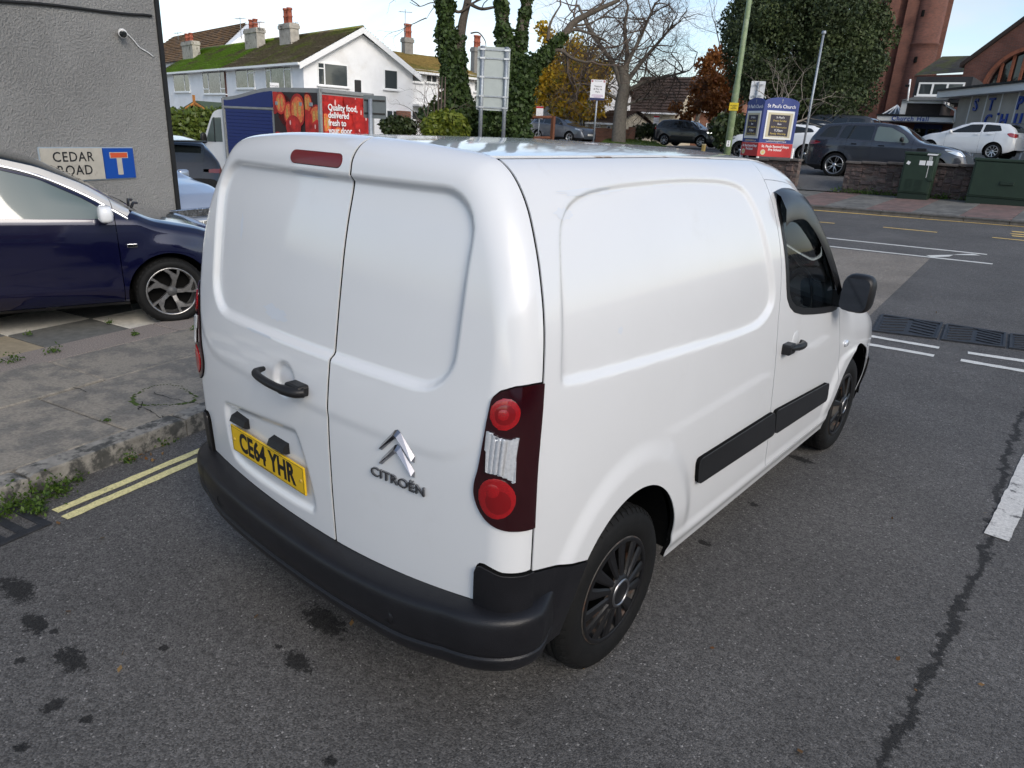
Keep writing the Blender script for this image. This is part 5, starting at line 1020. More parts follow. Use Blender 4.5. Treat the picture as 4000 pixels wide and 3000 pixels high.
for sx_ in (-1,1): mb=MB(); mb.cbox(sx_*BWd/2-.045,sx_*BWd/2+.045,-.05,.06,.85,z1,.02); mb.build('box_edge',greyt,trk)
mb=MB(); mb.cbox(-BWd/2-.035,-BWd/2+.03,BL-.06,BL+.02,.85,2.64,.01); mb.build('box_edge',greyt,trk)
for yy in (.72,.30,1.75): mb=MB(); mb.cbox(-BWd/2-.05,-BWd/2,yy-.03,yy+.09,2.50,2.60,.01); mb.build('hinge',galv,trk)
# cab
mb=MB(); cp_=[(BL+.02,.45),(BL+1.75,.45),(BL+2.0,.80),(BL+1.85,1.15),(BL+1.25,1.35),(BL+.72,2.15),(BL+.45,2.30),(BL+.02,2.33)]; mb.prism(chaikin(cp_,1),0,-.96,.96); mb.build('cab',cabw,trk)
mb=MB(); mb.prism([(BL+.25,1.35),(BL+1.12,1.32),(BL+.68,2.05),(BL+.25,2.08)],0,-.972,-.955); mb.build('cab_window',greenglass,trk)
mb=MB(); mb.prism([(BL+.60,1.33),(BL+.64,1.33),(BL+.62,2.07),(BL+.58,2.07)],0,-.980,-.955); mb.build('window_bar',black_plastic,trk)
mb=MB(); superell(mb,(-1.12,BL+1.0,1.42),(.10,.06,.17),2.8); mb.build('door_mirror',black_plastic,trk)
mb=MB(); mb.box(-.8,.8,.1,BL+1.4,.45,.84); mb.build('chassis',dark_void,trk)
for yy in (1.0,BL+1.1):
    for sg in (1,-1): make_wheel(trk,sg*.95,yy,.35,sg,.35,.22,.2,silver,6,'plain',tyre_n=32)
# ================================================================== buildings
def hit(px,py,O,n):
    d=ray(px,py); o=np.array(CAM); t=((np.array(O)-o)@n)/(d@n); return o+d*t
def proj(P):
    d=np.array(P)-np.array(CAM); w=d@AF; return 2000+FPX*(d@AR)/w,1500-FPX*(d@AU)/w
class Fr:
    """upright frame: a along the facade, b into the building, z up"""
    def __init__(s,O,da): s.O=np.array([O[0],O[1],0.]); s.a=np.array([da[0],da[1],0.])/np.hypot(*da[:2]); s.b=None
    def setb(s,db): s.b=np.array([db[0],db[1],0.])/np.hypot(*db[:2]); return s
    def p(s,a,b,z): q=s.O+s.a*a+s.b*b; return (q[0],q[1],z)
    def px(s,x,y,b=0.):
        q=hit(x,y,s.O+s.b*b,s.b)-s.O; return float(q@s.a),float(q[2])
    def pxb(s,x,y,a=0.):
        q=hit(x,y,s.O+s.a*a,s.a)-s.O; return float(q@s.b),float(q[2])
def fbox(mb,F,a0,a1,b0,b1,z0,z1):
    v=[F.p(a,b,z) for z in(z0,z1) for b in(b0,b1) for a in(a0,a1)]
    return mb.add(v,[(0,2,3,1),(4,5,7,6),(0,1,5,4),(2,6,7,3),(0,4,6,2),(1,3,7,5)])
upvc=mat('upvc_white',(.82,.83,.83),.4); pane=mat('window_pane',(.05,.06,.065),.05,spec=.9); curt=mat('window_curtain_glass',(.05,.057,.05),.06,spec=.9,var=.5,vscale=7,col2=(.17,.165,.15))
def window(parent,F,a0,a1,z0,z1,b=0.,bars=(),rows=(),pm=pane,side='a',fr=.06,sill=True):
    """window part on plane b of frame F (facing -b); bars = vertical splits, rows = list of (bar interval, height fraction)"""
    if a0>a1: a0,a1=a1,a0
    mb=MB(); fbox(mb,F,a0,a1,b-.05,b+.0,z0,z0+fr); fbox(mb,F,a0,a1,b-.05,b+.0,z1-fr,z1); fbox(mb,F,a0,a0+fr,b-.05,b+.0,z0+fr,z1-fr); fbox(mb,F,a1-fr,a1,b-.05,b+.0,z0+fr,z1-fr)
    xs=[a0]+[a0+(a1-a0)*t for t in bars]+[a1]
    for t in bars: x=a0+(a1-a0)*t; fbox(mb,F,x-fr*.6,x+fr*.6,b-.055,b-.002,z0+fr,z1-fr)
    for i,h in rows: zz=z0+(z1-z0)*h; fbox(mb,F,xs[i]+fr*.5,xs[i+1]-fr*.5,b-.055,b-.002,zz-fr*.5,zz+fr*.5)
    w=mb.build('window',upvc,parent)
    for i in range(len(xs)-1): mb=MB(); fbox(mb,F,xs[i]+fr*.4,xs[i+1]-fr*.4,b-.030,b-.022,z0+fr*.5,z1-fr*.5); mb.build('pane',pm if i%2==0 or pm is pane else pm,w)
    if sill: mb=MB(); fbox(mb,F,a0-.08,a1+.08,b-.14,b-.002,z0-.07,z0); mb.build('sill',upvc,w)
    return w
def roofrows(name,A,B,C,D,n,m,parent,th=.08,jit=.03):
    """tile courses between eave edge A-B and ridge edge D-C; each course laps the one below"""
    A,B,C,D=[np.array(p,float) for p in (A,B,C,D)]; nn=np.cross(B-A,D-A); nn/=np.linalg.norm(nn); nn=nn if nn[2]>0 else -nn
    mb=MB(); k=max(2,int(np.linalg.norm(B-A)/.9))
    for i in range(n):
        t0,t1=i/n,min(1.,(i+1.12)/n); V=[]
        for j in range(k+1):
            u=j/k; p0=A+(B-A)*u+(D-A+(C-B-(D-A))*u)*t0; p1=A+(B-A)*u+(D-A+(C-B-(D-A))*u)*t1; o=rng.normal()*jit*.4
            V+=[p0+nn*(-.01),p0+nn*(th+o),p1+nn*.004]
        mb.add(V,[(3*j,3*j+3,3*j+4,3*j+1) for j in range(k)]+[(3*j+1,3*j+4,3*j+5,3*j+2) for j in range(k)])
    o=mb.build(name,m,parent,fix=False); o['kind']='stuff'; return o
def roughcast(name,col,scale=26,dist=.02,stain=(.55,.55,.55)):
    m=bpy.data.materials.new(name); m.use_nodes=True; t=m.node_tree; b=t.nodes['Principled BSDF']; b.inputs['Roughness'].default_value=.95; b.inputs['Specular IOR Level'].default_value=.2
    P=N(t,'ShaderNodeNewGeometry').outputs['Position']
    n=N(t,'ShaderNodeTexNoise',inp={'Scale':scale,'Detail':8.,'Roughness':.62,'Distortion':0.}); Lk(t,P,n.inputs['Vector'])
    n2=N(t,'ShaderNodeTexNoise',inp={'Scale':.8,'Detail':6.,'Roughness':.6}); Lk(t,P,n2.inputs['Vector'])
    mr=N(t,'ShaderNodeMapRange',inp={1:.3,2:.7,3:.82,4:1.12}); Lk(t,n2.outputs['Fac'],mr.inputs[0])
    sc=N(t,'ShaderNodeVectorMath',operation='SCALE'); sc.inputs[0].default_value=col; Lk(t,mr.outputs[0],sc.inputs['Scale']); Lk(t,sc.outputs[0],b.inputs['Base Color'])
    bp=N(t,'ShaderNodeBump',inp={'Strength':1.,'Distance':dist}); Lk(t,n.outputs['Fac'],bp.inputs['Height']); Lk(t,bp.outputs[0],b.inputs['Normal']); MATS[name]=m; return m
def brickmat(name,c1,c2,mortar,scale,axes='xz',stain=None):
    m=bpy.data.materials.new(name); m.use_nodes=True; t=m.node_tree; b=t.nodes['Principled BSDF']; b.inputs['Roughness'].default_value=.9
    P=N(t,'ShaderNodeNewGeometry').outputs['Position']; sx=N(t,'ShaderNodeSeparateXYZ'); Lk(t,P,sx.inputs[0])
    a=N(t,'ShaderNodeMath',operation='ADD'); Lk(t,sx.outputs[0],a.inputs[0]); Lk(t,sx.outputs[1],a.inputs[1])
    cbn=N(t,'ShaderNodeCombineXYZ'); Lk(t,a.outputs[0],cbn.inputs[0]); Lk(t,sx.outputs[2],cbn.inputs[1])
    br=N(t,'ShaderNodeTexBrick',inp={'Scale':scale,'Mortar Size':.012,'Brick Width':.5,'Row Height':.17,'Bias':-.2}); br.inputs['Color1'].default_value=c1+(1,); br.inputs['Color2'].default_value=c2+(1,); br.inputs['Mortar'].default_value=mortar+(1,); Lk(t,cbn.outputs[0],br.inputs['Vector'])
    n=N(t,'ShaderNodeTexNoise',inp={'Scale':.55,'Detail':8.,'Roughness':.65}); Lk(t,P,n.inputs['Vector'])
    mr=N(t,'ShaderNodeMapRange',inp={1:.3,2:.7,3:.65,4:1.25}); Lk(t,n.outputs['Fac'],mr.inputs[0])
    mu=N(t,'ShaderNodeMix',data_type='RGBA',blend_type='MULTIPLY'); mu.inputs['Factor'].default_value=1; Lk(t,br.outputs['Color'],mu.inputs['A']); Lk(t,mr.outputs[0],mu.inputs['B']); Lk(t,mu.outputs['Result'],b.inputs['Base Color'])
    MATS[name]=m; return m
brick_red=brickmat('brick_red',(.19,.07,.048),(.13,.052,.04),(.15,.125,.105),2.2)
brick_tower=brickmat('brick_tower',(.155,.060,.042),(.10,.042,.032),(.10,.07,.055),2.2)
brick_house=brickmat('brick_house',(.30,.12,.07),(.22,.08,.05),(.3,.27,.22),2.2)
black_trim=mat('black_trim',(.012,.012,.012),.6,var=.2)
# ---- grey roughcast house on the left
S=at(350,640,8.5); ew=np.array([-math.sin(R_(20)),math.cos(R_(20)),0]); nw=np.array([ew[1],-ew[0],0])        # nw points to the street
cr0=hit(699,835,S,nw); GH=Fr(cr0,-ew[:2]).setb(-nw[:2])          # a runs back from the corner, b into the house
gh=empty('grey_house',tuple(GH.p(0,0,-.2)),0,'grey roughcast house wall with black corner trim beside the forecourt','house')
def child(mb,name,m,parent):
    o=mb.build(name,m); o.parent=parent; o.matrix_parent_inverse=Matrix.Translation(parent.location).inverted() if parent.rotation_euler.z==0 else parent.matrix_basis.inverted(); return o
_ob=MB.build
def _nb(s,name,m,parent=None,loc=None,rot=None,fix=True):
    o=_ob(s,name,m,parent,loc,rot,fix)
    if parent is not None and parent.get('world'): o.matrix_parent_inverse=WINV[parent.name]
    return o
MB.build=_nb
WINV={}
def wroot(e):
    """children of this thing are given in world coordinates"""
    e['world']=1; L=Matrix.Translation(e.location)@Matrix.Rotation(e.rotation_euler.z,4,'Z'); WINV[e.name]=L.inverted(); return e
_lk=link
def link(name,me,m=None,parent=None,smooth=False,loc=None,rot=None):
    o=_lk(name,me,m,parent,smooth,loc,rot)
    if parent is not None:
        if parent.get('world'): o.matrix_parent_inverse=WINV[parent.name]; 
        elif parent.parent is not None and parent.parent.get('world'): pass
    return o
wroot(gh)
mb=MB(); fbox(mb,GH,.03,7.,0,6.,-.3,7.2); mb.build('wall',roughcast('roughcast_grey',(.31,.307,.297),42,.045),gh)
mb=MB(); fbox(mb,GH,-.02,.045,-.025,.08,-.3,7.2); mb.build('corner_trim',black_trim,gh)
mb=MB(); fbox(mb,GH,-.2,7.2,-.2,6.2,7.2,7.4); mb.build('roof_edge',black_trim,gh)
cab=[np.array(GH.p(*((lambda q:(q[0],-.02,q[1]))(GH.px(x,y,-.02))))) for x,y in ((-400,-30),(0,4),(140,13),(285,29),(390,43),(500,55),(565,58),(592,62))]
mb=MB(); mb.tube(crom(cab,4),.016,6); mb.build('wall_cable',black_trim,gh)
# security camera
a_,z_=GH.px(478,128,-.06); c0=np.array(GH.p(a_,-.06,z_)); sc=empty('security_camera',tuple(c0),0,'small white bullet security camera on the grey house wall','camera'); wroot(sc)
dirc=(-ew*.55+nw*.75+np.array([0,0,-.3])); dirc/=np.linalg.norm(dirc)
mb=MB(); mb.tube([c0-dirc*.07,c0-dirc*.05,c0,c0+dirc*.05,c0+dirc*.058],[.012,.04,.05,.05,.046],14); mb.build('housing',mat('camera_white',(.75,.75,.74),.4),sc)
mb=MB(); mb.tube([c0+dirc*.0585,c0+dirc*.062],[.043,.040],14); mb.build('lens_face',glass_dark,sc)
mb=MB(); mb.tube([c0-dirc*.06,c0-nw*.06-dirc*.04],.014,8); mb.build('mount',MATS['camera_white'],sc)
wr_=[np.array(GH.p(*((lambda q:(q[0],-.015,q[1]))(GH.px(x,y,-.015))))) for x,y in ((495,130),(520,155),(545,185),(575,203),(600,222))]
mb=MB(); mb.tube(crom(wr_,4),.007,5); mb.build('lead',MATS['camera_white'],sc)
# street nameplate with no-through-road panel
def wallrect(mb,F,x0,y0,x1,y1,b0,b1,ret=False):
    a0,za=F.px(x0,(y0+y1)/2,b0); a1,_=F.px(x1,(y0+y1)/2,b0); _,zt=F.px((x0+x1)/2,y0,b0); _,zb=F.px((x0+x1)/2,y1,b0)
    if ret: return min(a0,a1),max(a0,a1),zb,zt
    return fbox(mb,F,min(a0,a1),max(a0,a1),b0,b1,zb,zt)
r1=wallrect(None,GH,166,582,408,700,-.03,-.01,True); r2=wallrect(None,GH,408,579,526,696,-.03,-.01,True)
zb=min(r1[2],r2[2]); zt=max(r1[3],r2[3]); mid=np.array(GH.p((r1[0]+r2[1])/2,-.03,(zb+zt)/2))
ns=wroot(empty('street_nameplate',tuple(mid),0,'CEDAR ROAD nameplate with blue dead end panel on the grey house','street sign'))
mb=MB(); fbox(mb,GH,r2[0]-.012,r1[1]+.012,-.012,0.0,zb-.012,zt+.012); mb.build('backing',mat('sign_backing',(.30,.36,.42),.5),ns)
mb=MB(); fbox(mb,GH,r1[0]+.006,r1[1],-.026,-.012,zb,zt); mb.build('name_panel',mat('sign_cream',(.44,.41,.35),.5,var=.12,vscale=8,col2=(.30,.28,.24),c2lo=.58,c2hi=.7),ns)
mb=MB(); fbox(mb,GH,r2[0],r2[1]-.006,-.026,-.012,zb,zt); mb.build('dead_end_panel',mat('sign_blue',(.004,.06,.32),.35),ns)
ca,cz=(r2[0]+r2[1])/2,(zb+zt)/2; h=zt-zb; w2=r2[1]-r2[0]
mb=MB(); fbox(mb,GH,ca-.30*w2,ca+.30*w2,-.0285,-.027,cz+.17*h,cz+.37*h); mb.build('bar_border',MATS['sign_cream'],ns)
mb=MB(); fbox(mb,GH,ca-.275*w2,ca+.275*w2,-.031,-.029,cz+.19*h,cz+.35*h); mb.build('red_bar',mat('sign_red',(.55,.085,.03),.4),ns)
mb=MB(); fbox(mb,GH,ca-.085*w2,ca+.085*w2,-.0285,-.027,cz-.38*h,cz+.17*h); mb.build('white_stem',MATS['sign_cream'],ns)
la=-GH.a; c1a=(r1[0]+r1[1])/2
for i,s in enumerate(('CEDAR','ROAD')): 
    o=text('street_name',s,.155,ink,ns,frame4(GH.p(c1a,-.0275,cz+(.22 if i==0 else -.20)*h),la,(0,0,1)),.0006,.0015,1.12); o.matrix_parent_inverse=WINV[ns.name]
# ---- white terrace across the main road
C0=at(1183,233,39.); df=np.array([-.988,.156]); dg=np.array([.156,.988])
TF=Fr(C0,df).setb(dg); EZ=float(C0[2]); GZ=-.6
# width of the gable from the pixel of its far eave
w=6.
for _ in range(40): w+=.02*(1613-proj(TF.p(0,w,EZ))[0])/10
GWd=w; AZ=TF.pxb(1412,110,0)[1]
wht=mat('render_white',(.84,.85,.86),.9,var=.07,vscale=1.2,bump=.004,bscale=30,col2=(.74,.735,.72),c2lo=.5,c2hi=.75,c2scale=.7)
moss_roof=mat('roof_mossy',(.17,.13,.07),.95,var=.4,vscale=3.5,col2=(.17,.27,.02),c2lo=.32,c2hi=.52,c2scale=.55,bump=.02,bscale=12)
tile_roof=mat('roof_tile_brown',(.19,.15,.09),.95,var=.4,vscale=3.5,col2=(.20,.23,.045),c2lo=.46,c2hi=.68,c2scale=.6,bump=.02,bscale=12)
aD=TF.px(885,330)[0]; aE=aD+15.
def chimney(parent,F,x0,x1,yt,yb,b,pots,depth=.9,m=None):
    a0,z0=F.px(x0,yb,b); a1,z1=F.px(x1,yt,b); a0,a1=min(a0,a1),max(a0,a1); a0+=.16*(a1-a0); a1-=.16*(a1-a0); depth*=.65
    mb=MB(); fbox(mb,F,a0,a1,b,b+depth,z0-1.2,z1-.12); fbox(mb,F,a0-.06,a1+.06,b-.06,b+depth+.06,z1-.30,z1-.10); fbox(mb,F,a0-.02,a1+.02,b-.02,b+depth+.02,z1-.10,z1); ch=mb.build('chimney',m or mat('chimney_render',(.36,.34,.30),.95,var=.3,vscale=3,col2=(.10,.09,.075),c2lo=.55,c2hi=.66,c2scale=2.2),parent)
    for t,hh in pots:
        q=F.p(a0+(a1-a0)*t,b+depth*.4,z1); mb=MB(); rr=.165
        mb.lathe([(rr*1.05,0),(rr*.95,.08),(rr*.95,hh*.4),(rr*1.12,hh*.42),(rr*1.1,hh*.5),(rr*.92,hh*.52),(rr*.9,hh*.86),(rr*1.15,hh*.88),(rr*1.1,hh),(rr*.7,hh)],'z',10,q); o=mb.build('chimney_pot',mat('terracotta',(.30,.085,.05),.85,var=.25,vscale=8),ch)
        o.matrix_parent_inverse=Matrix.Identity(4)
    return ch
def subfix():  # sub-parts made in world coordinates under a world part need no correction: their parent sits at the thing's inverse
    pass
def aerial(parent,q,h,dr=(1,0)):
    mb=MB(); q=np.array(q); mb.tube([q,q+np.array([0,0,h])],.022,5); d=np.array([dr[0],dr[1],.05]); d/=np.linalg.norm(d); t=q+np.array([0,0,h*.93]); mb.tube([t-d*.45,t+d*.5],.014,4)
    s_=np.cross(d,[0,0,1])
    for k in range(6): c=t+d*(-.4+.16*k); L=.22-.015*k; mb.tube([c-s_*L,c+s_*L],.010,3)
    return mb.build('aerial',galv,parent)
def terrace(name,label,a0,a1,roofm,wins,gable):
    hs=wroot(empty(name,TF.p((a0+a1)/2,0,GZ),0,label,'house','white terraced houses'))
    mb=MB(); mid_=GWd/2
    poly=[(0,GZ),(GWd,GZ),(GWd,EZ-.1),(mid_,AZ-.25),(0,EZ-.1)]
    v=[TF.p(a,b,z) for a in (a0,a1) for b,z in poly]; mb.add(v,[(0,1,2,3,4),(9,8,7,6,5),(0,5,6,1),(1,6,7,2),(2,7,8,3),(3,8,9,4),(4,9,5,0)]); mb.build('wall',wht,hs)
    oh=.35; sl=(AZ-EZ)/mid_; g0=a0-(.35 if gable else 0)
    roofrows('roof',TF.p(g0,-oh,EZ-oh*sl),TF.p(a1,-oh,EZ-oh*sl),TF.p(a1,mid_,AZ),TF.p(g0,mid_,AZ),24,roofm,hs)
    roofrows('roof',TF.p(g0,GWd+oh,EZ-oh*sl),TF.p(a1,GWd+oh,EZ-oh*sl),TF.p(a1,mid_,AZ),TF.p(g0,mid_,AZ),24,tile_roof,hs)
    mb=MB(); mb.tube([TF.p(g0,mid_,AZ+.03),TF.p(a1,mid_,AZ+.03)],.10,6); mb.build('ridge',roofm,hs)
    mb=MB(); fbox(mb,TF,g0,a1,-oh-.12,-oh,EZ-oh*sl-.10,EZ-oh*sl+.02); mb.build('gutter',upvc,hs)
    mb=MB(); fbox(mb,TF,g0,a1,-oh,0,EZ-oh*sl-.12,EZ-oh*sl-.05); mb.build('soffit',upvc,hs)
    for (x0,y0,x1,y1,bars,rows,pm) in wins:
        p0=TF.px(x0,(y0+y1)/2); p1=TF.px(x1,(y0+y1)/2); zt_=TF.px((x0+x1)/2,y0)[1]; zb_=TF.px((x0+x1)/2,y1)[1]; window(hs,TF,p0[0],p1[0],zb_,zt_,0,bars,rows,pm)
    return hs
f=lambda x:550+x*.452
hA=terrace('terraced_house','white rendered terraced house with thick green moss on its roof',aD,aE,moss_roof,[(f(288),f(635)-550,f(425),f(795)-550,(.30,),(),curt),(f(540),f(612)-550,f(738),f(812)-550,(.22,.74),((0,.22),(2,.22)),curt)],False)
hB=terrace('terraced_house','white rendered end house with its sunlit gable and brown tiled roof',0,aD-.02,tile_roof,[(f(824),f(592)-550,f(985),f(765)-550,(.34,),((0,.76),),curt),(f(1082),f(556)-550,f(1305),f(778)-550,(.26,.78),((0,.78),(2,.78)),curt)],True)
# gable end: barge boards and windows in a frame whose facade is the gable plane
GF=Fr(TF.p(0,0,0),dg).setb(df); sl=(AZ-EZ)/(GWd/2)
for s_ in (0,1):
    mb=MB(); b0,b1=(-.38,GWd/2) if s_==0 else (GWd+.38,GWd/2); za,zb_=EZ-.38*sl,AZ
    v=[]
    for (bb,zz_) in ((b0,za),(b1,zb_)):
        for dz in (-.30,.03):
            for dd in (-.40,-.34): v.append(GF.p(bb,dd,zz_+dz))
    mb.add(v,[(0,1,3,2),(4,6,7,5),(0,4,5,1),(2,3,7,6),(0,2,6,4),(1,5,7,3)]); mb.build('barge_board',upvc,hB)
    mb=MB(); v=[GF.p(b0,-.40,za-.12),GF.p(b1,-.40,zb_-.12),GF.p(b1,0,zb_-.12),GF.p(b0,0,za-.12)]; mb.add(v,[(0,1,2,3)]); mb.build('soffit',upvc,hB)
for x0,y0,x1,y1,bars,rows in ((1240,248,1358,337,(.22,),((0,.74),)),(1499,272,1553,350,(),()),(1508,430,1558,466,(.5,),())):
    p0=GF.px(x0,(y0+y1)/2); p1=GF.px(x1,(y0+y1)/2); zt_=GF.px((x0+x1)/2,y0)[1]; zb_=GF.px((x0+x1)/2,y1)[1]; window(hB,GF,p0[0],p1[0],zb_,zt_,0,bars,rows,pane)
# brown downpipe and white hopper between the two houses
mb=MB(); fbox(mb,TF,aD-.02,aD+.10,-.09,-.012,GZ,EZ-.3); mb.build('downpipe',mat('pipe_brown',(.09,.03,.02),.7),hB)
chimney(hA,TF,706,758,156,222,1.9,((.3,.62),(.68,.62)))
chimney(hB,TF,950,1011,104,199,2.3,((.3,.58),(.66,.58))); chimney(hB,TF,1085,1142,86,181,2.3,((.28,.9),(.62,.9)))
for x,y,yt,b,hs in ((943,150,65,2.2,hB),(1014,120,85,2.4,hB),(697,156,126,1.9,hA),(1140,118,88,2.6,hB)):
    a,z=TF.px(x,y,b); a2,z2=TF.px(x,yt,b); aerial(hs,TF.p(a,b,z),z2-z,(.9,.3))
# return wing running away behind the gable
WO=TF.p(1.0,GWd-.1,0); WF=Fr(WO,dg).setb(df); 
wE=WF.px(1640,272,0)[1]; ww=max(6.,WF.px(1880,300,0)[0]); dpt=4.2; wR=WF.px(1640,215,dpt)[1]
wg=wroot(empty('terraced_house',WF.p(8,0,GZ),0,'white house wing with ochre tiled roof half hidden by the ivy clad tree','house','white terraced houses'))
mb=MB(); v=[WF.p(a,b,z) for a in (0,ww) for b,z in ((0,GZ),(dpt*2,GZ),(dpt*2,wE),(dpt,wR-.1),(0,wE))]; mb.add(v,[(0,1,2,3,4),(9,8,7,6,5),(0,5,6,1),(1,6,7,2),(2,7,8,3),(3,8,9,4),(4,9,5,0)]); mb.build('wall',wht,wg)
ochre=mat('roof_ochre',(.24,.175,.06),.95,var=.35,vscale=3.5,col2=(.11,.12,.03),c2lo=.45,c2hi=.7,c2scale=.6,bump=.02,bscale=12)
roofrows('roof',WF.p(-.1,-.35,wE-.15),WF.p(ww,-.35,wE-.15),WF.p(ww,dpt,wR),WF.p(-.1,dpt,wR),20,ochre,wg)
mb=MB(); fbox(mb,WF,0,ww,-.48,-.35,wE-.27,wE-.14); mb.build('gutter',upvc,wg)
for x0,y0,x1,y1,bars in ((1601,287,1648,321,()),(1663,293,1706,323,(.5,)),(1606,434,1652,470,(.5,)),(1752,318,1768,360,()),(1852,315,1864,358,())):
    p0=WF.px(x0,(y0+y1)/2); p1=WF.px(x1,(y0+y1)/2); window(wg,WF,p0[0],p1[0],WF.px((x0+x1)/2,y1)[1],WF.px((x0+x1)/2,y0)[1],0,bars,(),pane)
p0=WF.px(1606,414); p1=WF.px(1680,420); mb=MB(); fbox(mb,WF,p0[0],p1[0],-.9,0,p0[1],p0[1]+.12); mb.build('porch_canopy',upvc,wg)
chimney(wg,WF,1575,1620,150,205,dpt-.4,((.35,.85),(.68,.85)),.7,mat('chimney_grey',(.24,.23,.21),.95,var=.2)); chimney(wg,WF,1847,1888,188,228,dpt-.4,((.35,.8),(.68,.8)),.7,MATS['chimney_grey'])
a,z=WF.px(1583,140,dpt-.3); aerial(wg,WF.p(a,dpt-.3,z-.6),2.2,(.3,.9))
mb=MB(); q0=GF.px(1560,432,-.4); q1=GF.px(1605,432,-.4); fbox(mb,GF,q0[0],q1[0],-.4,1.2,GZ,q0[1]); mb.build('brick_porch',brick_house,wg)
# big orange roof further back on the left
bk=at(700,240,62.); BF=Fr(bk,df).setb(dg); bh=wroot(empty('distant_house',BF.p(0,0,GZ),0,'distant house with long orange brown tiled roof behind the mossy roof','house'))
za=BF.px(700,232)[1]; zr=BF.px(640,150,4.)[1]
mb=MB(); v=[BF.p(a,b,z) for a in (-9,14) for b,z in ((0,GZ),(8,GZ),(8,za),(4,zr-.1),(0,za))]; mb.add(v,[(0,1,2,3,4),(9,8,7,6,5),(0,5,6,1),(1,6,7,2),(2,7,8,3),(3,8,9,4),(4,9,5,0)]); mb.build('wall',wht,bh)
roofrows('roof',BF.p(-9,-.3,za-.2),BF.p(14,-.3,za-.2),BF.p(14,4,zr),BF.p(-6,4,zr),16,mat('roof_orange',(.22,.12,.045),.95,var=.4,vscale=3,col2=(.13,.085,.05),bump=.02,bscale=10),bh)
# ================================================================== church group on the right
# tower
tO=at(3398,60,56.); tR=at(3600,60,55.3); td=(tR-tO)[:2]; td=td/np.linalg.norm(td)
CF=Fr(tO,td).setb((-td[1],td[0])); tw_=wroot(empty('church_tower',CF.p(2.5,0,1.0),0,'tall dark red brick church tower with round stair turret','tower'))
aW=CF.px(3640,60)[0]; TH=18.
mb=MB(); fbox(mb,CF,0,aW,0,5.5,.5,TH); mb.build('wall',brick_tower,tw_)
for px_ in (3470,3545):
    a=CF.px(px_,100)[0]; mb=MB(); fbox(mb,CF,a-.45,a+.45,-.45,0,.5,TH); mb.build('buttress',brick_tower,tw_)
mb=MB(); v=[CF.p(a,b,z) for a,b,z in ((-1.3,-.7,.5),(aW,-.7,.5),(aW,0,5.2),(-.1,0,5.2),(-1.3,4,.5),(-.1,4,5.2))]; mb.add(v,[(0,1,2,3),(4,0,3,5)]); mb.build('plinth',brick_tower,tw_)
ta=CF.px(3598,200)[0]; tc=CF.p(ta+.05,-.25,0); rT=abs(CF.px(3655,200)[0]-ta)
zc1=CF.px(3598,170)[1]; zc2=CF.px(3598,182)[1]; zc3=CF.px(3598,212)[1]
mb=MB(); mb.lathe([(rT,.5),(rT,zc3),(rT*.985,zc3+.05),(rT*.985,zc2),(rT*1.05,zc2+.06),(rT*1.05,zc1-.06),(rT*.96,zc1),(rT*.96,TH)],'z',12,tc); mb.v and mb.build('stair_turret',brick_tower,tw_)
for px_,y0,y1 in ((3607,40,62),(3578,222,243)):
    q=hit(px_,(y0+y1)/2,np.array(tc)-np.array([CF.b[0],CF.b[1],0])*(rT+.02),CF.b); hh=(y1-y0)/2750*55/2; mb=MB(); F2=Fr(q,CF.a).setb(CF.b); fbox(mb,F2,-.08,.08,-.02,.25,q[2]-hh,q[2]+hh); mb.build('slit_window',dark_void,tw_)
mb=MB(); fbox(mb,CF,aW,aW+1.7,1.2,5.5,.5,TH); mb.build('side_wall',brick_tower,tw_)
# nave gable with arched window
nO=at(3770,300,47.); NF=Fr(nO,(math.cos(R_(-14)),math.sin(R_(-14)))).setb((math.sin(R_(14)),math.cos(R_(14))))
nv_=wroot(empty('church_nave',NF.p(6,0,1.5),0,'red brick church gable with pointed roof and arched leaded window','church'))
e0=NF.px(3770,253); e1=NF.px(3990,92); slp=(e1[1]-e0[1])/(e1[0]-e0[0]); apx=e1[0]+3.2; zap=e0[1]+slp*(apx-e0[0])
acx,acz=NF.px(4010,345); ar=acx-NF.px(3848,345)[0]; zs=NF.px(3900,345)[1]
# wall with arched hole, built as a fan around the arch
n=28; arcp=[(acx+ar*math.cos(t),zs+ar*.93*math.sin(t)) for t in np.linspace(0,math.pi,n)]
outer=[]
for (x,z) in arcp:
    dx,dz=x-acx,z-zs+.15
    t=1e9
    for a_,b_ in (((apx*2-e0[0]),0),): pass
    ts=[]
    if dx<0: ts.append((e0[0]-acx)/dx)
    if dx>0: ts.append((2*apx-e0[0]-acx)/dx)
    # roof lines: z = e0z + slp*(x-e0x) and mirrored
    for s2,x0 in ((slp,e0[0]),(-slp,2*apx-e0[0])):
        den=dz-s2*dx; num=e0[1]+s2*(acx-x0)-(zs-.15)
        if abs(den)>1e-6 and num/den>0: ts.append(num/den)
    t=min([q for q in ts if q>.9] or [1.5]); outer.append((acx+dx*t,zs-.15+dz*t))
mb=MB(); V=[NF.p(x,0,z) for x,z in arcp]+[NF.p(x,0,z) for x,z in outer]; mb.add(V,[(i,i+1,n+i+1,n+i) for i in range(n-1)])
fbox(mb,NF,e0[0],acx-ar,.0,.05,1.,zs); fbox(mb,NF,acx+ar,2*apx-e0[0],.0,.05,1.,zs); V=[NF.p(x,0,z) for x,z in arcp]+[NF.p(x,.35,z) for x,z in arcp]; mb.add(V,[(i,n+i,n+i+1,i+1) for i in range(n-1)])
mb.build('gable_wall',brick_red,nv_)
mb=MB(); V=[]
for (x,z) in arcp: r=1.10; V+=[NF.p(acx+(x-acx)*1.0,-.08,zs+(z-zs)*1.0),NF.p(acx+(x-acx)*r,-.08,zs+(z-zs)*r)]
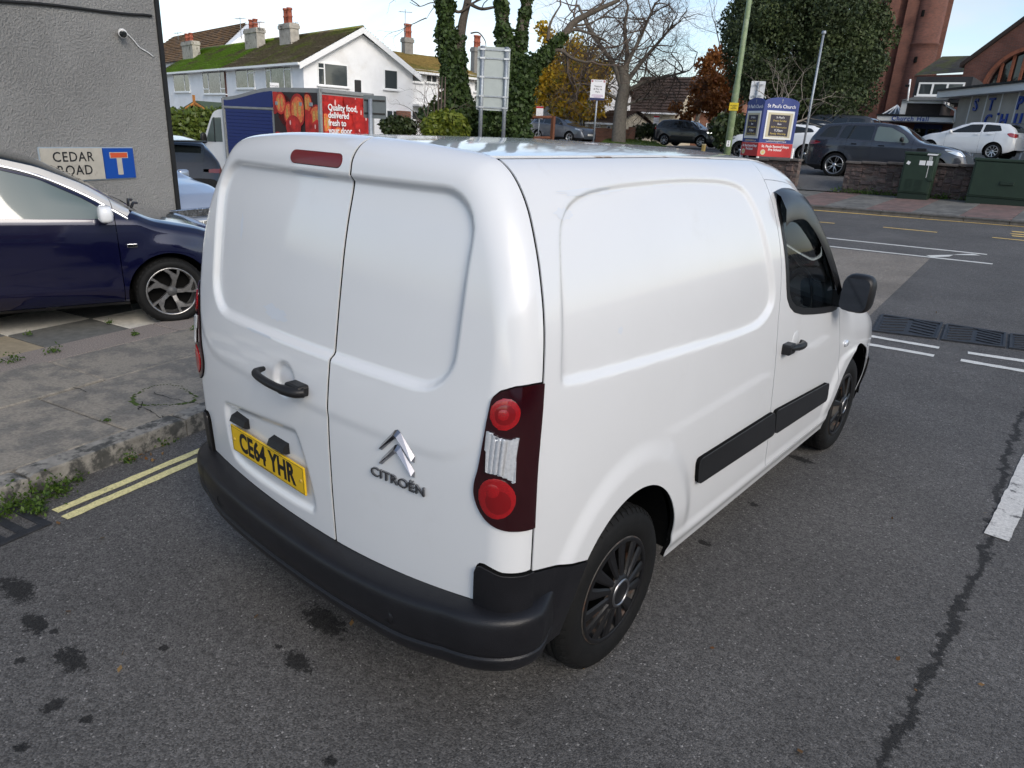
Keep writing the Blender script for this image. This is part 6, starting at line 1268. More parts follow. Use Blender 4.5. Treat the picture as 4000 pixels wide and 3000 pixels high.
mb.add(V,[(2*i,2*i+2,2*i+3,2*i+1) for i in range(n-1)]); mb.build('arch_ring',mat('arch_brick',(.26,.09,.05),.9,var=.3,vscale=6),nv_)
mb=MB(); mb.add([NF.p(x,.33,z) for x,z in arcp],[tuple(range(n))]); mb.build('leaded_glass',glass_dark,nv_)
for k in range(1,8):
    x=acx-ar+2*ar*k/8; zz_=zs+.93*math.sqrt(max(0,ar*ar-(x-acx)**2)); mb=MB(); fbox(mb,NF,x-.07,x+.07,.12,.30,zs-.5,zz_); mb.build('mullion',MATS['arch_brick'],nv_)
mb=MB(); ov=.25
for sgn in (0,1):
    x0=e0[0]-.25 if sgn==0 else 2*apx-e0[0]+.25; za_=e0[1]-.25*slp; v=[NF.p(x0,-.2,za_+.05),NF.p(apx,-.2,zap+.05),NF.p(apx,9,zap+.05),NF.p(x0,9,za_+.05),NF.p(x0,-.2,za_+.30),NF.p(apx,-.2,zap+.32),NF.p(apx,9,zap+.32),NF.p(x0,9,za_+.30)]
    mb.add(v,[(0,1,2,3),(4,7,6,5),(0,4,5,1),(3,2,6,7),(0,3,7,4)])
mb.build('roof',mat('roof_slate_dark',(.05,.035,.03),.9,var=.3),nv_)
# low slate roof between tower and gable
lo=at(3640,260,50.); l0=NF.px(3640,290,2.); l1=NF.px(3812,212,4.); mb=MB(); v=[NF.p(l0[0]-1,1.5,NF.px(3640,293,1.5)[1]),NF.p(l1[0]+1,1.5,NF.px(3800,280,1.5)[1]),NF.p(l1[0]+1,5,l1[1]),NF.p(l0[0]-1,5,NF.px(3645,222,5.)[1])]; mb.add(v,[(0,1,2,3)]); mb.build('aisle_roof',mat('roof_slate_moss',(.06,.055,.048),.95,var=.4,vscale=3,col2=(.07,.075,.03),c2scale=1.2,bump=.02,bscale=9),nv_)
mb=MB(); fbox(mb,NF,l0[0]-1,e0[0]+.3,1.6,6,1.,v[0][2]); mb.build('aisle_wall',brick_red,nv_)
# church hall: pebbledash wall with lettering, canopy, dark dormer
wd=np.array([.62,-.785]); wO=at(3728,470,37.); HF=Fr(wO,wd).setb((-wd[1]*-1*-1,wd[0]*1)) if False else Fr(wO,wd).setb((.785,.62))
peb=roughcast('pebbledash',(.52,.49,.44),40,.02)
hall=wroot(empty('church_hall',HF.p(3,0,1.5),0,'grey pebbledash church hall with white fascia and blue lettering','church hall'))
ztop=HF.px(3900,362)[1]; zbt=1.2
mb=MB(); fbox(mb,HF,0,14,0,7,zbt,ztop); mb.build('wall',peb,hall)
zf0,zf1=HF.px(3800,378)[1],HF.px(3800,358)[1]
mb=MB(); fbox(mb,HF,-1.3,12,-.55,7.,ztop-.06,ztop+(zf1-zf0)+.02); mb.build('fascia',upvc,hall)
mb=MB(); fbox(mb,HF,-1.35,12,-.62,7.,ztop+(zf1-zf0)+.02,ztop+(zf1-zf0)+.12); mb.build('roof_edge',black_trim,hall)
for px_ in (3789,3848,3906,3969,4040,4110): a=HF.px(px_,420)[0]; mb=MB(); fbox(mb,HF,a-.035,a+.035,-.03,-.001,zbt,ztop-.06); mb.build('cover_strip',upvc,hall)
lblue=mat('letter_blue',(.01,.06,.36),.4); la=HF.a
for ch,px_,py_,sz in (('S',3815,412,1),('T',3876,410,1),('.',3909,428,1),('P',3988,405,1),('A',4052,400,1),('C',3861,474,1),('H',3922,473,1),('U',3979,472,1),('R',4040,470,1)):
    a,z=HF.px(px_,py_); o=text('wall_letter',ch,.80,lblue,hall,frame4(HF.p(a,-.05,z),la,(0,0,1)),.03,.012); o.matrix_parent_inverse=WINV[hall.name]
# downpipe
mb=MB(); P=[HF.px(x,y,-.08) for x,y in ((3700,392),(3697,412),(3733,432),(3726,478))]; mb.tube([HF.p(a,-.08,z) for a,z in P],.05,6); mb.build('downpipe',upvc,hall)
# canopy
cO=at(3425,462,40.); cE=at(3722,468,37.8); cd_=(cE-cO)[:2]; LF=Fr(cO,cd_).setb((-cd_[1],cd_[0])) ; cL=np.linalg.norm(cd_)
cz0=LF.px(3560,474)[1]; cz1=LF.px(3560,455)[1]
mb=MB(); fbox(mb,LF,0,cL,0,3.,cz0,cz1); mb.build('canopy',upvc,hall)
mb=MB(); fbox(mb,LF,-.05,cL+.05,-.05,3.,cz1,cz1+.10); mb.build('canopy_edge',black_trim,hall)
q=LF.px(3555,465); o=text('hall_name','Church Hall',.33,lblue,hall,frame4(LF.p(q[0],-.025,(cz0+cz1)/2),LF.a,(0,0,1)),.008,.004,1.15); o.matrix_parent_inverse=WINV[hall.name]
dkb=brickmat('brick_dark',(.05,.04,.038),(.035,.03,.028),(.02,.02,.02),2.4)
a0=LF.px(3530,430,.6)[0]; a1=LF.px(3672,430,.6)[0]; z1=LF.px(3600,404,.6)[1]; mb=MB(); fbox(mb,LF,a0,a1,.6,4,cz1,z1); mb.build('upper_wall',dkb,hall)
mb=MB(); fbox(mb,LF,a0-.15,a1+.1,.45,4,z1,z1+.14); mb.build('upper_fascia',upvc,hall)
mb=MB(); fbox(mb,LF,a0-.15,a0+.12,.46,.6,cz1,z1); mb.build('corner_post',upvc,hall)
mb=MB(); v=[LF.p(a0-.2,.3,z1+.14),LF.p(a1+.2,.3,z1+.14),LF.p(a1+.2,2.2,LF.px(3600,378,2.2)[1]),LF.p(a0+.1,2.2,LF.px(3600,378,2.2)[1])]; mb.add(v,[(0,1,2,3)]); mb.build('lean_roof',mat('roof_felt',(.09,.095,.09),.9,var=.2),hall)
# dark dormer with three white windows
da0=LF.px(3570,350,2.4)[0]; da1=LF.px(3790,350,2.4)[0]; dz0=LF.px(3650,378,2.4)[1]; dz1=LF.px(3650,300,2.4)[1]
mb=MB(); fbox(mb,LF,da0,da1,2.4,6.5,dz0-.3,dz1); mb.build('dormer',mat('dormer_slate',(.03,.033,.038),.8,var=.25,vscale=3),hall)
window(hall,LF,LF.px(3585,350,2.37)[0],LF.px(3765,350,2.37)[0],LF.px(3650,375,2.37)[1],LF.px(3650,322,2.37)[1],2.37,(.32,.64),(),pane,fr=.09)
# doors under the canopy
mb=MB(); fbox(mb,LF,.2,cL,2.2,3.,1.0,cz0); mb.build('porch_back',brick_red,hall)
mb=MB(); fbox(mb,LF,cL*.42,cL*.80,2.12,2.2,1.0,cz0-.05); mb.build('entrance_door',mat('door_blue',(.006,.02,.10),.5),hall)
for t in (.44,.62): mb=MB(); fbox(mb,LF,cL*t,cL*(t+.15),2.10,2.13,1.7,cz0-.3); mb.build('door_glass',glass_dark,hall)
# skylight pyramid
s0=at(3440,450,41.); SF=Fr(s0,LF.a).setb(LF.b); b1=SF.px(3520,450)[0]; sz=SF.px(3440,451)[1]; stz=SF.px(3505,412,1.)[1]; ap_=SF.p(SF.px(3505,412,1.)[0],1.,stz)
mb=MB(); cs=[SF.p(0,0,sz),SF.p(b1,0,sz),SF.p(b1,2,sz),SF.p(0,2,sz)]; mb.add(cs+[ap_],[(0,1,4),(1,2,4),(2,3,4),(3,0,4)]); sk=mb.build('skylight',glass_dark,hall)
mb=MB()
for c in cs: mb.tube([c,ap_],.05,4)
for t in (.33,.66): mb.tube([np.array(cs[0])*(1-t)+np.array(cs[1])*t,ap_],.04,4)
mb.build('skylight_bars',upvc,hall)
# small post with camera on the hall roof
q=at(3545,395,39.); e=wroot(empty('roof_post',tuple(q),0,'thin white post with small camera beside the dark hall dormer','post')); mb=MB(); t_=at(3556,310,39.); mb.tube([q,t_],.05,6); mb.build('post',upvc,e); mb=MB(); c=at(3545,335,38.9); mb.cbox(c[0]-.12,c[0]+.1,c[1]-.06,c[1]+.06,c[2]-.06,c[2]+.06,.02); mb.build('post_camera',black_plastic,e)
# ---- dry-laid stone walls along the far pavement
stone_m=[mat('wall_stone_%d'%i,c,.95,var=.35,vscale=7,bump=.012,bscale=18,col2=(.20,.19,.17),c2lo=.58,c2hi=.70,c2scale=4) for i,c in enumerate(((.115,.082,.074),(.095,.072,.068),(.14,.098,.085),(.085,.066,.062)))]
mort=mat('wall_mortar',(.12,.10,.088),1.,var=.3,vscale=10,bump=.01,bscale=30)
cope=mat('wall_coping',(.12,.105,.095),.95,var=.3,vscale=4,bump=.006,bscale=40)
stone_mesh=[]
for k in range(10):
    bm=bmesh.new(); bmesh.ops.create_cube(bm,size=1); bmesh.ops.bevel(bm,geom=bm.edges[:],offset=.16,segments=1,affect='EDGES')
    for v in bm.verts: v.co+=Vector((random.gauss(0,.05),random.gauss(0,.08),random.gauss(0,.06)))
    for mi in range(4):
        me=bpy.data.meshes.new('stone'); bm.to_mesh(me); me.materials.append(stone_m[mi]); stone_mesh.append(me)
    bm.free()
def stonewall(label,x0,x1,y0,ztop_fn,thick=.34):
    zb0=float(pave((x0+x1)/2,y0)); e=wroot(empty('stone_wall',((x0+x1)/2,y0,zb0),0,label,'wall','stone walls along the far pavement'))
    mb=MB(); n=max(2,int((x1-x0)/1.0)); 
    for i in range(n):
        xa,xb=x0+(x1-x0)*i/n,x0+(x1-x0)*(i+1)/n; mb.box(xa,xb,y0+.05,y0+thick-.05,float(pave(xa,y0))-.15,min(ztop_fn(xa),ztop_fn(xb))-.02)
    mb.build('core',mort,e)
    x=x0
    while x<x1-.02:
        w_=min(random.uniform(.15,.34),x1-x); z=float(pave(x,y0))-.05; zt_=ztop_fn(x+w_/2)-.01
        while z<zt_-.04:
            h_=min(random.uniform(.07,.18),zt_-z)
            parts_=2 if (w_>.28 and random.random()<.4) else 1
            for q in range(parts_):
                ww_=w_/parts_; o=bpy.data.objects.new('stone',random.choice(stone_mesh)); COL.objects.link(o); o.parent=e; o.matrix_parent_inverse=WINV[e.name]
                o.location=(x+ww_*(q+.5),y0+.150+random.gauss(0,.007),z+h_/2); o.scale=(ww_*1.04,.24,h_*1.05); o.rotation_euler=(0,0,0)
            z+=h_
        x+=w_
    xx=x0-.02
    while xx<x1:
        L=min(random.uniform(.45,.7),x1+.02-xx); zc=ztop_fn(xx+L/2); mb=MB(); mb.cbox(xx+.004,xx+L-.004,y0-.05,y0+thick+.03,zc-.012,zc+.06,.015); mb.build('coping_stone',cope,e); xx+=L
    return e
WY=22.35
def wx(px,py): p=aty(px,py,WY); return float(p[0]),float(p[2])
xa,za=wx(2840,622); xb,zb_=wx(3120,628); ztA=lambda x:za+(zb_-za)*(x-xa)/(xb-xa)
stonewall('rough stone wall below the blue church noticeboard',xa-1.5,xb,WY,ztA)
xc,zc=wx(3306,637); xd,zd=wx(3780,650); ztB=lambda x:zc+(zd-zc)*(x-xc)/(xd-xc)
stonewall('rough stone wall in front of the dark slate SUV',xc,xd+2.2,WY,ztB)
# side kerb and drive between the walls
mb=MB(); mb.box(xb+.02,xb+.22,WY+.4,WY+3,.4,float(pave(xb,WY))+.14); tag(mb.build('drive_kerb',kerbf),kind='structure')
V=[(xb,KY+3.4,float(pave(xb,WY))+.01),(xc,KY+3.4,float(pave(xc,WY))+.01),(xc,24.0,float(land(xc,24)))+(),(xb,24.0,float(land(xb,24)))]; tag(pyd('driveway',[(a,b,c+.012) for a,b,c in V],[(0,1,2,3)],MATS['car_park_asphalt']),kind='structure')
stripeq=[(3146,826),(3300,838)]
# ================================================================== trees, hedges, plants
def fastmesh(name,V,quads,mats,mi=None,parent=None,smooth=False):
    V=np.asarray(V,np.float32); Q=np.asarray(quads,np.int32); k=Q.shape[1]; me=bpy.data.meshes.new(name)
    me.vertices.add(len(V)); me.vertices.foreach_set('co',V.ravel()); me.loops.add(Q.size); me.loops.foreach_set('vertex_index',Q.ravel())
    me.polygons.add(len(Q)); me.polygons.foreach_set('loop_start',np.arange(0,Q.size,k,dtype=np.int32)); me.polygons.foreach_set('loop_total',np.full(len(Q),k,np.int32))
    for m in (mats if isinstance(mats,(list,tuple)) else [mats]): me.materials.append(m)
    if mi is not None: me.polygons.foreach_set('material_index',np.asarray(mi,np.int32))
    me.update(calc_edges=True); me.validate(); return link(name,me,None,parent,smooth)
def leafmat(name,c,c2,rough=.5,trans=.25):
    m=bpy.data.materials.new(name); m.use_nodes=True; t=m.node_tree; b=t.nodes['Principled BSDF']; out=[n for n in t.nodes if n.type=='OUTPUT_MATERIAL'][0]
    g_=N(t,'ShaderNodeNewGeometry'); r=g_.outputs['Random Per Island']
    mx=N(t,'ShaderNodeMix',data_type='RGBA'); mx.inputs['A'].default_value=tuple(c)+(1,); mx.inputs['B'].default_value=tuple(c2)+(1,); Lk(t,r,mx.inputs['Factor']); Lk(t,mx.outputs['Result'],b.inputs['Base Color']); b.inputs['Roughness'].default_value=rough; b.inputs['Specular IOR Level'].default_value=.35
    tr=N(t,'ShaderNodeBsdfTranslucent'); Lk(t,mx.outputs['Result'],tr.inputs['Color']); ms=N(t,'ShaderNodeMixShader',inp={0:trans}); Lk(t,b.outputs[0],ms.inputs[1]); Lk(t,tr.outputs[0],ms.inputs[2]); Lk(t,ms.outputs[0],out.inputs['Surface'])
    MATS[name]=m; return m
def leaves(name,C,size,m,parent=None,aspect=.6,nrm=None,kind=None):
    """folded leaf quads at points C (N,3); nrm optional preferred normals"""
    C=np.asarray(C,float); n=len(C); a=rng.normal(size=(n,3)); a/=np.linalg.norm(a,axis=1)[:,None]; r=rng.normal(size=(n,3))
    if nrm is not None: r=nrm+.6*r
    b=np.cross(a,r); b/=np.linalg.norm(b,axis=1)[:,None]+1e-9; s=size*(.6+.8*rng.random((n,1)))
    P=np.stack([C-a*s,C+b*s*aspect,C+a*s,C-b*s*aspect],1).reshape(-1,3); Q=np.arange(4*n).reshape(n,4)
    o=fastmesh(name,P,Q,m,parent=parent)
    if kind: o['kind']=kind
    return o
def blobpts(centers,radii,n,shell=.35):
    """points in the outer shells of many overlapping clumps"""
    k=len(centers); w=np.array(radii)**2; w=w/w.sum(); idx=rng.choice(k,n,p=w); d=rng.normal(size=(n,3)); d/=np.linalg.norm(d,axis=1)[:,None]
    r=np.array(radii)[idx]*(1-shell*rng.random(n)**1.5); return np.array(centers)[idx]+d*r[:,None]*np.array([1,1,.85]), d
bark=mat('bark',(.085,.07,.055),.95,var=.35,vscale=9,bump=.03,bscale=14); bark_g=mat('bark_grey',(.13,.115,.095),.95,var=.35,vscale=9,bump=.02,bscale=14)
twigm=mat('twig',(.10,.075,.06),.9,var=.3,vscale=3)
class Tree:
    def __init__(s,seed): s.r=random.Random(seed); s.seg=[]; s.tips=[]
    def grow(s,p,d,L,rad,depth,maxd,up=.12,spread=.6,kids=(2,3),wig=.25,shr=.72,tipmin=3):
        p=np.array(p,float); d=np.array(d,float)/np.linalg.norm(d); n=4; pts=[p]; rr=[rad]
        for i in range(n):
            j=np.array([s.r.gauss(0,1) for _ in range(3)])*wig; d=d+j*.5+np.array([0,0,up]); d/=np.linalg.norm(d); p=p+d*L/n; pts.append(p); rr.append(rad*(1-.42*(i+1)/n))
        s.seg.append((pts,rr,depth))
        if depth>=tipmin: s.tips+=[pts[2],pts[-1]]
        if depth<maxd:
            for k in range(s.r.randint(*kids)):
                a=np.array([s.r.gauss(0,1) for _ in range(3)]); a-=d*(a@d); a/=np.linalg.norm(a)+1e-9; nd=d*(1-spread*.5)+a*spread*s.r.uniform(.6,1.2); base=pts[-1] if k==0 else pts[s.r.randint(2,n)]
                s.grow(base,nd,L*shr*s.r.uniform(.75,1.2),rr[-1]*(.9 if k==0 else .72),depth+1,maxd,up,spread,kids,wig,shr,tipmin)
    def build(s,parent,m,name='trunk',tw='branches',split=1,tm=None):
        a,b=MB(),MB()
        for pts,rr,dp in s.seg:
            (a if dp<=split else b).tube(pts,rr,8 if dp<=split else (5 if dp<4 else 3),cap=False)
        a.build(name,m,parent,fix=False)
        if b.v: o=b.build(tw,tm or m,parent,fix=False)
def groot(name,P,label,cat='tree',group=None): return wroot(empty(name,tuple(P),0,label,cat,group))
ivyl=leafmat('ivy_leaf',(.018,.034,.009),(.05,.085,.018),.6,.15); gold=leafmat('leaf_gold',(.50,.29,.015),(.62,.44,.04),.5,.45); mapleg=leafmat('leaf_olive',(.10,.11,.015),(.19,.17,.02),.5,.35); russ=leafmat('leaf_russet',(.20,.065,.018),(.32,.13,.03),.5,.35); oakl=leafmat('leaf_evergreen',(.016,.027,.011),(.050,.072,.024),.65,.12); hedgel=leafmat('leaf_hedge',(.07,.11,.018),(.16,.20,.035),.4,.3); laurel=leafmat('leaf_laurel',(.09,.13,.015),(.24,.27,.04),.35,.25); dkleaf=leafmat('leaf_dark',(.02,.032,.01),(.05,.07,.02),.45,.2); grassl=leafmat('grass_blade',(.05,.085,.012),(.11,.16,.025),.6,.3); weed=leafmat('weed_leaf',(.035,.075,.010),(.09,.15,.022),.5,.3)
def limb(mb,pl,Z,r0,r1,n=5,wob=.0):
    P=crom([at(x,y,Z+dz) for x,y,dz in pl],n); mb.tube(P,list(np.linspace(r0,r1,len(P))),8,cap=False); return P
def ivy_on(P,rad,n,name,parent,size=.11):
    P=np.array(P); t=rng.random(n)*(len(P)-1); i=t.astype(int); f=(t-i)[:,None]; c=P[i]*(1-f)+P[np.minimum(i+1,len(P)-1)]*f; d=rng.normal(size=(n,3)); d[:,2]*=.5; d/=np.linalg.norm(d,axis=1)[:,None]
    rr=np.interp(t/(len(P)-1),[0,1],rad) if not np.isscalar(rad) else rad; lump=.75+.35*np.sin(t*2.1+1.3*np.sin(t*.9))*rng.random(n)
    return leaves(name,c+d*(np.array(rr)*lump*(.55+.5*rng.random(n)**.5))[:,None],size,ivyl,parent,.75,d)
# --- ivy column tree with bare companion trunk
Z=36.; e=groot('ivy_tree',at(1790,560,Z),'tall tree with an ivy clad column and a bare trunk beside it')
mb=MB(); P1=limb(mb,[(1800,520,0),(1790,420,0),(1765,300,0),(1745,150,0),(1738,0,0),(1735,-120,0),(1745,-260,0)],Z,.38,.16); P2=limb(mb,[(1815,500,.3),(1805,350,.3),(1795,220,.3),(1805,100,.3),(1828,0,.3),(1850,-130,.3)],Z,.30,.17)
for pl,r in (([(1828,10,0),(1880,35,0),(1945,28,.3),(1960,60,.4)],.10),([(1775,40,0),(1800,45,0),(1860,5,0),(1930,-20,0)],.09),([(1735,30,0),(1690,10,0),(1640,25,0),(1600,8,0)],.035),([(1740,-20,0),(1690,35,0),(1665,75,0)],.025),([(1838,130,.3),(1870,128,.3),(1895,160,.3),(1898,190,.3)],.04)): limb(mb,pl,Z,r,r*.35)
mb.build('trunk',bark,e,fix=False)
tr=Tree(11)
for (x,y,dx,dz_) in ((1640,25,-.6,.4),(1665,70,-.5,-.3),(1700,15,-.5,.6),(1700,-60,-.5,.7),(1880,35,.4,.7),(1860,5,.2,.9)): tr.grow(at(x,y,Z),(AR*dx+AU*dz_),1.2,.03,2,4,0.03,.75,(2,3),.4)
tr.build(e,bark,'twigs','twigs')
ivy_on(P1,[.90,.38],11000,'ivy',e); ivy_on(P2[:14],[.6,.32],2600,'ivy',e)
c,d=blobpts([at(x,y,Z+.5) for x,y in ((1700,470),(1760,430),(1830,440),(1860,490),(1790,500),(1900,500))],[1.0,1.1,1.0,.9,1.1,.8],7000,.6); leaves('undergrowth',c,.10,ivyl,e,.7,d)
# --- second ivy tree with arching limbs
Z=34.; e=groot('ivy_tree',at(2030,560,Z),'leaning multi stemmed ivy tree with long limbs arching over the car park')
mb=MB(); Q1=limb(mb,[(2030,540,0),(2010,420,0),(1985,280,0),(1968,140,0),(1958,0,0),(1950,-150,0)],Z,.42,.20); Q2=limb(mb,[(2020,420,0),(2015,280,.2),(2035,150,.2),(2060,0,.2),(2090,-140,.2)],Z,.34,.18); Q3=limb(mb,[(2035,400,0),(2060,280,-.2),(2130,215,-.4),(2200,140,-.5),(2245,85,-.5),(2330,40,-.6),(2420,0,-.6)],Z,.30,.08)
for pl,r in (([(2060,270,-.3),(2110,235,-.4),(2180,195,-.5),(2240,230,-.5),(2310,240,-.5),(2370,185,-.5)],.12),([(2150,200,-.4),(2230,120,-.5),(2300,130,-.6),(2370,160,-.6)],.11),([(2230,100,-.5),(2290,95,-.4),(2350,70,-.4)],.07),([(1985,60,0),(1940,30,0),(1900,35,0)],.09),([(2140,160,-.4),(2150,90,-.4),(2190,20,-.3)],.09)): limb(mb,pl,Z,r,r*.3)
mb.build('trunk',bark,e,fix=False)
tr=Tree(5)
for (x,y,dx,dz_) in ((2245,85,.3,.9),(2330,40,.6,.6),(2300,130,.7,-.1),(2370,185,.6,.3),(2310,240,.6,-.2),(2190,20,.1,.9),(2350,70,.7,.2),(2240,60,.1,.9),(2060,0,-.3,.8),(1958,0,-.5,.5),(2200,190,.2,-.5),(2280,60,.3,.8)): tr.grow(at(x,y,Z-.5),(AR*dx+AU*dz_),1.5,.045,2,6,0.0,.8,(2,3),.45,.76)
tr.build(e,bark,'twigs','twigs',1,twigm)
ivy_on(Q1,[.85,.24],8000,'ivy',e); ivy_on(Q2,[.62,.2],5000,'ivy',e); ivy_on(Q3[:16],[.8,.25],4500,'ivy',e)
c,d=blobpts([at(x,y,Z) for x,y in ((1950,440),(2005,400),(2030,330),(2025,430),(2040,250),(1980,490),(1930,490))],[1.0,.95,.7,.7,.5,.9,.8],9000,.6); leaves('undergrowth',c,.10,ivyl,e,.7,d)
# --- golden maple
Z=50.; B=at(2210,545,Z); e=groot('maple_tree',B,'autumn maple with golden yellow and olive leaves behind the parked crossover')
tr=Tree(3); tr.grow(B,(0,0,1),4.0,.20,0,4,.10,.75,(3,4),.18,.70,1); tr.build(e,bark,'trunk','branches',1)
cs=[at(x,y,Z+dz) for x,y,dz in ((2100,300,0),(2160,230,.5),(2230,190,0),(2290,230,.4),(2330,300,0),(2120,370,0),(2200,330,-.8),(2280,340,-.6),(2340,380,0),(2200,420,-.5),(2270,430,-.4),(2080,430,0),(2330,440,.3),(2140,150,.6),(2120,110,.6),(2250,280,-1),(2180,280,.5),(2070,350,.3),(2360,270,.5))]; rs_=[1.25*q for q in (.95,1.0,1.0,.95,.9,.9,1.0,1.0,.8,.9,.8,.6,.6,.6,.5,.9,.9,.6,.6)]
c,d=blobpts(cs,rs_,6500,.85); leaves('crown',c,.13,gold,e,.75); c,d=blobpts(cs,rs_,2800,.95); leaves('crown',c,.11,mapleg,e,.75)
# --- large bare tree
Z=42.; B=at(2418,560,Z); e=groot('bare_tree',B,'large leafless tree with a thick grey trunk rising from the grass verge')
mb=MB(); T1=limb(mb,[(2415,565,0),(2420,480,0),(2428,400,0),(2440,330,0),(2430,260,0)],Z,.46,.30)
subs=[]
for pl,r in (([(2430,350,0),(2400,260,0),(2340,170,0),(2290,90,0),(2260,20,0)],.17),([(2440,330,0),(2450,220,0),(2440,110,0),(2455,20,0)],.19),([(2440,330,0),(2500,250,0),(2560,180,0),(2620,110,0)],.17),([(2440,360,0),(2520,320,0),(2600,300,0),(2680,280,0)],.13),([(2425,400,0),(2350,350,.3),(2290,330,.3),(2240,330,.3)],.10),([(2430,280,0),(2490,170,-.5),(2530,80,-.5),(2560,10,-.5)],.14),([(2430,420,0),(2500,390,0),(2570,380,0)],.08)):
    Pp=limb(mb,pl,Z,r,r*.35); subs.append(Pp)
mb.build('trunk',bark_g,e,fix=False)
tr=Tree(21)
for Pp in subs:
    for i in range(4,len(Pp),2):
        for k in range(3): v=AR*tr.r.gauss(0,.8)+AU*tr.r.gauss(.15,.8)+AF*tr.r.gauss(0,.7); tr.grow(Pp[i],v,1.45,.045,2,6,.015,.85,(2,4),.5,.77)
tr.build(e,bark_g,'twigs','twigs',1,twigm)
# --- further bare tree and russet tree
Z=52.; B=at(2700,560,Z); e=groot('bare_tree',B,'slender leafless tree with fine twigs beside the russet tree')
tr=Tree(31); tr.grow(B,(0,0,1),3.6,.2,0,6,.05,.8,(2,4),.25,.76); tr.build(e,bark_g,'trunk','twigs',1,twigm)
Z=46.; B=at(2790,560,Z); e=groot('russet_tree',B,'small tree with russet brown leaves behind the green lamp post')
tr=Tree(8); tr.grow(B,(0,0,1),2.4,.14,0,4,.08,.7,(3,4),.2,.7,1); tr.build(e,bark,'trunk','branches',1)
cs=[at(x,y,Z+dz) for x,y,dz in ((2760,260,0),(2800,220,.4),(2840,240,0),(2750,330,0),(2800,310,-.5),(2860,310,0),(2730,400,0),(2790,390,-.6),(2850,390,0),(2800,440,0),(2700,430,.3),(2870,440,.2),(2720,350,.4),(2670,460,.4),(2640,420,.8))]; c,d=blobpts(cs,[.8,.8,.7,.9,1,.9,.8,1,.9,.8,.6,.6,.6,.5,.5],5600,.9); leaves('crown',c,.11,russ,e,.75)
# --- big evergreen oak
Z=36.; B=at(3130,520,Z); e=groot('evergreen_oak',B,'huge dark evergreen tree standing left of the brick church tower')
mb=MB(); limb(mb,[(3130,520,0),(3125,400,0),(3120,250,0),(3130,100,0)],Z,.5,.2); limb(mb,[(3125,380,0),(3200,280,0),(3270,180,0)],Z,.25,.1); limb(mb,[(3125,380,0),(3040,290,0),(2970,190,0)],Z,.25,.1); mb.build('trunk',bark,e,fix=False)
cs=[];rd=[]
outline=[(2890,60),(2860,110),(2880,170),(2870,230),(2900,290),(2930,340),(2960,390),(3010,430),(3080,455),(3150,460),(3230,455),(3300,440),(3350,410),(3370,350),(3390,290),(3420,220),(3435,140),(3420,80),(3400,30),(3380,-30),(2910,10),(2930,-40)]
for x,y in outline: cs.append(at(x+rng.normal()*8,y+rng.normal()*8,Z+rng.normal()*1.2)); rd.append(.75+.3*rng.random())
while len(cs)<190:
    x,y=rng.uniform(2890,3420),rng.uniform(-150,440)
    if sdpoly(np.array([[x,y]]),np.array([(2890,-160),(2880,100),(2890,250),(2940,350),(3000,420),(3120,450),(3280,440),(3360,380),(3395,270),(3425,120),(3400,-160)]))[0]>0: cs.append(at(x,y,Z+rng.normal()*1.7-.6)); rd.append(.65+.6*rng.random())
pick=rng.random(len(cs))<.42; cs=np.array(cs); rd=np.array(rd)
c,d=blobpts(cs[~pick],rd[~pick],64000,.42); leaves('crown',c,.078,oakl,e,.6,d*.8)
c,d=blobpts(cs[pick],rd[pick]*.92,40000,.40); leaves('crown',c,.078,leafmat('leaf_evergreen_light',(.028,.044,.014),(.075,.100,.034),.6,.15),e,.6,d*.8)
# --- bare shrub in front of it
Z=25.; B=at(3060,480,Z); e=groot('bare_shrub',B,'leafless grey shrub rising behind the church noticeboard','shrub')
tr=Tree(44)
for dx,dz_ in ((-.5,.8),(0,1),(.5,.8),(.8,.5),(-.2,1),(.3,.9),(.9,.2)): tr.grow(B,AR*dx+AU*dz_,1.0,.03,1,4,.03,.7,(2,3),.35,.75)
tr.build(e,mat('twig_pale',(.22,.19,.16),.9,var=.2),'stem','twigs',2)
# --- hedge, shrubs
def hedge(name,label,pts,n,m,size,base,cat='hedge'):
    e=groot(name,base,label,cat); c,d=blobpts([p for p,_ in pts],[r for _,r in pts],n,.5); leaves('foliage',c,size,m,e,.6,d)
    cc=np.array([p for p,_ in pts]); rr=min(r for _,r in pts)*.5; mb=MB()
    for p in cc: superell(mb,p,(rr,rr,rr),2.2,8,6)
    o=mb.build('woody_core',mat('hedge_core',(.02,.022,.01),1.),e); return e
Z=26.; pts=[(at(x,y,Z+rng.normal()*.2),.62) for x in range(600,880,24) for y in (478,510,545)]; hedge('clipped_hedge','clipped yellow green hedge between the grey house and the truck',pts,13000,hedgel,.085,at(740,600,Z))
Z=31.; pts=[(at(x,y,Z),.55) for x,y in ((1690,500),(1715,478),(1745,470),(1775,485),(1790,505),(1740,500),(1710,515))]; hedge('laurel_bush','rounded yellow green laurel bush below the ivy tree',pts,3600,laurel,.12,at(1740,560,Z),'bush')
pts=[(at(x,y,33.),.5) for x,y in ((1520,490),(1545,485),(1570,490),(1590,500),(1535,510),(1575,515))]; hedge('low_hedge','low dark hedge in front of the white gable',pts,2600,dkleaf,.09,at(1550,560,33.),'hedge')
pts=[(at(x,y,48.),.6) for x,y in ((2490,520),(2520,510),(2550,515),(2580,520),(2620,525),(2660,520))]; hedge('garden_hedge','dark garden hedge behind the tall estate car',pts,2600,dkleaf,.11,at(2550,560,48.),'hedge')
pts=[(at(x,y,52.),.7) for x,y in ((2120,490),(2160,480),(2200,500),(2090,500))]; hedge('pale_shrub','pale leafy shrub beside the brown timber rail',pts,1800,mapleg,.10,at(2130,560,52.),'bush')
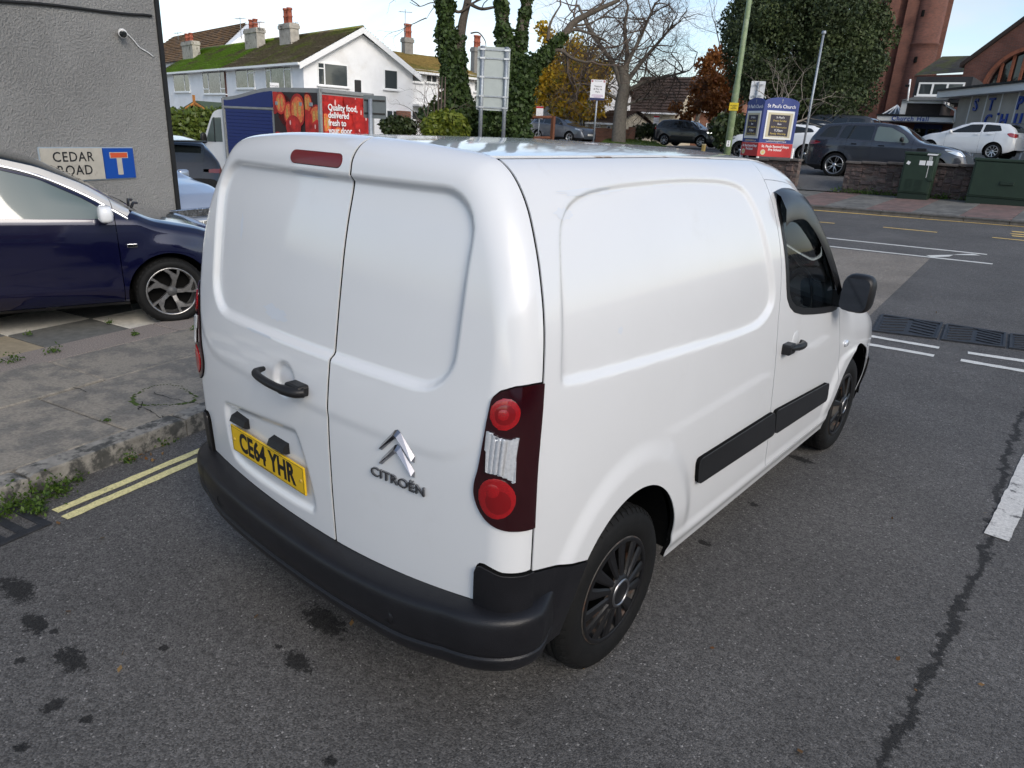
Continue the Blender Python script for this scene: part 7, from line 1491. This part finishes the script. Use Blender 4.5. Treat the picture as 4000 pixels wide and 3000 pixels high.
pts=[(at(x,y,30.),.7) for x,y in ((2830,500),(2870,505),(2910,500),(3010,495),(2950,505),(2850,540))]; hedge('boundary_shrubs','dark shrubs growing behind the church noticeboard',pts,3600,dkleaf,.10,at(2900,560,30.),'bush')
# twiggy shrub by the white house
Z=33.; B=at(1680,520,Z); e=groot('bare_shrub',B,'twiggy brown shrub in front of the white house wing','shrub'); tr=Tree(61)
for dx in (-.7,-.4,-.1,.1,.4,.7): tr.grow(B,AR*dx+AU*1.0,1.3,.03,1,4,.02,.6,(2,3),.35,.75)
for x in (1710,1722,1735): tr.seg.append(([at(x,520,Z),at(x+2,400,Z),at(x+5,300,Z)],[.05,.04,.02],1))
tr.build(e,twigm,'stem','twigs',1)
# --- grass verge and weeds
gp=[(2330,572),(2480,590),(2610,580),(2560,556),(2450,548),(2370,548)]
P=[at(x,y,z) for (x,y),z in zip(gp,(38,34,40,46,46,44))]; P=[(p[0],p[1],p[2]+.02) for p in P]
V=P; tag(pyd('grass_verge',V,[tuple(range(len(V)))],mat('grass_ground',(.07,.11,.02),.95,var=.4,vscale=6)),kind='structure')
A=np.array(P); tri=[(0,1,2),(0,2,3),(0,3,4),(0,4,5)]; pts=[]
for t in range(5000):
    i=tri[rng.integers(4)]; u,v=rng.random(2); 
    if u+v>1: u,v=1-u,1-v
    pts.append(A[i[0]]+(A[i[1]]-A[i[0]])*u+(A[i[2]]-A[i[0]])*v)
pts=np.array(pts); n=len(pts); a=rng.normal(size=(n,3))*.25; a[:,2]=1; s=rng.uniform(.05,.16,(n,1)); b=rng.normal(size=(n,3)); b[:,2]=0; b/=np.linalg.norm(b,axis=1)[:,None]
o=fastmesh('grass',np.stack([pts-b*.02,pts+b*.02,pts+a*s],1).reshape(-1,3),np.arange(3*n).reshape(n,3),grassl); o['kind']='stuff'
def tuft(px,py,z,n,r,size,name='kerb_weeds',flat=.5,ex=1.):
    q=atz(px,py,z) if z is not None else None; d=rng.normal(size=(n,3)); d[:,:2]*=r*.45; 
    return np.stack([q[0]+d[:,0]*ex*KD[0]*-1*0+d[:,0],q[1]+d[:,1]*ex,q[2]+np.abs(d[:,2])*flat*r],1)
W=[tuft(130,1965,.0,300,.10,.02,ex=2.0),tuft(40,2010,.0,200,.08,.02,ex=1.6),tuft(225,1925,.0,220,.07,.02),tuft(150,2000,.01,120,.05,.02),tuft(585,1745,.0,170,.06,.02,ex=1.8),tuft(500,1800,.0,90,.05,.02),tuft(630,1735,.0,120,.05,.02,ex=1.5),tuft(300,1880,.0,60,.05,.02)]
W+=[tuft(40,1412,.11,90,.06,.02,ex=2.),tuft(210,1375,.11,70,.05,.02,ex=1.5),tuft(430,1260,.10,45,.03,.02),tuft(525,1308,.11,50,.03,.02),tuft(110,1306,.10,30,.03,.02),tuft(415,1645,.108,20,.03,.02),tuft(755,1290,.10,40,.04,.02)]
o=leaves('kerb_weeds',np.concatenate(W),.011,weed,None,.5); o['kind']='stuff'
W=[]
for k in range(60):
    x=rng.uniform(xc-.3,xd+4); n=22; d=rng.normal(size=(n,3)); W.append(np.stack([x+d[:,0]*.10,WY-.08+d[:,1]*.05,float(pave(x,WY))+np.abs(d[:,2])*.07],1))
for k in range(16):
    x=rng.uniform(xb-1.5,xb); n=18; d=rng.normal(size=(n,3)); W.append(np.stack([x+d[:,0]*.10,WY-.08+d[:,1]*.05,float(pave(x,WY))+np.abs(d[:,2])*.06],1))
o=leaves('wall_weeds',np.concatenate(W),.035,weed,None,.5); o['kind']='stuff'
# fallen leaves in the gutter and on the road
n=70; q=[atz(rng.uniform(470,640),rng.uniform(1740,1800),.004) for _ in range(26)]+[atz(rng.uniform(100,3900),rng.uniform(1900,2980),.004) for _ in range(16)]+[onroad(rng.uniform(3300,3990),rng.uniform(1150,1290))+np.array([0,0,.006]) for _ in range(6)]
o=leaves('fallen_leaves',np.array(q)+np.array([0,0,.004]),.013,leafmat('leaf_litter',(.16,.07,.025),(.24,.15,.06),.7,.1),None,.6,np.tile([0,0,3.],(len(q),1))); o['kind']='stuff'
# ================================================================== street furniture and signs
def pole(parent,p0,p1,r,m,name='post',r1=None): mb=MB(); mb.tube([p0,p1],[r,r1 or r],12); return mb.build(name,m,parent)
def upright(px,py,Z,z): # point above ground position
    p=at(px,py,Z); return np.array([p[0],p[1],z])
sgreen=mat('lamp_green',(.17,.225,.115),.55,var=.25,vscale=9,col2=(.26,.30,.20),c2scale=5,c2lo=.5,c2hi=.7)
def facing(p):   # frame that looks at the street camera side: x axis to the right as seen from the road
    d=np.array(CAM[:2])-p[:2]; d/=np.linalg.norm(d); return np.array([-d[1],d[0],0]),np.array([d[0],d[1],0])
def panel(parent,name,P,w,h,m,th=.012,r=.0,yaw=0,off=0.):
    xa,n=facing(P); c,s=math.cos(yaw),math.sin(yaw); xa=np.array([xa[0]*c-xa[1]*s,xa[0]*s+xa[1]*c,0]); n=np.array([n[0]*c-n[1]*s,n[0]*s+n[1]*c,0])
    pts=rrect(-w/2,w/2,-h/2,h/2,r or .002,4); V=[]
    for d in (off,off+th): V+=[np.array(P)+xa*x+np.array([0,0,z])+n*d for x,z in pts]
    k=len(pts); mb=MB(); mb.add(V,[tuple(range(k))[::-1],tuple(range(k,2*k))]+[(i,(i+1)%k,k+(i+1)%k,k+i) for i in range(k)]); o=mb.build(name,m,parent); return o,xa,n
def wtext(parent,root,name,s,size,m,P,xa,n,off,**kw):
    o=text(name,s,size,m,parent,frame4(np.array(P)+n*off,xa,(0,0,1)),.0015,**kw)
    o.matrix_parent_inverse=WINV[root.name] if parent is root else Matrix.Identity(4); return o
# --- green lamp post
p=at(2836,625,19.6); b=np.array([p[0],p[1],float(pave(p[0],p[1]))]); e=wroot(empty('lamp_post',tuple(b),0,'tall green street lamp post with small yellow sign on the far pavement','lamp post'))
zt_=at(2866,335,19.6)[2]; mb=MB(); mb.tube([b,b+np.array([0,0,zt_-b[2]-.05]),b+np.array([0,0,zt_-b[2]+.05]),np.array([b[0],b[1],7.5])],[.098,.090,.072,.060],14); mb.build('column',sgreen,e)
mb=MB(); tp=np.array([b[0],b[1],7.5]); mb.tube(crom([tp,tp+np.array([0,-.15,.45]),tp+np.array([0,-.9,.7])],4),.035,8); mb.cbox(tp[0]-.14,tp[0]+.14,tp[1]-1.6,tp[1]-.85,tp[2]+.62,tp[2]+.78,.04); mb.build('lantern',galv,e)
yel=mat('sign_yellow',(.62,.46,.02),.5)
P=at(2847,419,19.5); P=np.array([b[0],b[1],P[2]])+0; o,xa,n=panel(e,'yellow_sign',P,.24,.20,yel,.008,.01,off=.10)
for i,s in enumerate(('No stopping','except','local buses')): wtext(e,e,'sign_text',s,.036,ink,P+np.array([0,0,.03-.038*i]),xa,n,.112)
P2=np.array([b[0],b[1],at(2836,560,19.6)[2]]); o,xa,n=panel(e,'number_tag',P2,.10,.16,white_ink,.006,.005,off=.10); wtext(e,e,'tag_text','5',.075,ink,P2+np.array([0,0,.036]),xa,n,.108); wtext(e,e,'tag_text','8',.075,ink,P2-np.array([0,0,.036]),xa,n,.108)
# --- thin grey pole by the wall end
p=at(3125,645,22.6); zt_=at(3175,150,22.6)[2]; e=wroot(empty('thin_pole',(p[0],p[1],p[2]),0,'thin grey steel pole beside the gap in the stone wall','pole')); pole(e,(p[0],p[1],p[2]-.3),(p[0],p[1],zt_),.034,galv,'pole'); mb=MB(); mb.lathe([(.06,0),(.07,.03),(.06,.09),(.0,.10)],'z',10,(p[0],p[1],zt_-.05)); mb.build('cap',galv,e)
# --- church noticeboard: two boards in a V
nb_blue=mat('board_blue',(.012,.035,.19),.4,var=.06); nb_red=mat('board_red',(.45,.018,.022),.4,var=.06); cream=mat('board_cream',(.52,.47,.33),.6); poster=mat('poster_dark',(.035,.03,.045),.6); alu=mat('board_frame',(.70,.71,.70),.4); gold_ink=mat('gold_ink',(.55,.42,.10),.6)
Zb=22.9; c0=at(2955,610,Zb); L1=at(3088,612,Zb+.15); L0=at(2890,612,Zb+.75)
e=wroot(empty('church_noticeboard',(c0[0],c0[1],c0[2]-.3),0,'blue and red church noticeboard of two arched panels standing behind the stone wall','noticeboard'))
def board(A,B,hgt,zb):
    A=np.array([A[0],A[1],zb]);B=np.array([B[0],B[1],zb]); xa=B-A; w=np.linalg.norm(xa); xa/=w; n=np.array([xa[1],-xa[0],0]); n=n if n@(np.array(CAM)-A)>0 else -n
    def quad(name,u0,u1,z0,z1,m,d0,d1,arch=False):
        pts=[(u0*w,z0),(u1*w,z0),(u1*w,z1)]+([(w/2+(u1-u0)/2*w*math.cos(t),z1+.16*math.sin(t)) for t in np.linspace(.15,math.pi-.15,9)] if arch else [])+[(u0*w,z1)]
        V=[A+xa*x+np.array([0,0,z])+n*d for d in (d0,d1) for x,z in pts]; k=len(pts); mb=MB(); mb.add(V,[tuple(range(k)),tuple(range(k,2*k))[::-1]]+[(i,(i+1)%k,k+(i+1)%k,k+i) for i in range(k)]); return mb.build(name,m,e)
    quad('board',0,1,.42,hgt-.16,nb_blue,-.04,.0,True); quad('red_panel',0,1,0,.415,nb_red,-.04,.0)
    quad('frame',.10,.90,.54,hgt-.40,alu,.002,.02); quad('poster_back',.145,.855,.60,hgt-.46,cream,.021,.026); quad('poster',.22,.78,.64,hgt-.52,poster,.027,.031)
    C=lambda z:A+xa*w/2+np.array([0,0,z])
    sq=min(1.,w/1.1)
    def tx(s,z,sz,m,d=.033,**k): 
        o=text('board_text',s,sz,m,e,frame4(C(z)+n*d,xa,(0,0,1)),.001,sx=sq,**k); o.matrix_parent_inverse=WINV[e.name]
    tx("St Paul's Church",hgt-.27,.145,white_ink,.004,bold=.001); z=hgt-.60
    for s,sz,m in (("St Paul's",.085,white_ink),("Every Sunday",.085,gold_ink),("8am",.08,white_ink),("BCP Communion",.075,gold_ink),("9.30am",.10,white_ink),("Family Worship",.085,gold_ink),("1st & 3rd Sunday",.07,white_ink),("with Holy Communion",.06,gold_ink)): tx(s,z,sz,m); z-=.098
    tx("www.stpaulspaignton.org.uk",.475,.062,white_ink,.004); tx("St. Pauls Second Steps",.315,.105,white_ink,.004,bold=.002); tx("Pre School",.215,.105,white_ink,.004,bold=.002)
    mb=MB(); q=A+xa*w*.16+np.array([0,0,.13])+n*.004; pts=[q+xa*.085*math.cos(t)+np.array([0,0,.085*math.sin(t)]) for t in np.linspace(0,2*math.pi,20)[:-1]]; mb.add(pts,[tuple(range(19))]); mb.build('badge',cream,e)
    mb=MB(); q=q+n*.002; pts=[q+xa*.045*math.cos(t)*1.0+np.array([0,0,.03*math.sin(t)+.012*math.cos(t)]) for t in np.linspace(0,2*math.pi,20)[:-1]]; mb.add(pts,[tuple(range(19))]); mb.build('badge_mark',gold_ink,e)
    mb=MB(); q=C(hgt-.10)+n*.004; mb.add([q+xa*x+np.array([0,0,z]) for x,z in ((-.008,-.06),(.008,-.06),(.008,.06),(-.008,.06))],[(0,1,2,3)]); mb.add([q+n*.001+xa*x+np.array([0,0,z]) for x,z in ((-.03,.015),(.03,.015),(.03,.03),(-.03,.03))],[(0,1,2,3)]); o=mb.build('cross_emblem',mat('emblem_grey',(.25,.27,.33),.5),e); o['kind']='stuff'
zb=at(3020,613,Zb)[2]; hg=at(3020,383,Zb)[2]-zb
board(c0,L1,hg,zb); board(L0,c0,hg*.985,zb)
for q in (c0,L1,L0): pole(e,(q[0],q[1]+.1,zb-.9),(q[0],q[1]+.1,zb+.3),.05,alu,'leg')
# --- sign back behind the noticeboard
P=at(2959,353,27.); e=wroot(empty('sign_back',(P[0],P[1],float(land(P[0],P[1]))),0,'plain white back of a traffic sign above the church noticeboard','sign')); pole(e,(P[0],P[1],float(land(P[0],P[1]))),(P[0],P[1],P[2]+.3),.04,galv); panel(e,'plate',P,.52,.66,mat('sign_back_white',(.60,.62,.64),.5),.01,.03,off=-.06); panel(e,'clip',P+np.array([0,0,.2]),.34,.04,galv,.02,off=.0); panel(e,'clip',P-np.array([0,0,.2]),.34,.04,galv,.02,off=.0)
# --- private parking sign
P=at(2335,352,29.); e=wroot(empty('parking_sign',(P[0],P[1],at(2322,556,29.)[2]),0,'white private land parking sign reading Visitors and Pay to Park','sign')); pole(e,(P[0],P[1],at(2322,560,29.)[2]-.3),(P[0],P[1],P[2]+.3),.035,galv)
o,xa,n=panel(e,'plate',P,.60,.78,mat('sign_white',(.70,.70,.72),.5),.012,.02,off=.04); panel(e,'footer',P-np.array([0,0,.345]),.60,.09,mat('sign_navy',(.02,.025,.09),.5),.004,off=.053)
for i,(s,sz) in enumerate((('Visitors',.10),('& Pay to',.10),('Park',.10))): wtext(e,e,'sign_text',s,sz,ink,P+np.array([0,0,.14-.105*i]),xa,n,.056)
wtext(e,e,'sign_text','PRIVATE LAND',.045,ink,P+np.array([0,0,.335]),xa,n,.056); [panel(e,'small_print',P-np.array([0,0,dz_]),w_,.022,mat('sign_purple',(.42,.28,.42),.5),.003,off=.053) for dz_,w_ in ((.19,.44),(.235,.48),(.275,.30))]
for s_ in (-1,1): panel(e,'parking_mark',P+xa*.245*s_+np.array([0,0,.335]),.07,.075,mat('sign_darkred',(.30,.02,.03),.5),.004,off=.053); wtext(e,e,'parking_letter','P',.06,white_ink,P+xa*.245*s_+np.array([0,0,.335]),xa,n,.059)
# --- smaller far signs
for x,y,Z,w_,h_,yb,lab in ((2108,440,42.,.42,.70,560,'small white notice behind the brown timber rail'),(2563,474,50.,.38,.75,560,'small white notice on a post left of the tall estate car')):
    P=at(x,y,Z); e=wroot(empty('small_notice',(P[0],P[1],at(x,yb,Z)[2]),0,lab,'sign')); pole(e,(P[0],P[1],at(x,yb,Z)[2]-.3),(P[0],P[1],P[2]),.03,galv); panel(e,'plate',P,w_,h_,MATS['sign_white'],.01,.01,off=.04); panel(e,'header',P+np.array([0,0,h_*.42]),w_,h_*.14,nb_red,.004,off=.052)
# --- big sign seen from behind on two posts
Z=27.; P=at(1926,309,Z); e=wroot(empty('large_sign_back',(P[0],P[1],at(1926,560,Z)[2]),0,'back of a large grey road sign on two galvanised posts','road sign'))
o,xa,n=panel(e,'plate',P,1.24,2.25,mat('sign_back_grey',(.36,.40,.39),.5,var=.05),.01,.06,off=-.06)
for px_ in (1883,1976):
    q=at(px_,300,Z); s_=(q-P)@xa; q=P+xa*s_; pole(e,(q[0],q[1],at(1926,575,Z)[2]-.4),(q[0],q[1],P[2]+1.14),.075,galv)
for dz in (1.02,.72,.06,-.62,-1.02): 
    o,_,_=panel(e,'rail',P+np.array([0,0,dz]),1.25,.05,galv,.03,off=-.045)
    for px_ in (1883,1976): q=at(px_,300,Z); s_=(q-P)@xa; panel(e,'clamp',P+xa*s_+np.array([0,0,dz]),.19,.06,silver,.02,off=.065)
# --- brown timber rail frame
Z=36.; e=wroot(empty('timber_rail',tuple(at(2080,560,Z)),0,'brown timber rail frame in front of the grey crossover','fence')); tim=mat('timber_brown',(.14,.055,.03),.85,var=.3,vscale=9)
A,B=at(1992,460,Z),at(2162,457,Z-.6); zt_=A[2]
for q in (A,B,(A+B)/2*0+at(1992,460,Z)): pass
for q in (A,B): mb=MB(); mb.box(q[0]-.08,q[0]+.08,q[1]-.08,q[1]+.08,at(2080,560,Z)[2]-.5,q[2]+.04); mb.build('post',tim,e)
for zz_ in (0.,-.98): mb=MB(); mb.tube([A+np.array([0,0,zz_]),B+np.array([0,0,zz_])],.075,4); mb.build('rail',tim,e)
# --- traffic sign back by the truck, controlled zone sign, signal head
P=at(1464,418,15.); e=wroot(empty('traffic_sign_back',(P[0],P[1],float(g(P[0],P[1]))),0,'dark grey back of a square traffic sign on a steel post by the truck','sign')); q=at(1447,450,15.); pole(e,(q[0],q[1],float(g(q[0],q[1]))-.1),(q[0],q[1],at(1440,386,15.)[2]),.045,galv); panel(e,'plate',P,.48,.46,mat('sign_back_dark',(.10,.12,.13),.6,var=.1),.01,.03,off=-.06)
for dz in (.13,-.13): panel(e,'clip',P+np.array([0,0,dz]),.44,.03,black_trim,.015,off=-.045)
P=at(1073,350,29.); e=wroot(empty('zone_sign',(P[0],P[1],0),0,'white controlled zone parking sign above the truck','sign')); pole(e,(P[0],P[1],-.4),(P[0],P[1],P[2]),.035,galv); o,xa,n=panel(e,'plate',P,.36,.52,MATS['sign_white'],.01,.02,off=.04); wtext(e,e,'sign_text','Controlled',.07,ink,P+np.array([0,0,.14]),xa,n,.053); wtext(e,e,'sign_text','ZONE',.09,ink,P+np.array([0,0,.02]),xa,n,.053)
P=at(1398,338,26.); e=wroot(empty('signal_head',(P[0],P[1],0),0,'dark traffic signal head seen above the truck roof','traffic signal')); pole(e,(P[0],P[1],-.4),(P[0],P[1],P[2]-.2),.05,galv); panel(e,'housing',P,.24,.44,black_plastic,.16,.03,off=-.1); panel(e,'bracket',P-np.array([.12,0,-.1]),.08,.20,black_plastic,.06,.01,off=-.1)
# --- little yellow-capped post
P=at(2745,604,25.); e=wroot(empty('marker_post',(P[0],P[1],P[2]-.2),0,'short pale yellow wooden marker post by the car park','bollard')); t_=at(2745,567,25.); mb=MB(); mb.cbox(P[0]-.055,P[0]+.055,P[1]-.055,P[1]+.055,P[2]-.4,t_[2],.01); mb.build('post',mat('post_yellow',(.42,.30,.10),.8,var=.2,vscale=12),e); mb=MB(); mb.cbox(P[0]-.06,P[0]+.06,P[1]-.06,P[1]+.06,t_[2],t_[2]+.04,.01); mb.build('cap',mat('post_cap',(.5,.42,.25),.8),e)
# --- green roadside cabinets
cabg=mat('cabinet_green',(.018,.036,.022),.5,var=.15,vscale=4); cabd=mat('cabinet_green_dark',(.013,.027,.017),.5)
def cabinet(label,x0,x1,yb,yt,py0,dep,ventil):
    A=aty(x0,yb,WY-.62); Bq=aty(x1,yb,WY-.62); xa_,xb_=float(A[0]),float(Bq[0]); zb0=float(pave((xa_+xb_)/2,WY-.6)); zt0=float(aty((x0+x1)/2,yt,WY-.62)[2]); y0=WY-.62; y1=WY-.62+dep
    e=wroot(empty('roadside_cabinet',((xa_+xb_)/2,y0,zb0),0,label,'cabinet','green cabinets by the stone wall'))
    mb=MB(); mb.cbox(xa_+.01,xb_-.01,y0+.02,y1,zb0-.1,zb0+.16,.01); mb.build('plinth',cabd,e)
    mb=MB(); mb.cbox(xa_,xb_,y0,y1,zb0+.16,zt0-.08,.015); mb.build('body',cabg,e)
    mb=MB(); mb.cbox(xa_-.025,xb_+.025,y0-.03,y1+.02,zt0-.08,zt0,.02); mb.build('lid',cabg,e)
    mb=MB(); mb.cbox(xa_+.04,xb_-.04,y0-.018,y0,zb0+.20,zt0-.10,.01); d_=mb.build('door',cabg,e)
    if ventil:
        for c in (0,1):
            for k in range(9): mb=MB(); xx=xa_+.16+c*.24; mb.box(xx,xx+.18,y0-.026,y0-.016,zb0+.24+k*.036,zb0+.252+k*.036); mb.build('louvre',cabd,e)
        for k in range(4): mb=MB(); xx=xa_+.62+k*.022; mb.box(xx,xx+.010,y0-.0225,y0-.0185,zt0-.12-.55*(k==1)-.16*(k!=1),zt0-.10); mb.build('paint_drip',white_ink,e)
        mb=MB(); mb.box(xa_+.40,xa_+.55,y0-.022,y0-.0185,zt0-.34,zt0-.22); mb.build('sticker',white_ink,e); mb=MB(); mb.box(xa_+.58,xa_+.73,y0-.022,y0-.0185,zt0-.34,zt0-.22); mb.build('sticker',white_ink,e)
        mb=MB(); mb.add([(xa_+.13+.06*math.cos(t),y0-.022,zt0-.30+.06*math.sin(t)) for t in (.4,1.97,3.54,5.11)],[(0,1,2,3)]); mb.build('sticker',white_ink,e)
        mb=MB(); mb.add([(xa_+.55+x,y0-.0335,zt0-.05+z) for x,z in ((0,-.02),(.25,-.025),(.28,.015),(.02,.02))],[(0,1,2,3)]); mb.build('paint_splash',white_ink,e)
        mb=MB(); mb.cbox(xb_-.10,xb_+.03,y0-.04,y0+.05,zb0+.52,zb0+.60,.01); mb.build('lock_box',cabg,e)
    else: mb=MB(); xm=(xa_+xb_)/2-.1; mb.cbox(xm-.16,xm+.16,y0-.05,y0-.01,zb0+.50,zb0+.60,.015); mb.build('handle',cabd,e)
    return e
cabinet('slim dark green cabinet with louvres and dripped white paint against the stone wall',3505,3628,745,592,0,.38,True)
cabinet('wide low dark green cabinet beside the stone wall',3778,4120,748,622,0,.50,False)
# --- timber shed behind the hedge
Z=31.; P=at(745,440,Z); e=wroot(empty('garden_shed',(P[0],P[1],0.),0,'orange timber garden shed with green felt roof behind the hedge','shed')); SF=Fr(at(770,440,Z),np.array([.95,.3])).setb((-.3,.95)); zr=SF.px(785,402)[1]; ze=SF.px(700,438)[1]; wv=abs(SF.px(845,430)[0])*1.0; shed_t=mat('shed_timber',(.42,.17,.04),.7,var=.25,vscale=8); felt=mat('shed_felt',(.06,.085,.05),.95,var=.2)
a1=SF.px(720,430)[0]; a2=SF.px(850,430)[0]; am=(a1+a2)/2
mb=MB(); v=[SF.p(a,b,z) for b in (0,5.) for a,z in ((a1,0),(a2,0),(a2,ze),(am,zr-.05),(a1,ze))]; mb.add(v,[(0,1,2,3,4),(9,8,7,6,5),(0,5,6,1),(1,6,7,2),(4,9,5,0)]); mb.build('wall',shed_t,e)
for s_ in (0,1): mb=MB(); x0=a1-.25 if s_==0 else a2+.25; v=[SF.p(x0,-.3,ze-.1),SF.p(am,-.3,zr),SF.p(am,5,zr),SF.p(x0,5,ze-.1)]; mb.add(v+[(q[0],q[1],q[2]+.08) for q in v],[(0,1,2,3),(4,7,6,5),(0,4,5,1),(1,5,6,2),(2,6,7,3),(3,7,4,0)]); mb.build('roof',felt,e); 
for s_ in (0,1): mb=MB(); x0=a1-.25 if s_==0 else a2+.25; mb.tube([SF.p(x0,-.32,ze-.12),SF.p(am,-.32,zr-.02)],.06,4); mb.build('barge_board',shed_t,e)
mb=MB(); fbox(mb,SF,am-.05,am+.05,-.36,-.3,ze-.3,zr+.3); mb.build('finial',shed_t,e)
# --- distant homes behind the trees
def cottage(label,px0,px1,pye,pyr,pyb,Z,wallm,roofm,rot=0.,wins=(),group=None):
    O=at(px0,pye,Z); d=np.array([math.cos(rot),math.sin(rot)]); F=Fr(O,d).setb((-d[1],d[0])); L=F.px(px1,pye)[0]; ze=F.px((px0+px1)/2,pye)[1]; zr=F.px((px0+px1)/2,pyr,3.5)[1]; zb=float(O[2])-4
    e=wroot(empty('distant_house',F.p(L/2,0,zb),0,label,'house','houses behind the trees')); mb=MB(); fbox(mb,F,0,L,0,7,zb,ze); mb.build('wall',wallm,e)
    roofrows('roof',F.p(-.3,-.3,ze-.1),F.p(L+.3,-.3,ze-.1),F.p(L+.3,3.5,zr),F.p(-.3,3.5,zr),12,roofm,e); roofrows('roof',F.p(-.3,7.3,ze-.1),F.p(L+.3,7.3,ze-.1),F.p(L+.3,3.5,zr),F.p(-.3,3.5,zr),12,roofm,e)
    for s_ in (0,L): mb=MB(); mb.add([F.p(s_,0,ze),F.p(s_,7,ze),F.p(s_,3.5,zr-.1)],[(0,1,2)]); mb.build('gable',wallm,e)
    for x0,y0,x1,y1,bars in wins: p0=F.px(x0,y0); p1=F.px(x1,y1); window(e,F,p0[0],p1[0],p1[1],p0[1],0,bars,(),pane)
    mb=MB(); fbox(mb,F,-.3,L+.3,-.42,-.3,ze-.2,ze-.08); mb.build('gutter',upvc,e); return e
crm=mat('render_cream',(.55,.49,.38),.9,var=.1,vscale=2); rfd=mat('roof_dark_brown',(.07,.045,.035),.95,var=.35,vscale=3); rfr=mat('roof_red_brown',(.13,.06,.04),.95,var=.35,vscale=3)
cottage('white bay windowed house behind the golden maple',2060,2310,350,250,560,52.,wht,rfr,R_(8),((2080,370,2120,410,(.5,)),(2170,372,2215,410,(.5,)),(2245,465,2290,500,(.33,.66))))
cottage('cream bungalow behind the bare tree trunk',2310,2400,475,430,560,50.,crm,rfd,R_(8),((2325,487,2345,500,()),(2372,490,2386,505,())))
cottage('cream rendered house with brown roof behind the estate car',2440,2640,435,300,560,58.,crm,rfd,R_(8),((2470,450,2500,475,(.5,)),(2470,495,2495,515,())))
cottage('red brick villa with white windows behind the russet tree',2640,2860,430,300,560,60.,brick_house,rfr,R_(8),((2655,460,2685,490,(.5,)),(2700,470,2730,500,(.5,)),(2760,480,2790,510,(.5,))))
cottage('brick house roof beyond the golden maple and the wing',1890,2060,400,330,560,58.,wht,rfd,R_(8),())
Z=46.; A=at(2355,500,Z); B=at(2460,505,Z); e=wroot(empty('garden_wall',tuple(at(2400,545,Z)),0,'low red brick garden wall with piers by the bare tree','wall')); F=Fr(A,(B-A)[:2]).setb((-(B-A)[1],(B-A)[0])); mb=MB(); L=np.linalg.norm((B-A)[:2]); fbox(mb,F,-2,L,0,.25,A[2]-1.6,A[2]); mb.build('wall',brick_house,e)
for t in (L*.62,L*.98): mb=MB(); fbox(mb,F,t,t+.4,-.08,.33,A[2]-1.6,A[2]+.15); mb.build('pier',brick_house,e)
# lattice block wall by the white house
Z=33.; A=at(1600,468,Z); e=wroot(empty('lattice_wall',tuple(at(1635,520,Z)),0,'openwork dark block garden wall in front of the white house','wall')); xa,n=facing(A)
for i in range(5):
    for j in range(4):
        P=A+xa*(.12+.2*i)-np.array([0,0,.10+.19*j]); mb=MB(); k=12
        for (r0,) in ((.10,),):
            V=[]; 
            for q in range(k): t=2*math.pi*q/k; V+=[P+xa*.095*math.cos(t)+np.array([0,0,.095*math.sin(t)]),P+xa*.06*math.cos(t)+np.array([0,0,.06*math.sin(t)])]
            mb.add(V,[(2*q,2*((q+1)%k),2*((q+1)%k)+1,2*q+1) for q in range(k)])
        mb.build('block',mat('block_dark',(.08,.06,.05),.9),e)
for q in (A-xa*.12,A+xa*1.08): mb=MB(); mb.box(q[0]-.12,q[0]+.12,q[1]-.12,q[1]+.12,q[2]-1.4,q[2]+.06); mb.build('pier',brick_house,e)
# ---- houses on the near side of the street, across from the van's flank: they shade the road and show in its paint
def villa(x0,y0,L,label,wm,rm):
    e=wroot(empty('street_house',(x0+3.5,y0+L/2,0),0,label,'house','houses across the street')); F=Fr((x0,y0+L,0),(0,-1)).setb((1,0)); ze=4.6; zr=7.2
    mb=MB(); v=[F.p(a,b,z) for a in (0,L) for b,z in ((0,-.1),(7,-.1),(7,ze),(3.5,zr-.1),(0,ze))]; mb.add(v,[(0,1,2,3,4),(9,8,7,6,5),(0,5,6,1),(1,6,7,2),(2,7,8,3),(3,8,9,4),(4,9,5,0)]); mb.build('wall',wm,e)
    roofrows('roof',F.p(-.3,-.4,ze-.2),F.p(L+.3,-.4,ze-.2),F.p(L+.3,3.5,zr),F.p(-.3,3.5,zr),16,rm,e); roofrows('roof',F.p(-.3,7.4,ze-.2),F.p(L+.3,7.4,ze-.2),F.p(L+.3,3.5,zr),F.p(-.3,3.5,zr),16,rm,e)
    for i in range(int(L//3.2)):
        a=.7+i*3.2
        for z in (.9,3.9): window(e,F,a,a+1.7,z,z+1.5,0,(.33,.66),((0,.7),(2,.7)),pane)
    return e
villa(15,-6.5,13.5,'red brick house across the street mirrored in the white flank',brick_house,rfr); villa(15,-24,17,'white rendered house across the street mirrored near the rear corner',wht,rfd)
